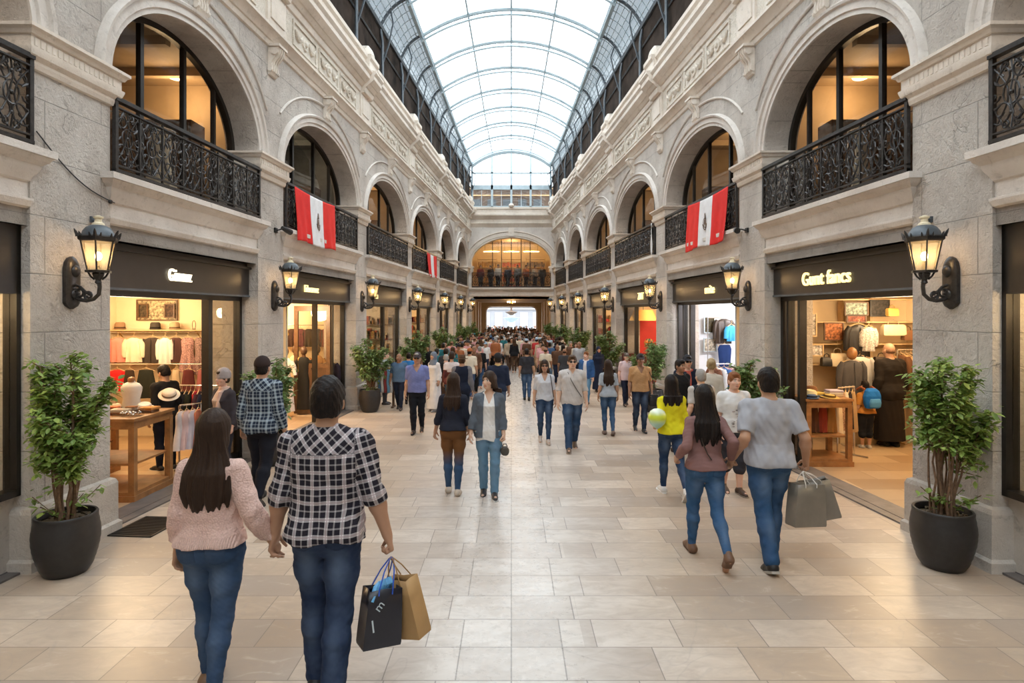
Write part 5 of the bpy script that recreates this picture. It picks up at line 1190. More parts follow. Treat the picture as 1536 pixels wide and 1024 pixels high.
    def mesh(s):
        F=s.F; F[0]=F[-1]=.1; F[:,0]=F[:,-1]=.1; F[:,:,0]=F[:,:,-1]=.1
        S=F<0; c=np.zeros(tuple(x-1 for x in F.shape),np.int8)
        cor=[(i,j,k) for i in (0,1) for j in (0,1) for k in (0,1)]; sh=c.shape
        for i,j,k in cor: c+=S[i:i+sh[0],j:j+sh[1],k:k+sh[2]]
        idx=np.argwhere((c>0)&(c<8)); 
        ids=np.full(sh,-1,np.int32); ids[idx[:,0],idx[:,1],idx[:,2]]=np.arange(len(idx))
        val=np.stack([F[idx[:,0]+i,idx[:,1]+j,idx[:,2]+k] for i,j,k in cor],1)
        pos=np.zeros((len(idx),3)); cnt=np.zeros(len(idx))
        for p in range(8):
            for q in range(p+1,8):
                if sum(abs(a-b) for a,b in zip(cor[p],cor[q]))!=1: continue
                va,vb=val[:,p],val[:,q]; cr=(va<0)!=(vb<0); t=np.where(cr,va/np.where(cr,va-vb,1),0)
                pos+=np.where(cr[:,None],np.array(cor[p])+t[:,None]*(np.array(cor[q])-np.array(cor[p])),0); cnt+=cr
        v=s.o+s.h*(idx+pos/cnt[:,None]); qs=[]
        for a in range(3):
            b,cx=(a+1)%3,(a+2)%3
            lo=[slice(1,-1)]*3; hi=[slice(1,-1)]*3; lo[a]=slice(0,-1); hi[a]=slice(1,None)
            s0,s1=S[tuple(lo)],S[tuple(hi)]; e=np.argwhere(s0!=s1); inside=s0[e[:,0],e[:,1],e[:,2]]
            e[:,b]+=1; e[:,cx]+=1
            def at(db,dc): g=e.copy(); g[:,b]-=db; g[:,cx]-=dc; return ids[g[:,0],g[:,1],g[:,2]]
            q=np.stack([at(1,1),at(0,1),at(0,0),at(1,0)],1); q[~inside]=q[~inside][:,::-1]; qs.append(q)
        return v,np.concatenate(qs)
def mk(name,vq,mat,parent=None,attrs=None):
    v,q=vq; me=bpy.data.meshes.new(name); n=len(q)
    me.vertices.add(len(v)); me.vertices.foreach_set('co',v.astype(np.float32).ravel())
    me.loops.add(n*4); me.loops.foreach_set('vertex_index',q.astype(np.int32).ravel())
    me.polygons.add(n); me.polygons.foreach_set('loop_start',np.arange(n,dtype=np.int32)*4); me.polygons.foreach_set('use_smooth',np.ones(n,bool))
    me.update(calc_edges=True); me.materials.append(mat)
    for k,a in (attrs or {}).items():
        if a.ndim==1: at=me.attributes.new(k,'FLOAT','POINT'); at.data.foreach_set('value',a.astype(np.float32))
        elif k=='col': at=me.attributes.new(k,'FLOAT_COLOR','POINT'); at.data.foreach_set('color',np.concatenate([a,np.ones((len(a),1))],1).astype(np.float32).ravel())
        else: at=me.attributes.new(k,'FLOAT_VECTOR','POINT'); at.data.foreach_set('vector',a.astype(np.float32).ravel())
    o=bpy.data.objects.new(name,me); COL.objects.link(o)
    if parent is not None: o.parent=parent
    return o
SKIN={'tan':(.46,.26,.165),'fair':(.62,.40,.29),'brown':(.30,.155,.09),'pink':(.66,.40,.30)}
HAIRC={'black':(.010,.008,.008,1),'dark':(.032,.018,.012,1),'brown':(.06,.03,.015,1),'grey':(.30,.29,.28,1),'red':(.22,.08,.03,1),'blond':(.42,.31,.17,1)}
def rotz(a): c,s_=math.cos(a),math.sin(a); return np.array([[c,-s_,0],[s_,c,0],[0,0,1]])
def rotx(a): c,s_=math.cos(a),math.sin(a); return np.array([[1,0,0],[0,c,-s_],[0,s_,c]])
def person(label,x,y,face,H=1.7,sex='m',legs=(12,8,-8,10),handL=None,handR=None,curlL=.35,curlR=.35,yaw=0,pitch=0,skin='tan',hair=('short','black'),
           top=None,bottom=None,shoes=((.02,.02,.02),None),over=None,h=.012,glasses=False,extra=None,group=None,build=1.0,hv=0.0):
    """face: turn about the vertical, 0 looks away from the viewer. Hands are world points or None."""
    top=dict(dict(sleeve=.5,hem=.93,loose=.022,mat='cloth',color=(.5,.5,.5),neck='crew',w=None,fold=.004),**(top or {}))
    bottom=dict(dict(kind='trousers',mat='denim',color=(.03,.07,.17),loose=.012,leg=1.0),**(bottom or {}))
    m=sex=='m'; sc=H/1.75; R0=rotz(face)
    def local(p): q=np.array(p,float)-V(x,y,0); return (R0.T@q)/sc
    shx,shz=(.176,1.405) if m else (.150,1.385)
    shx*=build
    hipx=.092 if m else .095
    # legs
    J={}
    for sd,th,kn in ((-1,legs[0],legs[1]),(1,legs[2],legs[3])):
        hp=V(sd*hipx,0,.90); a=math.radians(th); kv=hp+.42*V(0,math.sin(a),-math.cos(a))+V(-sd*.012,0,0)
        b=a-math.radians(kn); an=kv+.40*V(0,math.sin(b),-math.cos(b))+V(-sd*.008,0,0); J[sd]=[hp,kv,an,b]
    low=min(J[s_][2][2]-.085+(-min(0,J[s_][3])*.05 if True else 0) for s_ in (-1,1)); dz=-low
    low2=min(J[s_][2][2] for s_ in (-1,1)); dz=.085-low2
    for s_ in (-1,1):
        for i in range(3): J[s_][i]=J[s_][i]+V(0,0,dz)
    Z=lambda z:z+dz
    # arms by two-bone reach
    AR={}
    for sd,hd in ((-1,handL),(1,handR)):
        S=V(sd*shx,-.005,Z(shz)); L1,L2=(.285,.255) if m else (.265,.24)
        T=local(hd)-V(0,0,-.075) if hd is not None else V(sd*(shx+.075*build),.03+.10*math.sin(math.radians(-(legs[0] if sd<0 else legs[2]))*1.1),Z(.885 if m else .90))
        dv=T-S; dl=np.linalg.norm(dv); mx=L1+L2-.004
        if dl>mx: T=S+dv/dl*mx; dv=T-S; dl=mx
        aa=(L1*L1-L2*L2+dl*dl)/(2*dl); hh=math.sqrt(max(L1*L1-aa*aa,0)); u=dv/dl; hint=V(sd*.10,-1,0); hint=hint-u*(hint@u); hint/=np.linalg.norm(hint)
        E=S+u*aa+hint*hh; AR[sd]=(S,E,T)
    hy=V(0,.02,Z(1.628)); HR=rotz(yaw)@rotx(pitch)
    hd_=lambda p:hy+HR@V(*p)
    if m: rows=[(.80,.06,.07,0),(.86,.145,.10,-.005),(.93,.168,.118,-.012),(1.0,.160,.110,-.002),(1.08,.148,.102,.004),(1.20,.160,.108,.006),(1.31,.178,.115,.004),(1.37,.168,.105,0),(1.42,.135,.085,-.006),(1.455,.085,.068,-.01),(1.48,.06,.058,-.012)]
    else: rows=[(.80,.06,.07,0),(.86,.155,.105,-.01),(.93,.175,.122,-.018),(1.0,.158,.108,-.005),(1.09,.125,.092,.004),(1.20,.138,.100,.012),(1.29,.150,.118,.018),(1.35,.142,.098,.006),(1.40,.11,.08,-.004),(1.44,.065,.058,-.01),(1.465,.048,.048,-.012)]
    rows=[(Z(z),a*build,b*(.5+.5*build),c) for z,a,b,c in rows]
    def shoulder(k=.05,g=0): return [cap((sd*.055,-.012,Z(shz+.035)),AR[sd][0]-V(0,0,.004),.050 if m else .042,.050 if m else .042,k) for sd in (-1,1)]
    def arm(f0=0.0,f1=2.0,k=.03):
        out=[]
        r=(.056,.046,.040,.045,.028) if m else (.046,.038,.034,.037,.024)
        for sd in (-1,1):
            S,E,T=AR[sd]; 
            if f1<=1: out.append(cap(S,S+(E-S)*f1,r[0],r[0]+(r[2]-r[0])*f1,k)); continue
            out.append(cap(S,E,r[0],r[2],k)); e=min(1,f1-1); Mp=E+(T-E)*.28
            if e<=.3: out.append(cap(E,E+(T-E)*e,r[2],r[3],k))
            else: out.append(cap(E,Mp,r[2],r[3],k)); out.append(cap(Mp,E+(T-E)*e,r[3],r[3]+(r[4]-r[3])*(e-.28)/.72,k))
        return out
    def leg(k=.03,z1=1.0,slim=1.0):
        out=[]
        r=(.088,.078,.054,.058,.036) if m else (.090,.078,.052,.054,.032)
        for sd in (-1,1):
            hp,kn,an,b=J[sd]; mid=hp+(kn-hp)*.45; ca=kn+(an-kn)*.3+V(0,-.012,0); end=kn+(an-kn)*z1
            out+=[cap(hp,mid,r[0],r[1],k),cap(mid,kn,r[1],r[2],k)]
            out+=[cap(kn,ca,r[2],r[3],k),cap(ca,end,r[3],r[4] if z1>.9 else .045,k)]
        return out
    def foot(sd):
        hp,kn,an,b=J[sd]; t=-min(0,b)*.9; up=an[2]-.085; pt=max(0,min(.9,t+up*1.5))
        f=V(0,math.cos(pt),-math.sin(pt)); hl=an+V(0,-.03,-.045)
        return an,hl,f
    def hand(sd,curl):
        S,E,T=AR[sd]; u=(T-E)/np.linalg.norm(T-E); 
        n=V(-sd,-.25,0); n=n-u*(n@u); n/=np.linalg.norm(n); w=np.cross(u,n)*(-1 if sd<0 else 1)
        if w[1]<0: w=-w
        out=[cap(T-u*.015,T+u*.02,.025,.024,.012)]
        for i,(o,L) in enumerate(((.030,.074),(.010,.082),(-.010,.077),(-.028,.060))):
            kn=T+u*(.088-.004*abs(i-1))+w*o; out.append(cap(T+u*.012+w*o*.55,kn,.0155,.0125,.014))
            p=kn; dr=u.copy(); bend=curl*(1+.12*i)
            for j,(fr,bj) in enumerate(((.46,bend*1.0),(.30,bend*1.3),(.24,bend*.8))):
                c_,s_=math.cos(bj),math.sin(bj); dr=dr*c_+np.cross(w,dr)*s_*(1 if np.cross(w,u)@n>0 else -1)
                q=p+dr*L*fr; out.append(cap(p,q,.0098-.001*j,.0092-.0012*j,.004)); p=q
        b0=T+u*.022+w*.018; d1=(u*.55+w*.75+n*.25); d1/=np.linalg.norm(d1); b1=b0+d1*.042; d2=(u*.85+w*.25+n*.45*(.5+curl)); d2/=np.linalg.norm(d2)
        out+=[cap(b0,b1,.015,.0125,.01),cap(b1,b1+d2*.032,.0115,.010,.004),cap(b1+d2*.032,b1+d2*.054+n*.006,.010,.0085,.004)]
        return out
    def headset():
        R=HR; jw=.062 if m else .056
        o=[ell(hd_((0,-.008,.03)),(.076,.098,.096),.02,0,R),ell(hd_((0,.022,-.045)),(jw,.068,.075),.035,0,R),ell(hd_((0,.066,-.088)),(.026,.024,.022),.03,0,R)]
        o+=[cap((0,-.018,Z(1.44)),hy+HR@V(0,-.012,-.06),.060 if m else .047,.056 if m else .044,.03)]
        for sd in (-1,1): o.append(ell(hd_((sd*.081,-.008,-.014)),(.013,.019,.033),.006,0,R))
        o.append(cap(hd_((0,.083,.012)),hd_((0,.108,-.026)),.0095,.014,.014)); o.append(cap(hd_((-.012,.092,-.03)),hd_((.012,.092,-.03)),.009,.009,.008))
        for sd in (-1,1):
            o.append(cap(hd_((sd*.016,.086,.028)),hd_((sd*.05,.074,.030)),.009,.008,.014))
            o.append(ell(hd_((sd*.032,.096,.010)),(.017,.012,.011),.012,1,R)); o.append(ell(hd_((sd*.032,.074,.010)),(.0135,.0125,.0125),.003,0,R))
            o.append(ell(hd_((sd*.045,.060,-.028)),(.022,.02,.018),.025,0,R))
        o+= [ell(hd_((0,.084,-.060)),(.024,.010,.0065),.006,0,R),ell(hd_((0,.082,-.071)),(.02,.010,.007),.006,0,R)]
        return o
    allp=np.array([p for s_ in (-1,1) for p in list(AR[s_])+J[s_][:3]]); lo=allp.min(0)-V(.16,.22,.1); hi=allp.max(0)+V(.16,.24,.1)
    lo=np.minimum(lo,V(-.26,-.2,0)); lo[2]=-.03; hi=np.maximum(hi,V(.26,.24,0)); hi[2]=Z(1.80)
    # the body, one continuous skin
    f=Field(lo,hi,h)
    for p in [loft(rows,.03)]+shoulder()+arm()+leg(): f.put(p)
    for p in headset(): f.put(p)
    for sd,cu in ((-1,curlL),(1,curlR)):
        for p in hand(sd,cu): f.put(p)
    for sd in (-1,1):
        an,hl,fd=foot(sd); f.put(cap(an,hl+V(0,0,.01),.032,.034,.02)); f.put(cap(hl,hl+fd*.17+V(sd*.012,0,-.002),.034,.026,.03)); f.put(cap(hl+fd*.15,hl+fd*.2+V(sd*.015,0,-.004),.026,.018,.02))
    vq=f.mesh(); v=vq[0]
    if h<.009:       # clothed skin hides inside the cloth: the body stays whole
        pass
    hl_=(v-hy)@HR; col=np.tile(np.array(SKIN[skin]),(len(v),1)); inh=(np.abs(hl_[:,2])<.13)&(np.linalg.norm(hl_,axis=1)<.16)
    fx,fy,fz=np.abs(hl_[:,0]),hl_[:,1],hl_[:,2]; fr=inh&(fy>.05)
    def paint(mask,c,a=1.0): col[mask]=col[mask]*(1-a)+np.array(c)*a
    paint(fr&(((fx/.026)**2+((fz+.066)/.013)**2)<1),(.42,.13,.11),.75)
    paint(fr&(((fx-.034)/.024)**2+((fz-.034)/.0065)**2<1),(.03,.02,.015),.85)
    paint(fr&(((fx-.032)/.0165)**2+((fz-.010)/.0085)**2<1),(.75,.72,.68),.9); paint(fr&(((fx-.032)/.0075)**2+((fz-.010)/.0078)**2<1),(.02,.012,.008),1)
    paint(fr&(((fx-.032)/.0185)**2+((fz-.0195)/.004)**2<1),(.03,.02,.015),.8)
    paint(fr&(((fx-.045)/.022)**2+((fz+.028)/.018)**2<1),(.62,.25,.18),.25)
    body=mk('person',vq,M['skin'],None,{'col':col})
    body.location=(x,y,0); body.rotation_euler=(0,0,face); body.scale=(sc,)*3
    tag(body,label,'person',group)
    def part(name,vq,mat,color,attrs=None,parent=None):
        o=mk(name,vq,M[mat],parent or body,attrs); o.color=(*color[:3],1); return o
    # trousers / skirt
    hw=.93
    if bottom['kind']=='trousers':
        f=Field(lo,hi,h); g=bottom['loose']; zl=bottom['leg']
        brow=[(z,a,b,c) for z,a,b,c in rows if z<Z(1.1)]
        f.put(loft(brow,.03),g); 
        for p in leg(.03,min(1.0,zl)): f.put(p,g)
        if bottom.get('flare'):
            for sd in (-1,1): hp,kn,an,b=J[sd]; f.put(cap(kn,an+V(0,0,.01),.055,bottom['flare'],.03))
        f.put(ell((-.085,-.075,Z(.92)),(.085,.07,.09),.05)); f.put(ell((.085,-.075,Z(.92)),(.085,.07,.09),.05))
        f.folds(.0032,34,len(label),(1,1,1.1)); f.clipz(None,Z(1.03))
        if h<.0085 and bottom['mat']=='denim':        # back pockets, a thin patch lying on the seat
            keep=f.F.copy(); X,Y,Zg=f.ax[0][:,None,None],f.ax[1][None,:,None],f.ax[2][None,None,:]
            pk=[]
            for sd in (-1,1):
                q=np.maximum(np.maximum(np.abs(X-sd*.088)-.058,np.abs(Zg-Z(.915))-.062+np.abs(X-sd*.088)*.28),Y+.02)
                f.F=np.maximum(keep-.0045,q).astype(np.float32); pk.append(f.mesh())
            f.F=keep
        else: pk=[]
        vq=f.mesh(); vv=vq[0]; fade=np.zeros(len(vv))
        for sd in (-1,1):
            hp,kn,an,b=J[sd]; c1=hp+(kn-hp)*.35; fade=np.maximum(fade,np.exp(-((vv[:,0]-c1[0])/.05)**2-((vv[:,2]-c1[2])/.12)**2)); c2=kn+(an-kn)*.3; fade=np.maximum(fade,.7*np.exp(-((vv[:,0]-c2[0])/.035)**2-((vv[:,2]-c2[2])/.13)**2))
        at={'fade':fade}
        if bottom.get('low'):
            c=np.array(bottom['color'])[None]; d_=np.array(bottom['low'])[None]; t=np.clip((vv[:,2:3]-.42)/.22,0,1); at={'col':c*t+d_*(1-t)}
            part(bottom.get('name','trousers'),vq,'vcol',bottom['color'],at)
        else:
            tr=part(bottom.get('name','jeans' if bottom['mat']=='denim' else 'trousers'),vq,bottom['mat'],bottom['color'],at)
            for q in pk: part('pocket',q,bottom['mat'],tuple(x*.8 for x in bottom['color']),{'fade':np.full(len(q[0]),.15)},tr)
    else:
        z1=bottom['len']; f=Field(lo,hi,h)
        sk=[(z1,bottom['w'],bottom['w']*.8,0),((z1+Z(.9))/2,bottom['w']*.92,bottom['w']*.72,0),(Z(.93),.19,.14,-.01),(Z(1.03),.165,.115,0)]
        f.put(loft(sk,.02)); f.folds(.006,26,3,(1,1,.12)); vq=f.mesh(); part('skirt',vq,bottom['mat'],bottom['color'])
    # top
    def garment(tp,g,name):
        f=Field(lo,hi,h); ww=tp['w']
        trows=[]
        for z,a,b,c in rows:
            if z<Z(.84): continue
            a2,b2=a+g,b+g
            if ww:
                wv=np.interp(z-dz,[tp['hem'],1.10,1.33],[ww[2],ww[1],ww[0]])
                if z<Z(1.36): a2=max(a2,wv); b2=max(b2,wv*.62)
            trows.append((z,a2,b2,c))
        zh=Z(tp['hem'])
        if zh<trows[0][0]: trows=[(zh-.05,trows[0][1]*1.04,trows[0][2]*1.04,0)]+trows
        f.put(loft(trows,.03))
        for p in shoulder(.03): f.put(p,g*.55)
        for e_ in (-.085,.085): f.put(ell((e_,-.075,Z(.92)),(.085,.07,.09),.05),g+bottom['loose']*.6)
        f.put(loft([r_ for r_ in rows if Z(.82)<r_[0]<Z(1.09)],.03),bottom['loose']+.010)
        if tp['sleeve']>0:
            for p in arm(0,tp['sleeve'],.028): f.put(p,g*tp.get('sl',.62))
        f.folds(tp['fold'],30,len(label)+3,(1,1,tp.get('st',.7)))
        if tp['sleeve']>0:
            for sd in (-1,1):              # cuff
                S,E,T=AR[sd]; fr=tp['sleeve']; q=S+(E-S)*fr if fr<=1 else E+(T-E)*(fr-1); u=(E-S) if fr<=1 else (T-E); u=u/np.linalg.norm(u)
                if tp.get('roll'): f.put(cap(q-u*.05,q,.050 if m else .042,.047 if m else .04,.006),.006)
                e_=q+u*.012; r=.12
                n_=u; X,Y,Zc=f.sub(q-r,q+r)[1]; sl=f.sub(q-r,q+r)[0]
                pl=(X-e_[0])*n_[0]+(Y-e_[1])*n_[1]+(Zc-e_[2])*n_[2]
                rad=np.sqrt((X-q[0])**2+(Y-q[1])**2+(Zc-q[2])**2)
                f.F[sl]=np.where(rad<.085,np.maximum(f.F[sl],pl),f.F[sl])
        if tp.get('rib'): f.put(loft([(zh,ww[2]*.97 if ww else .19,(ww[2]*.66 if ww else .13),-.005),(zh+.055,ww[2]*.99 if ww else .19,ww[2]*.66 if ww else .13,-.005)],.01))
        f.clipz(zh,None,tp.get('wave',.004))
        if tp['neck']=='crew': f.put(ell((0,.02,Z(1.50)),(.085,.085,.05),.008,1))
        elif tp['neck']=='v': f.put(cap((0,.12,Z(1.33)),(0,.05,Z(1.50)),.012,.085,.006,1)); f.put(ell((0,.02,Z(1.50)),(.085,.085,.05),.008,1))
        elif tp['neck']=='wide': f.put(ell((0,.03,Z(1.49)),(.115,.10,.06),.01,1))
        elif tp['neck']=='collar':
            f.put(loft([(Z(1.435),.085,.078,-.015),(Z(1.475),.074,.070,-.015),(Z(1.50),.071,.067,-.017)],.012)); f.put(ell((0,-.005,Z(1.52)),(.06,.058,.05),.004,1)); f.put(cap((0,.13,Z(1.38)),(0,.05,Z(1.52)),.01,.05,.004,1))
        if tp.get('open'):
            f.put(loft([(0,tp['open']*1.25,.2,.26),(Z(1.2),tp['open'],.2,.26),(Z(1.5),tp['open']*.75,.2,.22)],.01,1,None,6))
        vq=f.mesh(); vv=vq[0]; pc=vv.copy(); pc[:,0]=np.where(np.abs(pc[:,0])>1,0,pc[:,0])
        dist_t=np.abs(vv[:,0])/(ww[1] if ww else .19); rib=np.clip((zh+.06-vv[:,2])/.005,0,1) if tp.get('rib') else np.zeros(len(vv))
        for sd in (-1,1):
            S,E,T=AR[sd]
            seg=[]
            for a_,b_ in ((S,E),(E,T)):
                d_=b_-a_; L=np.linalg.norm(d_); t=((vv-a_)@d_)/L; cl=np.clip(t,0,L)[:,None]*d_/L+a_; seg.append((np.linalg.norm(vv-cl,axis=1),t,d_/L))
            near=np.minimum(seg[0][0],seg[1][0]); mask=(near<.085)&((vv[:,0]*sd)>shx*.93-np.clip((Z(1.38)-vv[:,2])*.02,0,.03))
            al=np.where(seg[0][0]<=seg[1][0],seg[0][1],.28+seg[1][1]); u=seg[0][2]; bx=V(1,0,0)-u*u[0]; bx/=np.linalg.norm(bx)
            pc[mask,0]=((vv-S)@bx)[mask]+.031; pc[mask,2]=al[mask]
            if tp.get('rib'): rib=np.where(mask&(al>.5*(.285+.255)*tp['sleeve']-.055),1,rib)
        if tp['mat'].startswith('plaid'):     # yoke cut on the cross
            yk=(vv[:,2]>Z(1.365))&(vv[:,1]<.0)&(np.abs(vv[:,0])<shx*.93); a_=(vv[:,0]+vv[:,2])*.7071; b_=(vv[:,2]-vv[:,0])*.7071; pc[yk,0]=a_[yk]; pc[yk,2]=b_[yk]
        return part(name,vq,tp['mat'],tp['color'],{'pc':pc,'rib':rib})
    if top['sleeve'] is not None: garment(top,top['loose'],top.get('name','shirt'))
    if over: 
        ov=dict(dict(sleeve=2,hem=.80,loose=.04,mat='cloth',color=(.2,.2,.2),neck='wide',w=None,fold=.005,open=.09),**over); garment(ov,ov['loose'],ov.get('name','cardigan'))
    # hair or headwear
    kind,hc=hair[:2]; HX=(HR,hy); f=Field(hy-V(.24,.30,.62),hy+V(.24,.24,.19),max(h*.9,.006)) if kind in('long','hijab') else Field(hy-V(.16,.2,.2),hy+V(.16,.22,.19),max(h*.8,.005))
    nm='hair'; hm='hair'; hcol=HAIRC[hc] if isinstance(hc,str) else hc
    face_cut=[ell(hd_((0,.105,-.035)),(.066,.075,.088),.02,1,HR),ell(hd_((0,.12,-.11)),(.09,.10,.08),.02,1,HR)]
    if kind in('short','bald','cap','beanie','bun'):
        if kind=='bald': f.put(ell(hd_((0,-.025,-.01)),(.080,.088,.05),.01,0,HR)); face_cut.append(ell(hd_((0,.0,.09)),(.12,.12,.075),.01,1,HR))
        else:
            f.put(ell(hd_((0,-.012,.036)),(.085,.108,.104),.01,0,HR),hv); f.put(ell(hd_((0,-.045,-.02)),(.078,.068,.075),.02,0,HR),hv); f.put(ell(hd_((0,.05,.095)),(.05,.05,.03),.02,0,HR))
        if kind=='bun': f.put(ell(hd_((0,-.125,.05)),(.05,.045,.05),.01,0,HR))
        for p in face_cut: f.put(p)
        f.put(ell(hd_((0,-.02,-.125)),(.12,.12,.055),.01,1,HR))
        for sd in (-1,1): f.put(ell(hd_((sd*.098,.004,-.03)),(.030,.034,.048),.006,1,HR))
        f.folds(.0026,95,5,(1,1,.6))
    elif kind=='long':
        ln=hair[2] if len(hair)>2 else .40; wd=hair[3] if len(hair)>3 else 1.0
        f.put(ell(hd_((0,-.012,.036)),(.088,.110,.106),.01,0,HR))
        rw=[(-ln,.075*wd,.016,-.105),(-ln*.9,.105*wd,.028,-.115),(-ln*.72,.125*wd,.042,-.118),(-ln*.5,.122*wd,.05,-.105),(-.19,.112*wd,.058,-.075),(-.12,.102,.068,-.05),(-.05,.097,.085,-.032),(.02,.092,.10,-.018),(.06,.08,.09,-.015)]
        f.put(loft(rw,.03,0,(rotz(yaw),hy))); 
        for p in face_cut: f.put(p)
        f.put(ell(hd_((0,.13,-.20)),(.16,.15,.14),.03,1,HR)); f.put(ell(hd_((0,.085,-.16)),(.06,.05,.10),.02,1,HR))
        X,Y,Zg=f.ax[0][:,None,None]-hy[0],f.ax[1][None,:,None]-hy[1],f.ax[2][None,None,:]-hy[2]
        an_=np.arctan2(X,-(Y+.02)); am=np.clip(-Zg*9,.25,1)
        f.F+=(am*(.0035*np.sin(an_*23+Zg*6+2*np.sin(Zg*11))+.0045*np.sin(an_*9+np.sin(Zg*9)*1.2+1))).astype(np.float32)
        f.F=np.maximum(f.F,(-ln+.035*np.sin(X*61+1)+.02*np.sin(X*127)+.02)-Zg).astype(np.float32)
    elif kind=='hijab':
        nm,hm='headscarf','cloth'
        f.put(ell(hd_((0,-.012,.034)),(.092,.112,.108),.01,0,HR)); f.put(loft([(-.34,.16,.10,-.02),(-.24,.165,.115,-.01),(-.17,.12,.10,-.005),(-.10,.092,.092,-.01),(.0,.094,.11,-.012)],.03,0,HX)); f.put(ell(hd_((0,.115,-.03)),(.056,.07,.078),.012,1,HR)); f.folds(.004,40,6)
    hb=part(nm,f.mesh(),hm,hcol)
    if kind in('cap','beanie'):
        cc=hair[2]; f=Field(hy-V(.16,.2,.2),hy+V(.16,.26,.19),max(h*.8,.005))
        if kind=='cap':
            f.put(ell(hd_((0,-.014,.045)),(.092,.115,.108),.006,0,HR)); f.put(ell(hd_((0,0,-.055)),(.2,.22,.09),.004,1,HR)); f.put(ell(hd_((0,.135,.042)),(.075,.075,.010),.012,0,HR))
        else:
            f.put(ell(hd_((0,-.02,.06)),(.094,.116,.115),.006,0,HR)); f.put(ell(hd_((0,0,-.075)),(.2,.22,.095),.004,1,HR)); f.put(loft([(.0,.094,.112,-.016),(.035,.096,.115,-.016)],.004,0,HX)); f.folds(.002,120,4,(1,1,.05))
        o=part('cap' if kind=='cap' else 'beanie',f.mesh(),'cloth',cc)
    if kind=='hat':
        pass
    if glasses:
        mb=MB()
        for sd in (-1,1):
            mb.rings([[tuple(hd_((sd*.033+.026*q*math.cos(2*PI*k/12), .097-.012*(sd*math.cos(2*PI*k/12)>0)*q+o, .010+.019*q*math.sin(2*PI*k/12)))) for k in range(12)] for o,q in ((0,1),(.005,.9))])
            mb.tube([tuple(hd_((sd*.058,.088,.016))),tuple(hd_((sd*.080,.03,.014))),tuple(hd_((sd*.080,-.01,.010)))],.003,4)
        mb.tube([tuple(hd_((-.01,.103,.014))),tuple(hd_((.01,.103,.014)))],.003,4)
        mb.build('sunglasses',M['black'],body,.7)
    # shoes
    sc_,sole=shoes
    if sc_ is not None:
        for sd in (-1,1):
            an,hl,fd=foot(sd); f=Field(hl-V(.1,.16,.1),hl+V(.1,.36,.14),max(h*.75,.005))
            up=V(0,-fd[2],fd[1]); tl=.155
            f.put(cap(hl+V(0,-.008,.004),hl+fd*tl+V(sd*.012,0,0)-up*.012,.043,.034,.02)); f.put(cap(hl+fd*.12,hl+fd*.205+V(sd*.014,0,0)-up*.016,.038,.026,.025)); f.put(cap(hl+V(0,0,.0),an+V(0,0,.0),.045,.040,.02)); f.put(cap(hl+fd*.05+up*.03,hl+fd*.15+up*.006,.032,.028,.02))
            nsl=-up; X,Y,Zg=f.ax[0][:,None,None],f.ax[1][None,:,None],f.ax[2][None,None,:]; b0=hl-up*.037
            f.F=np.maximum(f.F,(X-b0[0])*nsl[0]+(Y-b0[1])*nsl[1]+(Zg-b0[2])*nsl[2]).astype(np.float32)
            so=part('shoe',f.mesh(),'shoe',sc_)
            if sole is not None:
                mb=MB(); out=[(-.052,-.0),(-.045,.032),(.0,.045),(.08,.044),(.15,.05),(.21,.042),(.242,.015)]; ring=[(a,b) for a,b in out]+[(a,-b) for a,b in reversed(out)]
                mb.rings([[tuple(hl+fd*a+V(b*k+sd*.013*(a/.2),0,0)-up*(.037-z)) for a,b in ring] for z,k in ((-.010,.96),(0,1.02),(.012,1.02))])
                s2=mb.build('sole',M['plastic'],so,.6); s2.color=(*sole,1)
    body['_j']=0; del body['_j']
    PJ[body.name]=dict(AR={k:[tuple((R0@p)*sc+V(x,y,0)) for p in v_] for k,v_ in AR.items()},dz=dz*sc,sc=sc)
    return body
PJ={}
def strap(parent,pts,r=.008,mat='leather',color=(.03,.02,.015),name='bag_strap'):
    mb=MB(); mb.tube(pts,r,6); o=mb.build(name,M[mat],parent,.8); o.color=(*color,1); return o
DN=(.028,.062,.150); DNL=(.20,.33,.48); DND=(.014,.024,.055); DNB=(.026,.085,.21)
def walk(s,sp=1.0): return (20*s*sp,8+12*(s<0),-18*s*sp,8+12*(s>0))
# near couple walking away
w1=person('long-haired woman in a pink knitted sweater and blue jeans walking hand in hand',-1.765,3.55,-.04,1.675,'f',(10,8,-6,8),handL=(-1.985,3.56,.715),handR=(-1.43,3.58,.83),curlL=.45,curlR=.55,
  hair=('long','dark',.49,1.12),skin='tan',h=.0058,top=dict(sleeve=1.96,hem=.955,loose=.026,mat='knit',color=(.76,.52,.45),neck='wide',w=(.178,.178,.192),fold=.004,rib=True,sl=1.0,name='sweater'),bottom=dict(color=(.038,.075,.15),loose=.008),shoes=((.25,.14,.08),None))
w2=person('man in a black and white plaid shirt carrying shopping bags, seen from behind',-1.085,3.53,.03,1.86,'m',(9,8,-7,9),handL=(-1.405,3.56,.845),handR=(-.712,3.55,.785),curlL=.5,curlR=.95,yaw=.05,hv=.009,
  hair=('short','black'),h=.0058,build=1.05,top=dict(sleeve=1.16,hem=.90,loose=.03,mat='plaid',color=(.1,.1,.1),neck='collar',w=(.205,.195,.205),fold=.006,roll=True,wave=.012,sl=.55),bottom=dict(color=(.021,.036,.082),loose=.014,flare=.062),shoes=((.02,.02,.025),(.5,.5,.5)))
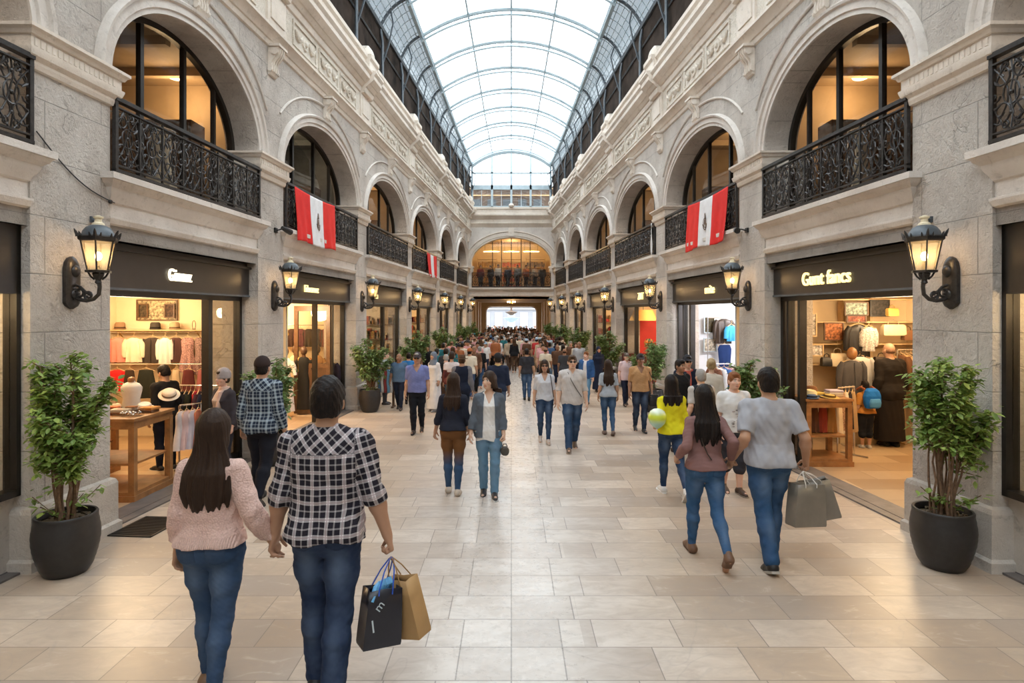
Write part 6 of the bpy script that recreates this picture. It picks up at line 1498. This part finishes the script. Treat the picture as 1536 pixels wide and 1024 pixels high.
w3=person('man in a dark cap and navy plaid shirt walking away behind the pink sweater woman',*ground(393,752),-.05,1.72,'m',walk(.5),
  hair=('cap','black',(.035,.022,.02)),h=.008,top=dict(sleeve=1.9,hem=.86,loose=.03,mat='plaid_blue',color=(.1,.1,.1),neck='collar',w=(.205,.20,.205),fold=.005,wave=.01),bottom=dict(mat='cloth',color=(.012,.013,.02),loose=.016),shoes=((.02,.02,.02),None))
# right couple
m1=person('long black-haired woman in a mauve top and blue jeans holding hands, walking away',1.78,5.52,.03,1.60,'f',(16,8,-16,30),handL=(1.545,5.56,.86),handR=(2.0,5.46,.86),curlL=.5,curlR=.5,
  hair=('long','black',.47,1.05),h=.0072,top=dict(sleeve=1.95,hem=.93,loose=.018,mat='cloth',color=(.235,.125,.115),neck='wide',w=(.165,.155,.175),fold=.005,name='top'),bottom=dict(color=(.035,.10,.22),loose=.007),shoes=((.16,.085,.05),None))
strap(m1,[(.02,-.135,1.0+.02),(-.02,-.13,1.08),(-.07,-.125,1.2),(-.10,-.10,1.36),(-.09,-.04,1.47)],.006)
m2=person('man in a pale grey T-shirt and blue jeans with two grey shopping bags, back turned',2.325,5.42,-.02,1.755,'m',(-12,10,15,14),handL=(2.035,5.46,.885),handR=(2.66,5.42,.85),curlL=.5,curlR=.95,yaw=.02,hv=.006,
  hair=('short','black'),h=.0068,build=1.06,top=dict(sleeve=.78,hem=.90,loose=.026,mat='cloth',color=(.40,.40,.435),neck='crew',w=(.205,.195,.20),fold=.006,name='t_shirt',sl=1.0),bottom=dict(color=(.026,.075,.17),loose=.016,flare=.064),shoes=((.02,.018,.018),(.40,.37,.33)))
m3=person('woman in a bright yellow top and dark jeans walking away with a small balloon',1.985,7.44,.06,1.49,'f',(14,8,-18,24),handL=(1.80,7.5,.80),curlL=.7,
  hair=('long','black',.33,1.15),h=.008,top=dict(sleeve=1.5,hem=.92,loose=.022,mat='cloth',color=(.74,.66,.02),neck='wide',w=(.17,.165,.185),fold=.006,name='top'),bottom=dict(color=(.018,.04,.095),loose=.007),shoes=((.7,.68,.66),(.8,.8,.8)))
# middle pair
c1=person('long-haired woman in a navy top and brown-to-blue trousers seen from behind',-.725,7.5,-.03,1.50,'f',(6,6,-4,5),handL=(-.965,7.55,.66),curlL=.5,
  hair=('long','dark',.42,1.0),h=.008,top=dict(sleeve=1.5,hem=.94,loose=.02,mat='cloth',color=(.018,.020,.032),neck='crew',w=(.165,.155,.172),fold=.004,name='top'),bottom=dict(mat='vcol',color=(.15,.065,.022),low=(.035,.075,.15),loose=.008,name='trousers'),shoes=((.52,.44,.36),None))
c2=person('smiling woman in an open grey cardigan over a white blouse and light jeans',-.275,7.40,PI+.04,1.53,'f',(8,6,-6,6),yaw=-.62,skin='fair',handL=(-.085,7.33,.63),handR=(-.50,7.34,.70),curlL=.9,curlR=.4,
  hair=('long','dark',.22,.95),h=.0075,top=dict(sleeve=.4,hem=.80,loose=.018,mat='cloth',color=(.74,.72,.70),neck='v',w=(.162,.16,.185),fold=.006,name='blouse',wave=.015),over=dict(color=(.105,.125,.155),sleeve=1.75,hem=.84,loose=.036,w=(.182,.185,.20),open=.085),bottom=dict(color=(.13,.25,.37),loose=.012,flare=.055),shoes=((.03,.03,.035),(.55,.55,.55)))
# couple walking towards the viewer
d1=person('woman in sunglasses and pale blouse with shoulder strap walking towards the viewer',.575,10.4,PI,1.44,'f',walk(.35),glasses=True,
  hair=('long','dark',.30,1.0),h=.0095,top=dict(sleeve=.95,hem=.92,loose=.02,mat='cloth',color=(.55,.56,.60),neck='v',w=(.17,.165,.18),fold=.006,name='blouse',wave=.02),bottom=dict(color=(.020,.045,.10),loose=.006),shoes=((.55,.46,.40),None))
strap(d1,[(-.12,.07,1.44),(-.14,.13,1.3),(-.165,.13,1.1),(-.19,.05,.98)],.009)
d2=person('man in sunglasses and an off-white shirt with rolled sleeves, walking towards the viewer',1.0,9.85,PI,1.565,'m',walk(-.6),glasses=True,skin='fair',
  hair=('short','brown'),h=.0095,build=1.02,top=dict(sleeve=1.12,hem=.86,loose=.026,mat='cloth',color=(.53,.50,.49),neck='collar',w=(.198,.19,.20),fold=.006,roll=True,wave=.02),bottom=dict(color=(.022,.055,.125),loose=.014,flare=.06),shoes=((.14,.10,.075),(.3,.25,.2)))
strap(d2,[(.09,.08,1.45),(.03,.155,1.3),(-.06,.155,1.15),(-.16,.11,1.0)],.006)
e1=person('long-haired woman and a washed grey-blue top, walking away in skinny jeans',1.80,11.15,.02,1.385,'f',walk(.3),
  hair=('long','dark',.50,1.0),h=.0105,top=dict(sleeve=.85,hem=.90,loose=.022,mat='vcol' if False else 'cloth',color=(.36,.39,.43),neck='crew',w=(.175,.165,.185),fold=.006,name='top'),bottom=dict(color=(.025,.07,.15),loose=.006),shoes=((.16,.11,.09),None))
e2=person('person in a tan V-neck top and navy jeans walking forward with a black handbag',2.45,11.4,PI-.02,1.47,'m',walk(.4),skin='brown',
  hair=('cap','black',(.045,.035,.035)),h=.0105,top=dict(sleeve=.9,hem=.92,loose=.026,mat='cloth',color=(.50,.28,.13),neck='v',w=(.19,.18,.19),fold=.005),bottom=dict(color=(.015,.022,.045),loose=.012),shoes=((.02,.02,.025),None))
f1=person('man in a violet-blue V-neck polo and black trousers walking towards the viewer',-1.765,11.25,PI+.03,1.51,'m',walk(-.4),skin='tan',glasses=True,
  hair=('cap','grey',(.05,.04,.045)),h=.0105,top=dict(sleeve=.8,hem=.90,loose=.028,mat='cloth',color=(.175,.20,.42),neck='v',w=(.20,.20,.205),fold=.005,name='polo_shirt'),bottom=dict(mat='cloth',color=(.012,.013,.018),loose=.014),shoes=((.03,.02,.018),None))
g1=person('man in a charcoal T-shirt and blue jeans walking away down the clear middle',.40,15.6,0,1.33,'m',walk(.3),skin='tan',hair=('short','black'),h=.013,top=dict(sleeve=.8,hem=.90,loose=.026,color=(.030,.030,.036),w=(.20,.185,.185)),bottom=dict(color=(.022,.055,.12)),shoes=((.02,.02,.02),None))
g2=person('person in navy with a straw-coloured scarf walking away behind the cardigan woman',-.26,11.6,.05,1.47,'m',walk(.4),hair=('cap','black',(.02,.02,.022)),h=.012,top=dict(sleeve=1.3,hem=.90,loose=.028,color=(.016,.022,.045),w=(.195,.185,.195)),bottom=dict(color=(.05,.085,.15)),shoes=((.03,.03,.03),None))
t=Field(V(-.2,-.2,1.3),V(.2,.2,1.6),.01); t.put(loft([(1.40,.085,.08,-.01),(1.47,.08,.075,-.012),(1.52,.07,.07,-.01)],.01)); t.folds(.004,60); o=mk('scarf',t.mesh(),M['cloth'],g2); o.color=(.62,.44,.20,1)
g3=person('person in a wide brown hat and dark overalls with a pale scarf, walking away',-.98,11.9,0,1.42,'m',walk(-.4),hair=('short','brown'),h=.012,top=dict(sleeve=1.9,hem=.88,loose=.03,color=(.16,.15,.16),w=(.195,.185,.20)),bottom=dict(mat='cloth',color=(.012,.018,.035),loose=.02),over=dict(color=(.012,.016,.032),sleeve=0,hem=.80,loose=.036,w=(.16,.18,.20),open=None,neck='wide',name='overalls'),shoes=((.03,.03,.03),None))
def hat(parent,z,y,c,R=.15,r=.088,h_=.10,name='hat'):
    mb=MB(); mb.lathe([(R,0),(R*1.02,.006),(r*1.08,.016),(r,.03),(r*.95,h_*.8),(r*.75,h_),(r*.3,h_*.93),(.01,h_*.92)],24,(0,y,z)); o=mb.build(name,M['cloth'],parent,.8); o.color=(*c,1); return o
hat(g3,1.665,.005,(.10,.055,.03))
g4=person('person in a maroon top and pale shawl walking away on the left',-1.32,13.3,.05,1.40,'f',walk(.5),hair=('short','dark'),h=.013,top=dict(sleeve=1.9,hem=.86,loose=.028,color=(.11,.03,.025),w=(.185,.18,.195)),over=dict(color=(.58,.52,.52),sleeve=.5,hem=1.2,loose=.04,w=None,open=None,name='shawl'),bottom=dict(color=(.03,.07,.13)),shoes=((.05,.03,.03),None))
g5=person('person in a long white robe and grey headscarf standing by the violet-blue polo man',-1.78,13.8,PI*.8,1.36,'f',(3,3,-2,3),hair=('hijab',(.16,.19,.24,1)),h=.013,top=dict(sleeve=1.9,hem=.80,loose=.03,color=(.66,.64,.63),w=(.18,.18,.20),name='robe_top'),bottom=dict(kind='skirt',len=.10,w=.24,mat='cloth',color=(.66,.64,.63)),shoes=((.3,.3,.3),None))
g6=person('bald man in a grey-blue shirt and navy trousers walking forward past the second left pier',-2.62,14.0,PI,1.31,'m',walk(.5),skin='brown',hair=('bald','black'),h=.013,build=1.08,top=dict(sleeve=.85,hem=.88,loose=.028,color=(.085,.15,.25),w=(.20,.20,.205)),bottom=dict(mat='cloth',color=(.014,.02,.04)),shoes=((.03,.02,.02),None))
g7=person('elderly white-haired man in a pale striped shirt beside the striped goods stand',-3.12,14.85,-1.2,1.30,'m',(3,4,-2,3),skin='fair',hair=('bald','grey'),h=.013,build=1.1,top=dict(sleeve=.9,hem=.86,loose=.03,color=(.47,.53,.56),w=(.20,.21,.21)),bottom=dict(mat='cloth',color=(.05,.05,.06)),shoes=((.03,.02,.02),None))
g8=person('person in a bright blue T-shirt half hidden behind the bald man',-2.55,14.9,.2,1.27,'m',walk(.3),hair=('short','black'),h=.014,top=dict(sleeve=.8,hem=.88,color=(.03,.17,.42),w=(.20,.195,.2)),bottom=dict(mat='cloth',color=(.02,.02,.03)),shoes=((.03,.02,.02),None))
g9=person('man in a pale pink short-sleeved shirt and navy trousers walking forward on the right',2.80,14.6,PI+.1,1.28,'m',walk(-.4),skin='pink',hair=('cap','grey',(.10,.075,.06)),h=.013,top=dict(sleeve=.8,hem=.86,loose=.03,color=(.66,.49,.50),neck='collar',w=(.20,.20,.205)),bottom=dict(mat='cloth',color=(.016,.02,.04)),shoes=((.06,.04,.03),None))
g10=person('person in a navy headscarf and long navy dress, right of the crowd',2.50,17.2,PI,1.30,'f',(3,3,-2,3),hair=('hijab',(.018,.024,.05,1)),h=.014,top=dict(sleeve=1.9,hem=.80,loose=.03,color=(.014,.02,.042),w=(.19,.19,.20)),bottom=dict(kind='skirt',len=.12,w=.24,mat='cloth',color=(.014,.02,.042)),shoes=((.02,.02,.02),None))
g11=person('person in a blue and white jacket and light blue jeans with orange hair, mid right',1.86,14.9,PI*.85,1.30,'m',walk(.4),skin='pink',hair=('short','red'),h=.013,top=dict(sleeve=.8,hem=.86,color=(.62,.62,.64),w=(.19,.19,.2)),over=dict(color=(.035,.10,.26),sleeve=1.9,hem=.86,loose=.04,open=.06,name='jacket'),bottom=dict(color=(.11,.26,.42)),shoes=((.04,.03,.03),None))
# right-hand group in front of the white shop
r1=person('person with short red hair in a white printed T-shirt and dark shorts facing the viewer',2.78,7.5,PI+.1,1.51,'m',(4,4,-8,8),skin='pink',hair=('short','red'),h=.0095,top=dict(sleeve=.75,hem=.90,loose=.028,color=(.72,.71,.71),w=(.19,.185,.19),name='t_shirt'),bottom=dict(mat='cloth',color=(.035,.035,.045),loose=.024,leg=.05),shoes=((.08,.05,.04),(.3,.25,.2)))
mb=MB()
rn=random.Random(5)
for k in range(14): 
    xx,zz=rn.uniform(-.085,.085),1.23-.018*k; mb.ball((xx,.148,zz),rn.uniform(.012,.03),.004,rn.uniform(.004,.009),8,4)
o=mb.build('shirt_print',M['print'],r1,.8); o.color=(.42,.36,.36,1)
r2=person('grey-haired person in a black waistcoat seen from behind, near the white T-shirt person',2.72,8.6,.2,1.44,'m',(3,3,-3,3),skin='fair',hair=('short','grey'),h=.011,top=dict(sleeve=.8,hem=.88,color=(.5,.47,.45),w=(.19,.185,.2)),over=dict(color=(.016,.017,.022),sleeve=0,hem=.88,loose=.04,open=None,neck='wide',name='waistcoat'),bottom=dict(mat='cloth',color=(.03,.03,.035)),shoes=((.03,.02,.02),None))
r3=person('blonde-haired person in a cream top with back turned, looking into the white shop',3.3,9.9,-.3,1.50,'f',(3,3,-3,3),skin='fair',hair=('bun','blond'),h=.012,top=dict(sleeve=1.9,hem=.88,color=(.62,.56,.48),w=(.185,.18,.19)),bottom=dict(color=(.03,.06,.12)),shoes=((.03,.02,.02),None))
r4=person('dark-haired person in a black jacket by the dark shop door on the right',2.72,9.7,PI+.5,1.50,'m',(3,3,-3,3),skin='brown',hair=('short','black'),h=.012,top=dict(sleeve=1.9,hem=.86,loose=.034,color=(.012,.012,.014),w=(.20,.19,.2)),bottom=dict(mat='cloth',color=(.02,.02,.03)),shoes=((.03,.02,.02),None))
r5=person('person in a flat cap and navy jacket over red, facing the viewer',3.02,10.3,PI,1.52,'m',(3,3,-3,3),skin='fair',glasses=True,hair=('cap','black',(.03,.03,.035)),h=.012,top=dict(sleeve=.8,hem=.90,color=(.55,.12,.08),w=(.19,.185,.19)),over=dict(color=(.014,.018,.035),sleeve=1.9,hem=.86,loose=.042,open=.05,name='jacket'),bottom=dict(mat='cloth',color=(.02,.02,.03)),shoes=((.03,.02,.02),None))
# people inside the shops
s1=person('black-haired child with a blue backpack standing in the right clothes shop',5.9,10.0,.1,1.12,'f',(2,2,-2,2),hair=('short','black'),h=.009,build=1.12,top=dict(sleeve=.9,hem=.93,loose=.035,color=(.50,.22,.05),w=(.20,.20,.21),name='t_shirt'),bottom=dict(mat='cloth',color=(.012,.014,.02),loose=.035,leg=.12),shoes=((.45,.42,.38),(.6,.55,.5)))
s2=person('bald person in a long black coat with back turned, deep in the right clothes shop',6.4,10.15,.15,1.74,'m',(2,2,-2,2),hair=('bald',(.16,.09,.055,1)),h=.011,build=1.1,top=dict(sleeve=1.95,hem=.80,loose=.04,color=(.018,.014,.012),w=(.21,.21,.22),name='coat'),bottom=dict(kind='skirt',len=.12,w=.25,mat='cloth',color=(.018,.014,.012)),shoes=((.02,.02,.02),None))
s3=person('dark-haired shopper in black bending over the hat table in the left clothes shop',-4.98,8.62,1.2,1.50,'m',(4,4,-4,6),pitch=-.35,hair=('short','black'),h=.0095,top=dict(sleeve=1.9,hem=.88,loose=.03,color=(.014,.013,.015),w=(.20,.19,.2)),bottom=dict(mat='cloth',color=(.014,.018,.035)),shoes=((.02,.02,.025),(.6,.6,.6)))
s4=person('person in a grey beanie, striped cardigan and pale scarf at the left shop doorway',-3.86,8.05,PI-.5,1.48,'f',(3,3,-3,3),skin='pink',hair=('beanie','dark',(.33,.28,.27)),h=.0095,top=dict(sleeve=1.0,hem=.86,loose=.026,color=(.46,.36,.31),w=(.175,.17,.185)),over=dict(color=(.045,.038,.045),sleeve=1.9,hem=.80,loose=.042,open=.11,name='cardigan'),bottom=dict(mat='cloth',color=(.02,.02,.03)),shoes=((.03,.03,.03),None))
t=Field(V(-.2,-.2,1.1),V(.2,.26,1.6),.009); t.put(loft([(1.38,.10,.09,-.005),(1.45,.09,.08,-.01),(1.50,.08,.075,-.008)],.01)); t.put(cap((-.05,.10,1.42),(-.06,.15,1.2),.035,.03,.02)); t.folds(.005,50); o=mk('scarf',t.mesh(),M['cloth'],s4); o.color=(.62,.42,.34,1)
# backpack of the child
t=thing('backpack','bright blue backpack on the back of the child in the right shop','backpack',s1.location,.1)
f=Field(V(-.2,-.36,.6),V(.2,-.02,1.2),.009); f.put(loft([(.70,.12,.06,-.16),(.76,.135,.075,-.165),(.90,.135,.08,-.165),(.98,.11,.07,-.155),(1.02,.07,.045,-.14)],.02,0,None,2.8)); f.folds(.003,40); o=mk('bag_body',f.mesh(),M['cloth'],t); o.color=(.015,.15,.55,1)
f=Field(V(-.2,-.40,.6),V(.2,-.1,1.0),.009); f.put(loft([(.72,.09,.03,-.235),(.80,.10,.035,-.24),(.86,.085,.03,-.232)],.02,0,None,2.8)); o=mk('pocket',f.mesh(),M['cloth'],t); o.color=(.08,.28,.62,1)
for sd in (-1,1): strap(t,[(sd*.09,-.12,1.0),(sd*.10,-.02,1.03),(sd*.11,.06,.98)],.016,'cloth',(.3,.1,.05),'shoulder_strap')
# things people carry
def bag(label,loc,w,d_,hh,mat,rz,tilt,cord,grip,flare=1.0,name='shopping_bag'):
    t=thing(name,label,'bag',loc,rz); t.rotation_euler=(tilt[0],tilt[1],rz)
    def R(z,k=1,q=0): e=1+(flare-1)*(1-z/hh); return [(-w/2*e*k,-d_/2*k,z),(0,-(d_/2)*k+q,z),(w/2*e*k,-d_/2*k,z),(w/2*e*k-q*.5,0,z),(w/2*e*k,d_/2*k,z),(0,d_/2*k-q,z),(-w/2*e*k,d_/2*k,z),(-w/2*e*k+q*.5,0,z)]
    mb=MB(); mb.rings([R(0,.97),R(.015),R(hh*.3,1,.004),R(hh*.7,.98,.012),R(hh,.96,.02)],True,True,False); mb.rings([R(hh,.96,.02),R(hh-.05,.94,.022)],True,False,False); o=mb.build('body',M[mat],t,.35)
    m=o.modifiers.new('thick','SOLIDIFY'); m.thickness=.003
    for sy in (-1,1):
        mb=MB(); inv=t.matrix_basis.inverted(); g=inv@Vector(grip); g.y+=sy*.006
        a=Vector((-w*.2,sy*d_*.45,hh)); b=Vector((w*.2,sy*d_*.45,hh))
        mb.tube([a-Vector((0,0,.03)),a,a.lerp(g,.55)+Vector((-.012,0,0)),g+Vector((-.012,0,-.01)),g,g+Vector((.012,0,-.01)),b.lerp(g,.55)+Vector((.012,0,0)),b,b-Vector((0,0,.03))],.004,6); mb.build('handle',M[cord],t,.8)
    return t
gr=(-.712,3.56,.805)
b1=bag('navy-black shopping bag with blue ribbon held by the plaid shirt man',(-.775,3.50,.325),.205,.13,.32,'paper_dark',.55,(-.06,.10),'blue_cord',gr,1.12)
mb=MB()
for k in range(7): mb.tube([(-.02+.02*k-.06,-.05+.015*k,.26),(-.05+.018*k,-.03+.01*k,.33),(-.03+.015*k,-.02+.01*k,.36)],[.014,.018,.005],8)
mb.build('tissue_paper',M['tissue'],b1,.5)
lettering('m',.07,b1,M['steel_pale'],(-.04,-.079,.24),(PI/2,-.9,0),'printed_mark',.001); lettering('l',.10,b1,M['steel_pale'],(-.07,-.079,.13),(PI/2,-.2,0),'printed_mark',.001)
bag('brown kraft paper shopping bag held by the plaid shirt man',(-.60,3.60,.325),.19,.12,.34,'paper_kraft',-.5,(.05,-.22),'paper_kraft',gr,1.15)
gr=(2.64,5.42,.825)
bag('grey paper shopping bag, nearer of the two held by the grey T-shirt man',(2.63,5.36,.36),.29,.13,.37,'paper_grey',.25,(-.04,.06),'cord_white',gr,1.14)
bag('grey paper shopping bag swung outward behind the nearer grey bag',(2.83,5.46,.385),.26,.12,.36,'paper_grey',-.15,(.04,-.24),'cord_white',gr,1.16)
t=thing('balloon','small yellow-green and white balloon held by the yellow top woman','balloon',px(986,627,7.3))
me=MB(); me.lathe([(.004,-.135),(.012,-.128),(.05,-.105),(.09,-.06),(.112,0),(.108,.04),(.085,.085),(.045,.112),(.005,.12)],24); o=me.build('skin',M['vcol'],t,1.5)
o.data.materials.clear(); o.data.materials.append(vcol('balloon_rubber',.25,.6)); colattr(o,[(.62,.72,.06) if v.co.z>-.02+.02*math.sin(v.co.x*40) and v.co.z<.085 else (.70,.78,.60) if v.co.z>0 else (.42,.68,.58) for v in o.data.vertices])
mb=MB(); mb.tube([(0,0,-.125),(.01,.05,-.17),(.02,.12,-.19)],.004,5); mb.build('string',M['cord_white'],t)
t=thing('purse','dark round purse in the hand of the cardigan woman','bag',(-.078,7.32,.575))
f=Field(V(-.1,-.1,-.1),V(.1,.1,.12),.006); f.put(ell((0,0,0),(.055,.035,.06),.01)); f.folds(.003,60); o=mk('pouch',f.mesh(),M['leather'],t); o.color=(.06,.05,.04,1)
mb=MB(); mb.tube([(-.03,0,.05),(-.015,0,.085),(.015,0,.085),(.03,0,.05)],.006,6); o=mb.build('strap',M['leather'],t,.8); o.color=(.03,.025,.02,1)
t=thing('handbag','black handbag hanging beside the tan V-neck person','bag',(2.70,11.35,.62))
f=Field(V(-.16,-.1,-.16),V(.16,.1,.16),.008); f.put(loft([(-.12,.10,.05,0),(0,.105,.055,0),(.10,.08,.035,0)],.01,0,None,3)); o=mk('bag_body',f.mesh(),M['leather'],t); o.color=(.015,.014,.016,1)
mb=MB(); mb.tube([(-.06,0,.1),(-.09,0,.3),(-.16,0,.52),(-.10,0,.56),(.0,0,.3),(.06,0,.1)],.007,6); o=mb.build('strap',M['leather'],t,.8); o.color=(.02,.02,.02,1)
# ---- the crowd: a few figures, copied one by one with their own clothes' colours and stature ----
PROTO=[]
def proto(sex,hair,lg,skin,top,bottom,hn,yaw=0):
    b=person('x',0,0,0,1.75,sex,lg,skin=skin,hair=hair,h=.0155,yaw=yaw,top=dict(dict(fold=.003,loose=.028),**top),bottom=dict(dict(mat='cloth',loose=.015),**bottom),shoes=((.03,.025,.02),None) if False else (None,None))
    PROTO.append((b,hn,bottom.get('kind','trousers')))
proto('m',('short','black'),walk(.5),'tan',dict(sleeve=.8,hem=.88,w=(.20,.19,.195)),{},'black-haired')
proto('m',('short','black'),walk(-.5),'brown',dict(sleeve=1.95,hem=.86,w=(.20,.19,.20)),{},'black-haired')
proto('f',('long','dark',.36),walk(.4),'tan',dict(sleeve=.8,hem=.90,w=(.17,.165,.18)),dict(loose=.01),'long-haired')
proto('f',('long','brown',.28),walk(-.4),'fair',dict(sleeve=1.6,hem=.86,w=(.172,.17,.19)),dict(loose=.01),'brown-haired',.3)
proto('m',('cap','black',(.3,.3,.3)),walk(.3),'tan',dict(sleeve=.85,hem=.88,w=(.20,.195,.20)),{},'capped',-.3)
proto('m',('bald','black'),(3,4,-3,4),'brown',dict(sleeve=.8,hem=.88,w=(.205,.21,.21)),{},'bald')
proto('f',('bun','dark'),walk(.45),'tan',dict(sleeve=.8,hem=.94,w=(.165,.16,.175)),dict(kind='skirt',len=.42,w=.20),'bun-haired')
proto('m',('short','grey'),walk(.4),'pink',dict(sleeve=1.1,hem=.86,w=(.205,.205,.21)),{},'grey-haired',.2)
TOPS=[('white',(.72,.71,.71)),('cream',(.66,.58,.46)),('black',(.014,.014,.016)),('navy',(.016,.022,.05)),('grey',(.22,.22,.24)),('pale blue',(.36,.47,.60)),('maroon',(.16,.03,.03)),('rust',(.38,.13,.05)),('beige',(.48,.37,.26)),('teal',(.03,.16,.18)),('pink',(.62,.32,.33)),('charcoal',(.045,.045,.05)),('red',(.45,.04,.04)),('off-white',(.60,.56,.52)),('denim blue',(.06,.12,.24)),('brown',(.12,.06,.035)),('silver grey',(.45,.45,.47))]
BOTS=[('navy',(.018,.026,.055)),('black',(.014,.014,.016)),('blue',(.035,.075,.16)),('pale blue',(.16,.26,.38)),('brown',(.09,.05,.03)),('grey',(.12,.12,.13)),('tan',(.36,.25,.15))]
rn=random.Random(44); used=set(); spots=[(o.location.x,o.location.y,.3 if o['category']=='potted tree' else 0) for o in COL.objects if o.get('category') in('person','potted tree') and o.location.y>8]
def free(x,y,r): return all((x-a)**2+(y-b)**2>(r+e)**2 for a,b,e in spots)
ZONES=[(14.6,19,10,.50,'before the crowd'),(19,23.5,34,.50,'in front rows'),(23.5,28.5,62,.46,'in middle rows'),(28.5,33.3,62,.44,'in rear rows'),(33.3,44,74,.46,'in the passage'),(44.6,50,34,.5,'outside the passage')]
for d0,d1,n,r,zone in ZONES:
    made=0; tries=0
    while made<n and tries<4000:
        tries+=1; y=rn.uniform(d0,d1); wv=(W(y)-.55 if y<33 else 1.9 if y<34.5 else 1.75 if y<45 else 2.4); x=rn.uniform(-wv,wv)
        if y<22.5 and -1.0+.03*(y-14)<x<.85: continue
        if 33.3<y<44.6 and abs(x)>1.68: continue
        if not free(x,y,r): continue
        b,hn,kd=rn.choice(PROTO)
        for _ in range(60):
            tn,tc=rn.choice(TOPS); bn,bc=rn.choice(BOTS); away=rn.random()<.55
            key=(hn,tn,bn,away,zone)
            if key not in used: break
        used.add(key); spots.append((x,y,0)); made+=1
        c=copy_tree(b); c.location=(x,y,0); c.rotation_euler=(0,0,(0 if away else PI)+rn.uniform(-.35,.35))
        Hh=1.29-.0015*(y-15)+rn.uniform(-.07,.05); c.scale=(Hh/1.75*rn.uniform(.96,1.08),Hh/1.75*rn.uniform(.96,1.08),Hh/1.75)
        bw='skirt' if kd=='skirt' else 'trousers'
        c['label']=f'{hn} person in {tn} top and {bn} {bw} {"walking away" if away else "facing the viewer"} {zone}'; c['group']='people in the crowd'
        for ch in c.children:
            nm=ch.name.split('.')[0]
            if nm=='shirt': ch.color=(*tc,1)
            elif nm in('trousers','skirt'): ch.color=(*bc,1)
            elif nm=='cap': ch.color=(*rn.choice(TOPS)[1],1)
            elif nm=='hair' and hn in('black-haired','long-haired') : k=rn.uniform(.6,1.6); ch.color=(.012*k,.009*k,.007*k,1)
for b,_,_ in PROTO:
    for ch in list(b.children): bpy.data.objects.remove(ch)
    bpy.data.objects.remove(b)
# people leaning at the far gallery railing
G=None
for j,(x,cn,c) in enumerate(((-1.75,'maroon',(.16,.03,.03)),(-1.2,'black',(.015,.014,.014)),(-.75,'white',(.66,.62,.58)),(-.2,'navy',(.02,.03,.06)),(.35,'grey',(.2,.2,.2)),(.85,'rust',(.35,.12,.05)),(1.35,'beige',(.48,.36,.25)),(1.8,'charcoal',(.04,.04,.045)))):
    lab=f'person in a {cn} top behind the far gallery railing'
    if G is None:
        c0=G=person(lab,x,DEND+1.1,PI,1.35,'m',(2,2,-2,2),hair=('short','black'),h=.016,top=dict(sleeve=1.9,hem=.88,w=(.2,.19,.2)),bottom=dict(mat='cloth',color=(.02,.02,.03)),shoes=((.02,.02,.02),None),group='people on the far gallery')
    else: c0=copy_tree(G); c0['label']=lab; c0.rotation_euler=(0,0,PI+rn.uniform(-.8,.8))
    c0.location=(x,DEND+1.0+.5*(j%2),3.68); c0.scale=(.77,.77,.74+.05*(j%3)*.3)
    for ch in c0.children:
        if ch.name.startswith('shirt'): ch.color=(*c,1)
# ---- light, sky, camera -------------------------------------------------------------------------
w=bpy.data.worlds.new('sky'); SC.world=w; w.use_nodes=True
bg=w.node_tree.nodes['Background']; bg.inputs[0].default_value=(.93,.97,1,1); bg.inputs[1].default_value=SKY
cam=bpy.data.cameras.new('camera'); co=bpy.data.objects.new('camera',cam); COL.objects.link(co)
co.location=(0,0,HC); co.rotation_euler=(PI/2,0,0)
cam.sensor_width=36; cam.lens=36*FP/1536; cam.clip_start=.05; cam.clip_end=400
cam.shift_x=(768-CX)/1536; cam.shift_y=-(512-CY)/1536
SC.camera=co
SC.view_settings.view_transform='Standard'; SC.view_settings.look='None'; SC.view_settings.gamma=1; SC.view_settings.use_curve_mapping=False
SC.view_settings.exposure=EXPO
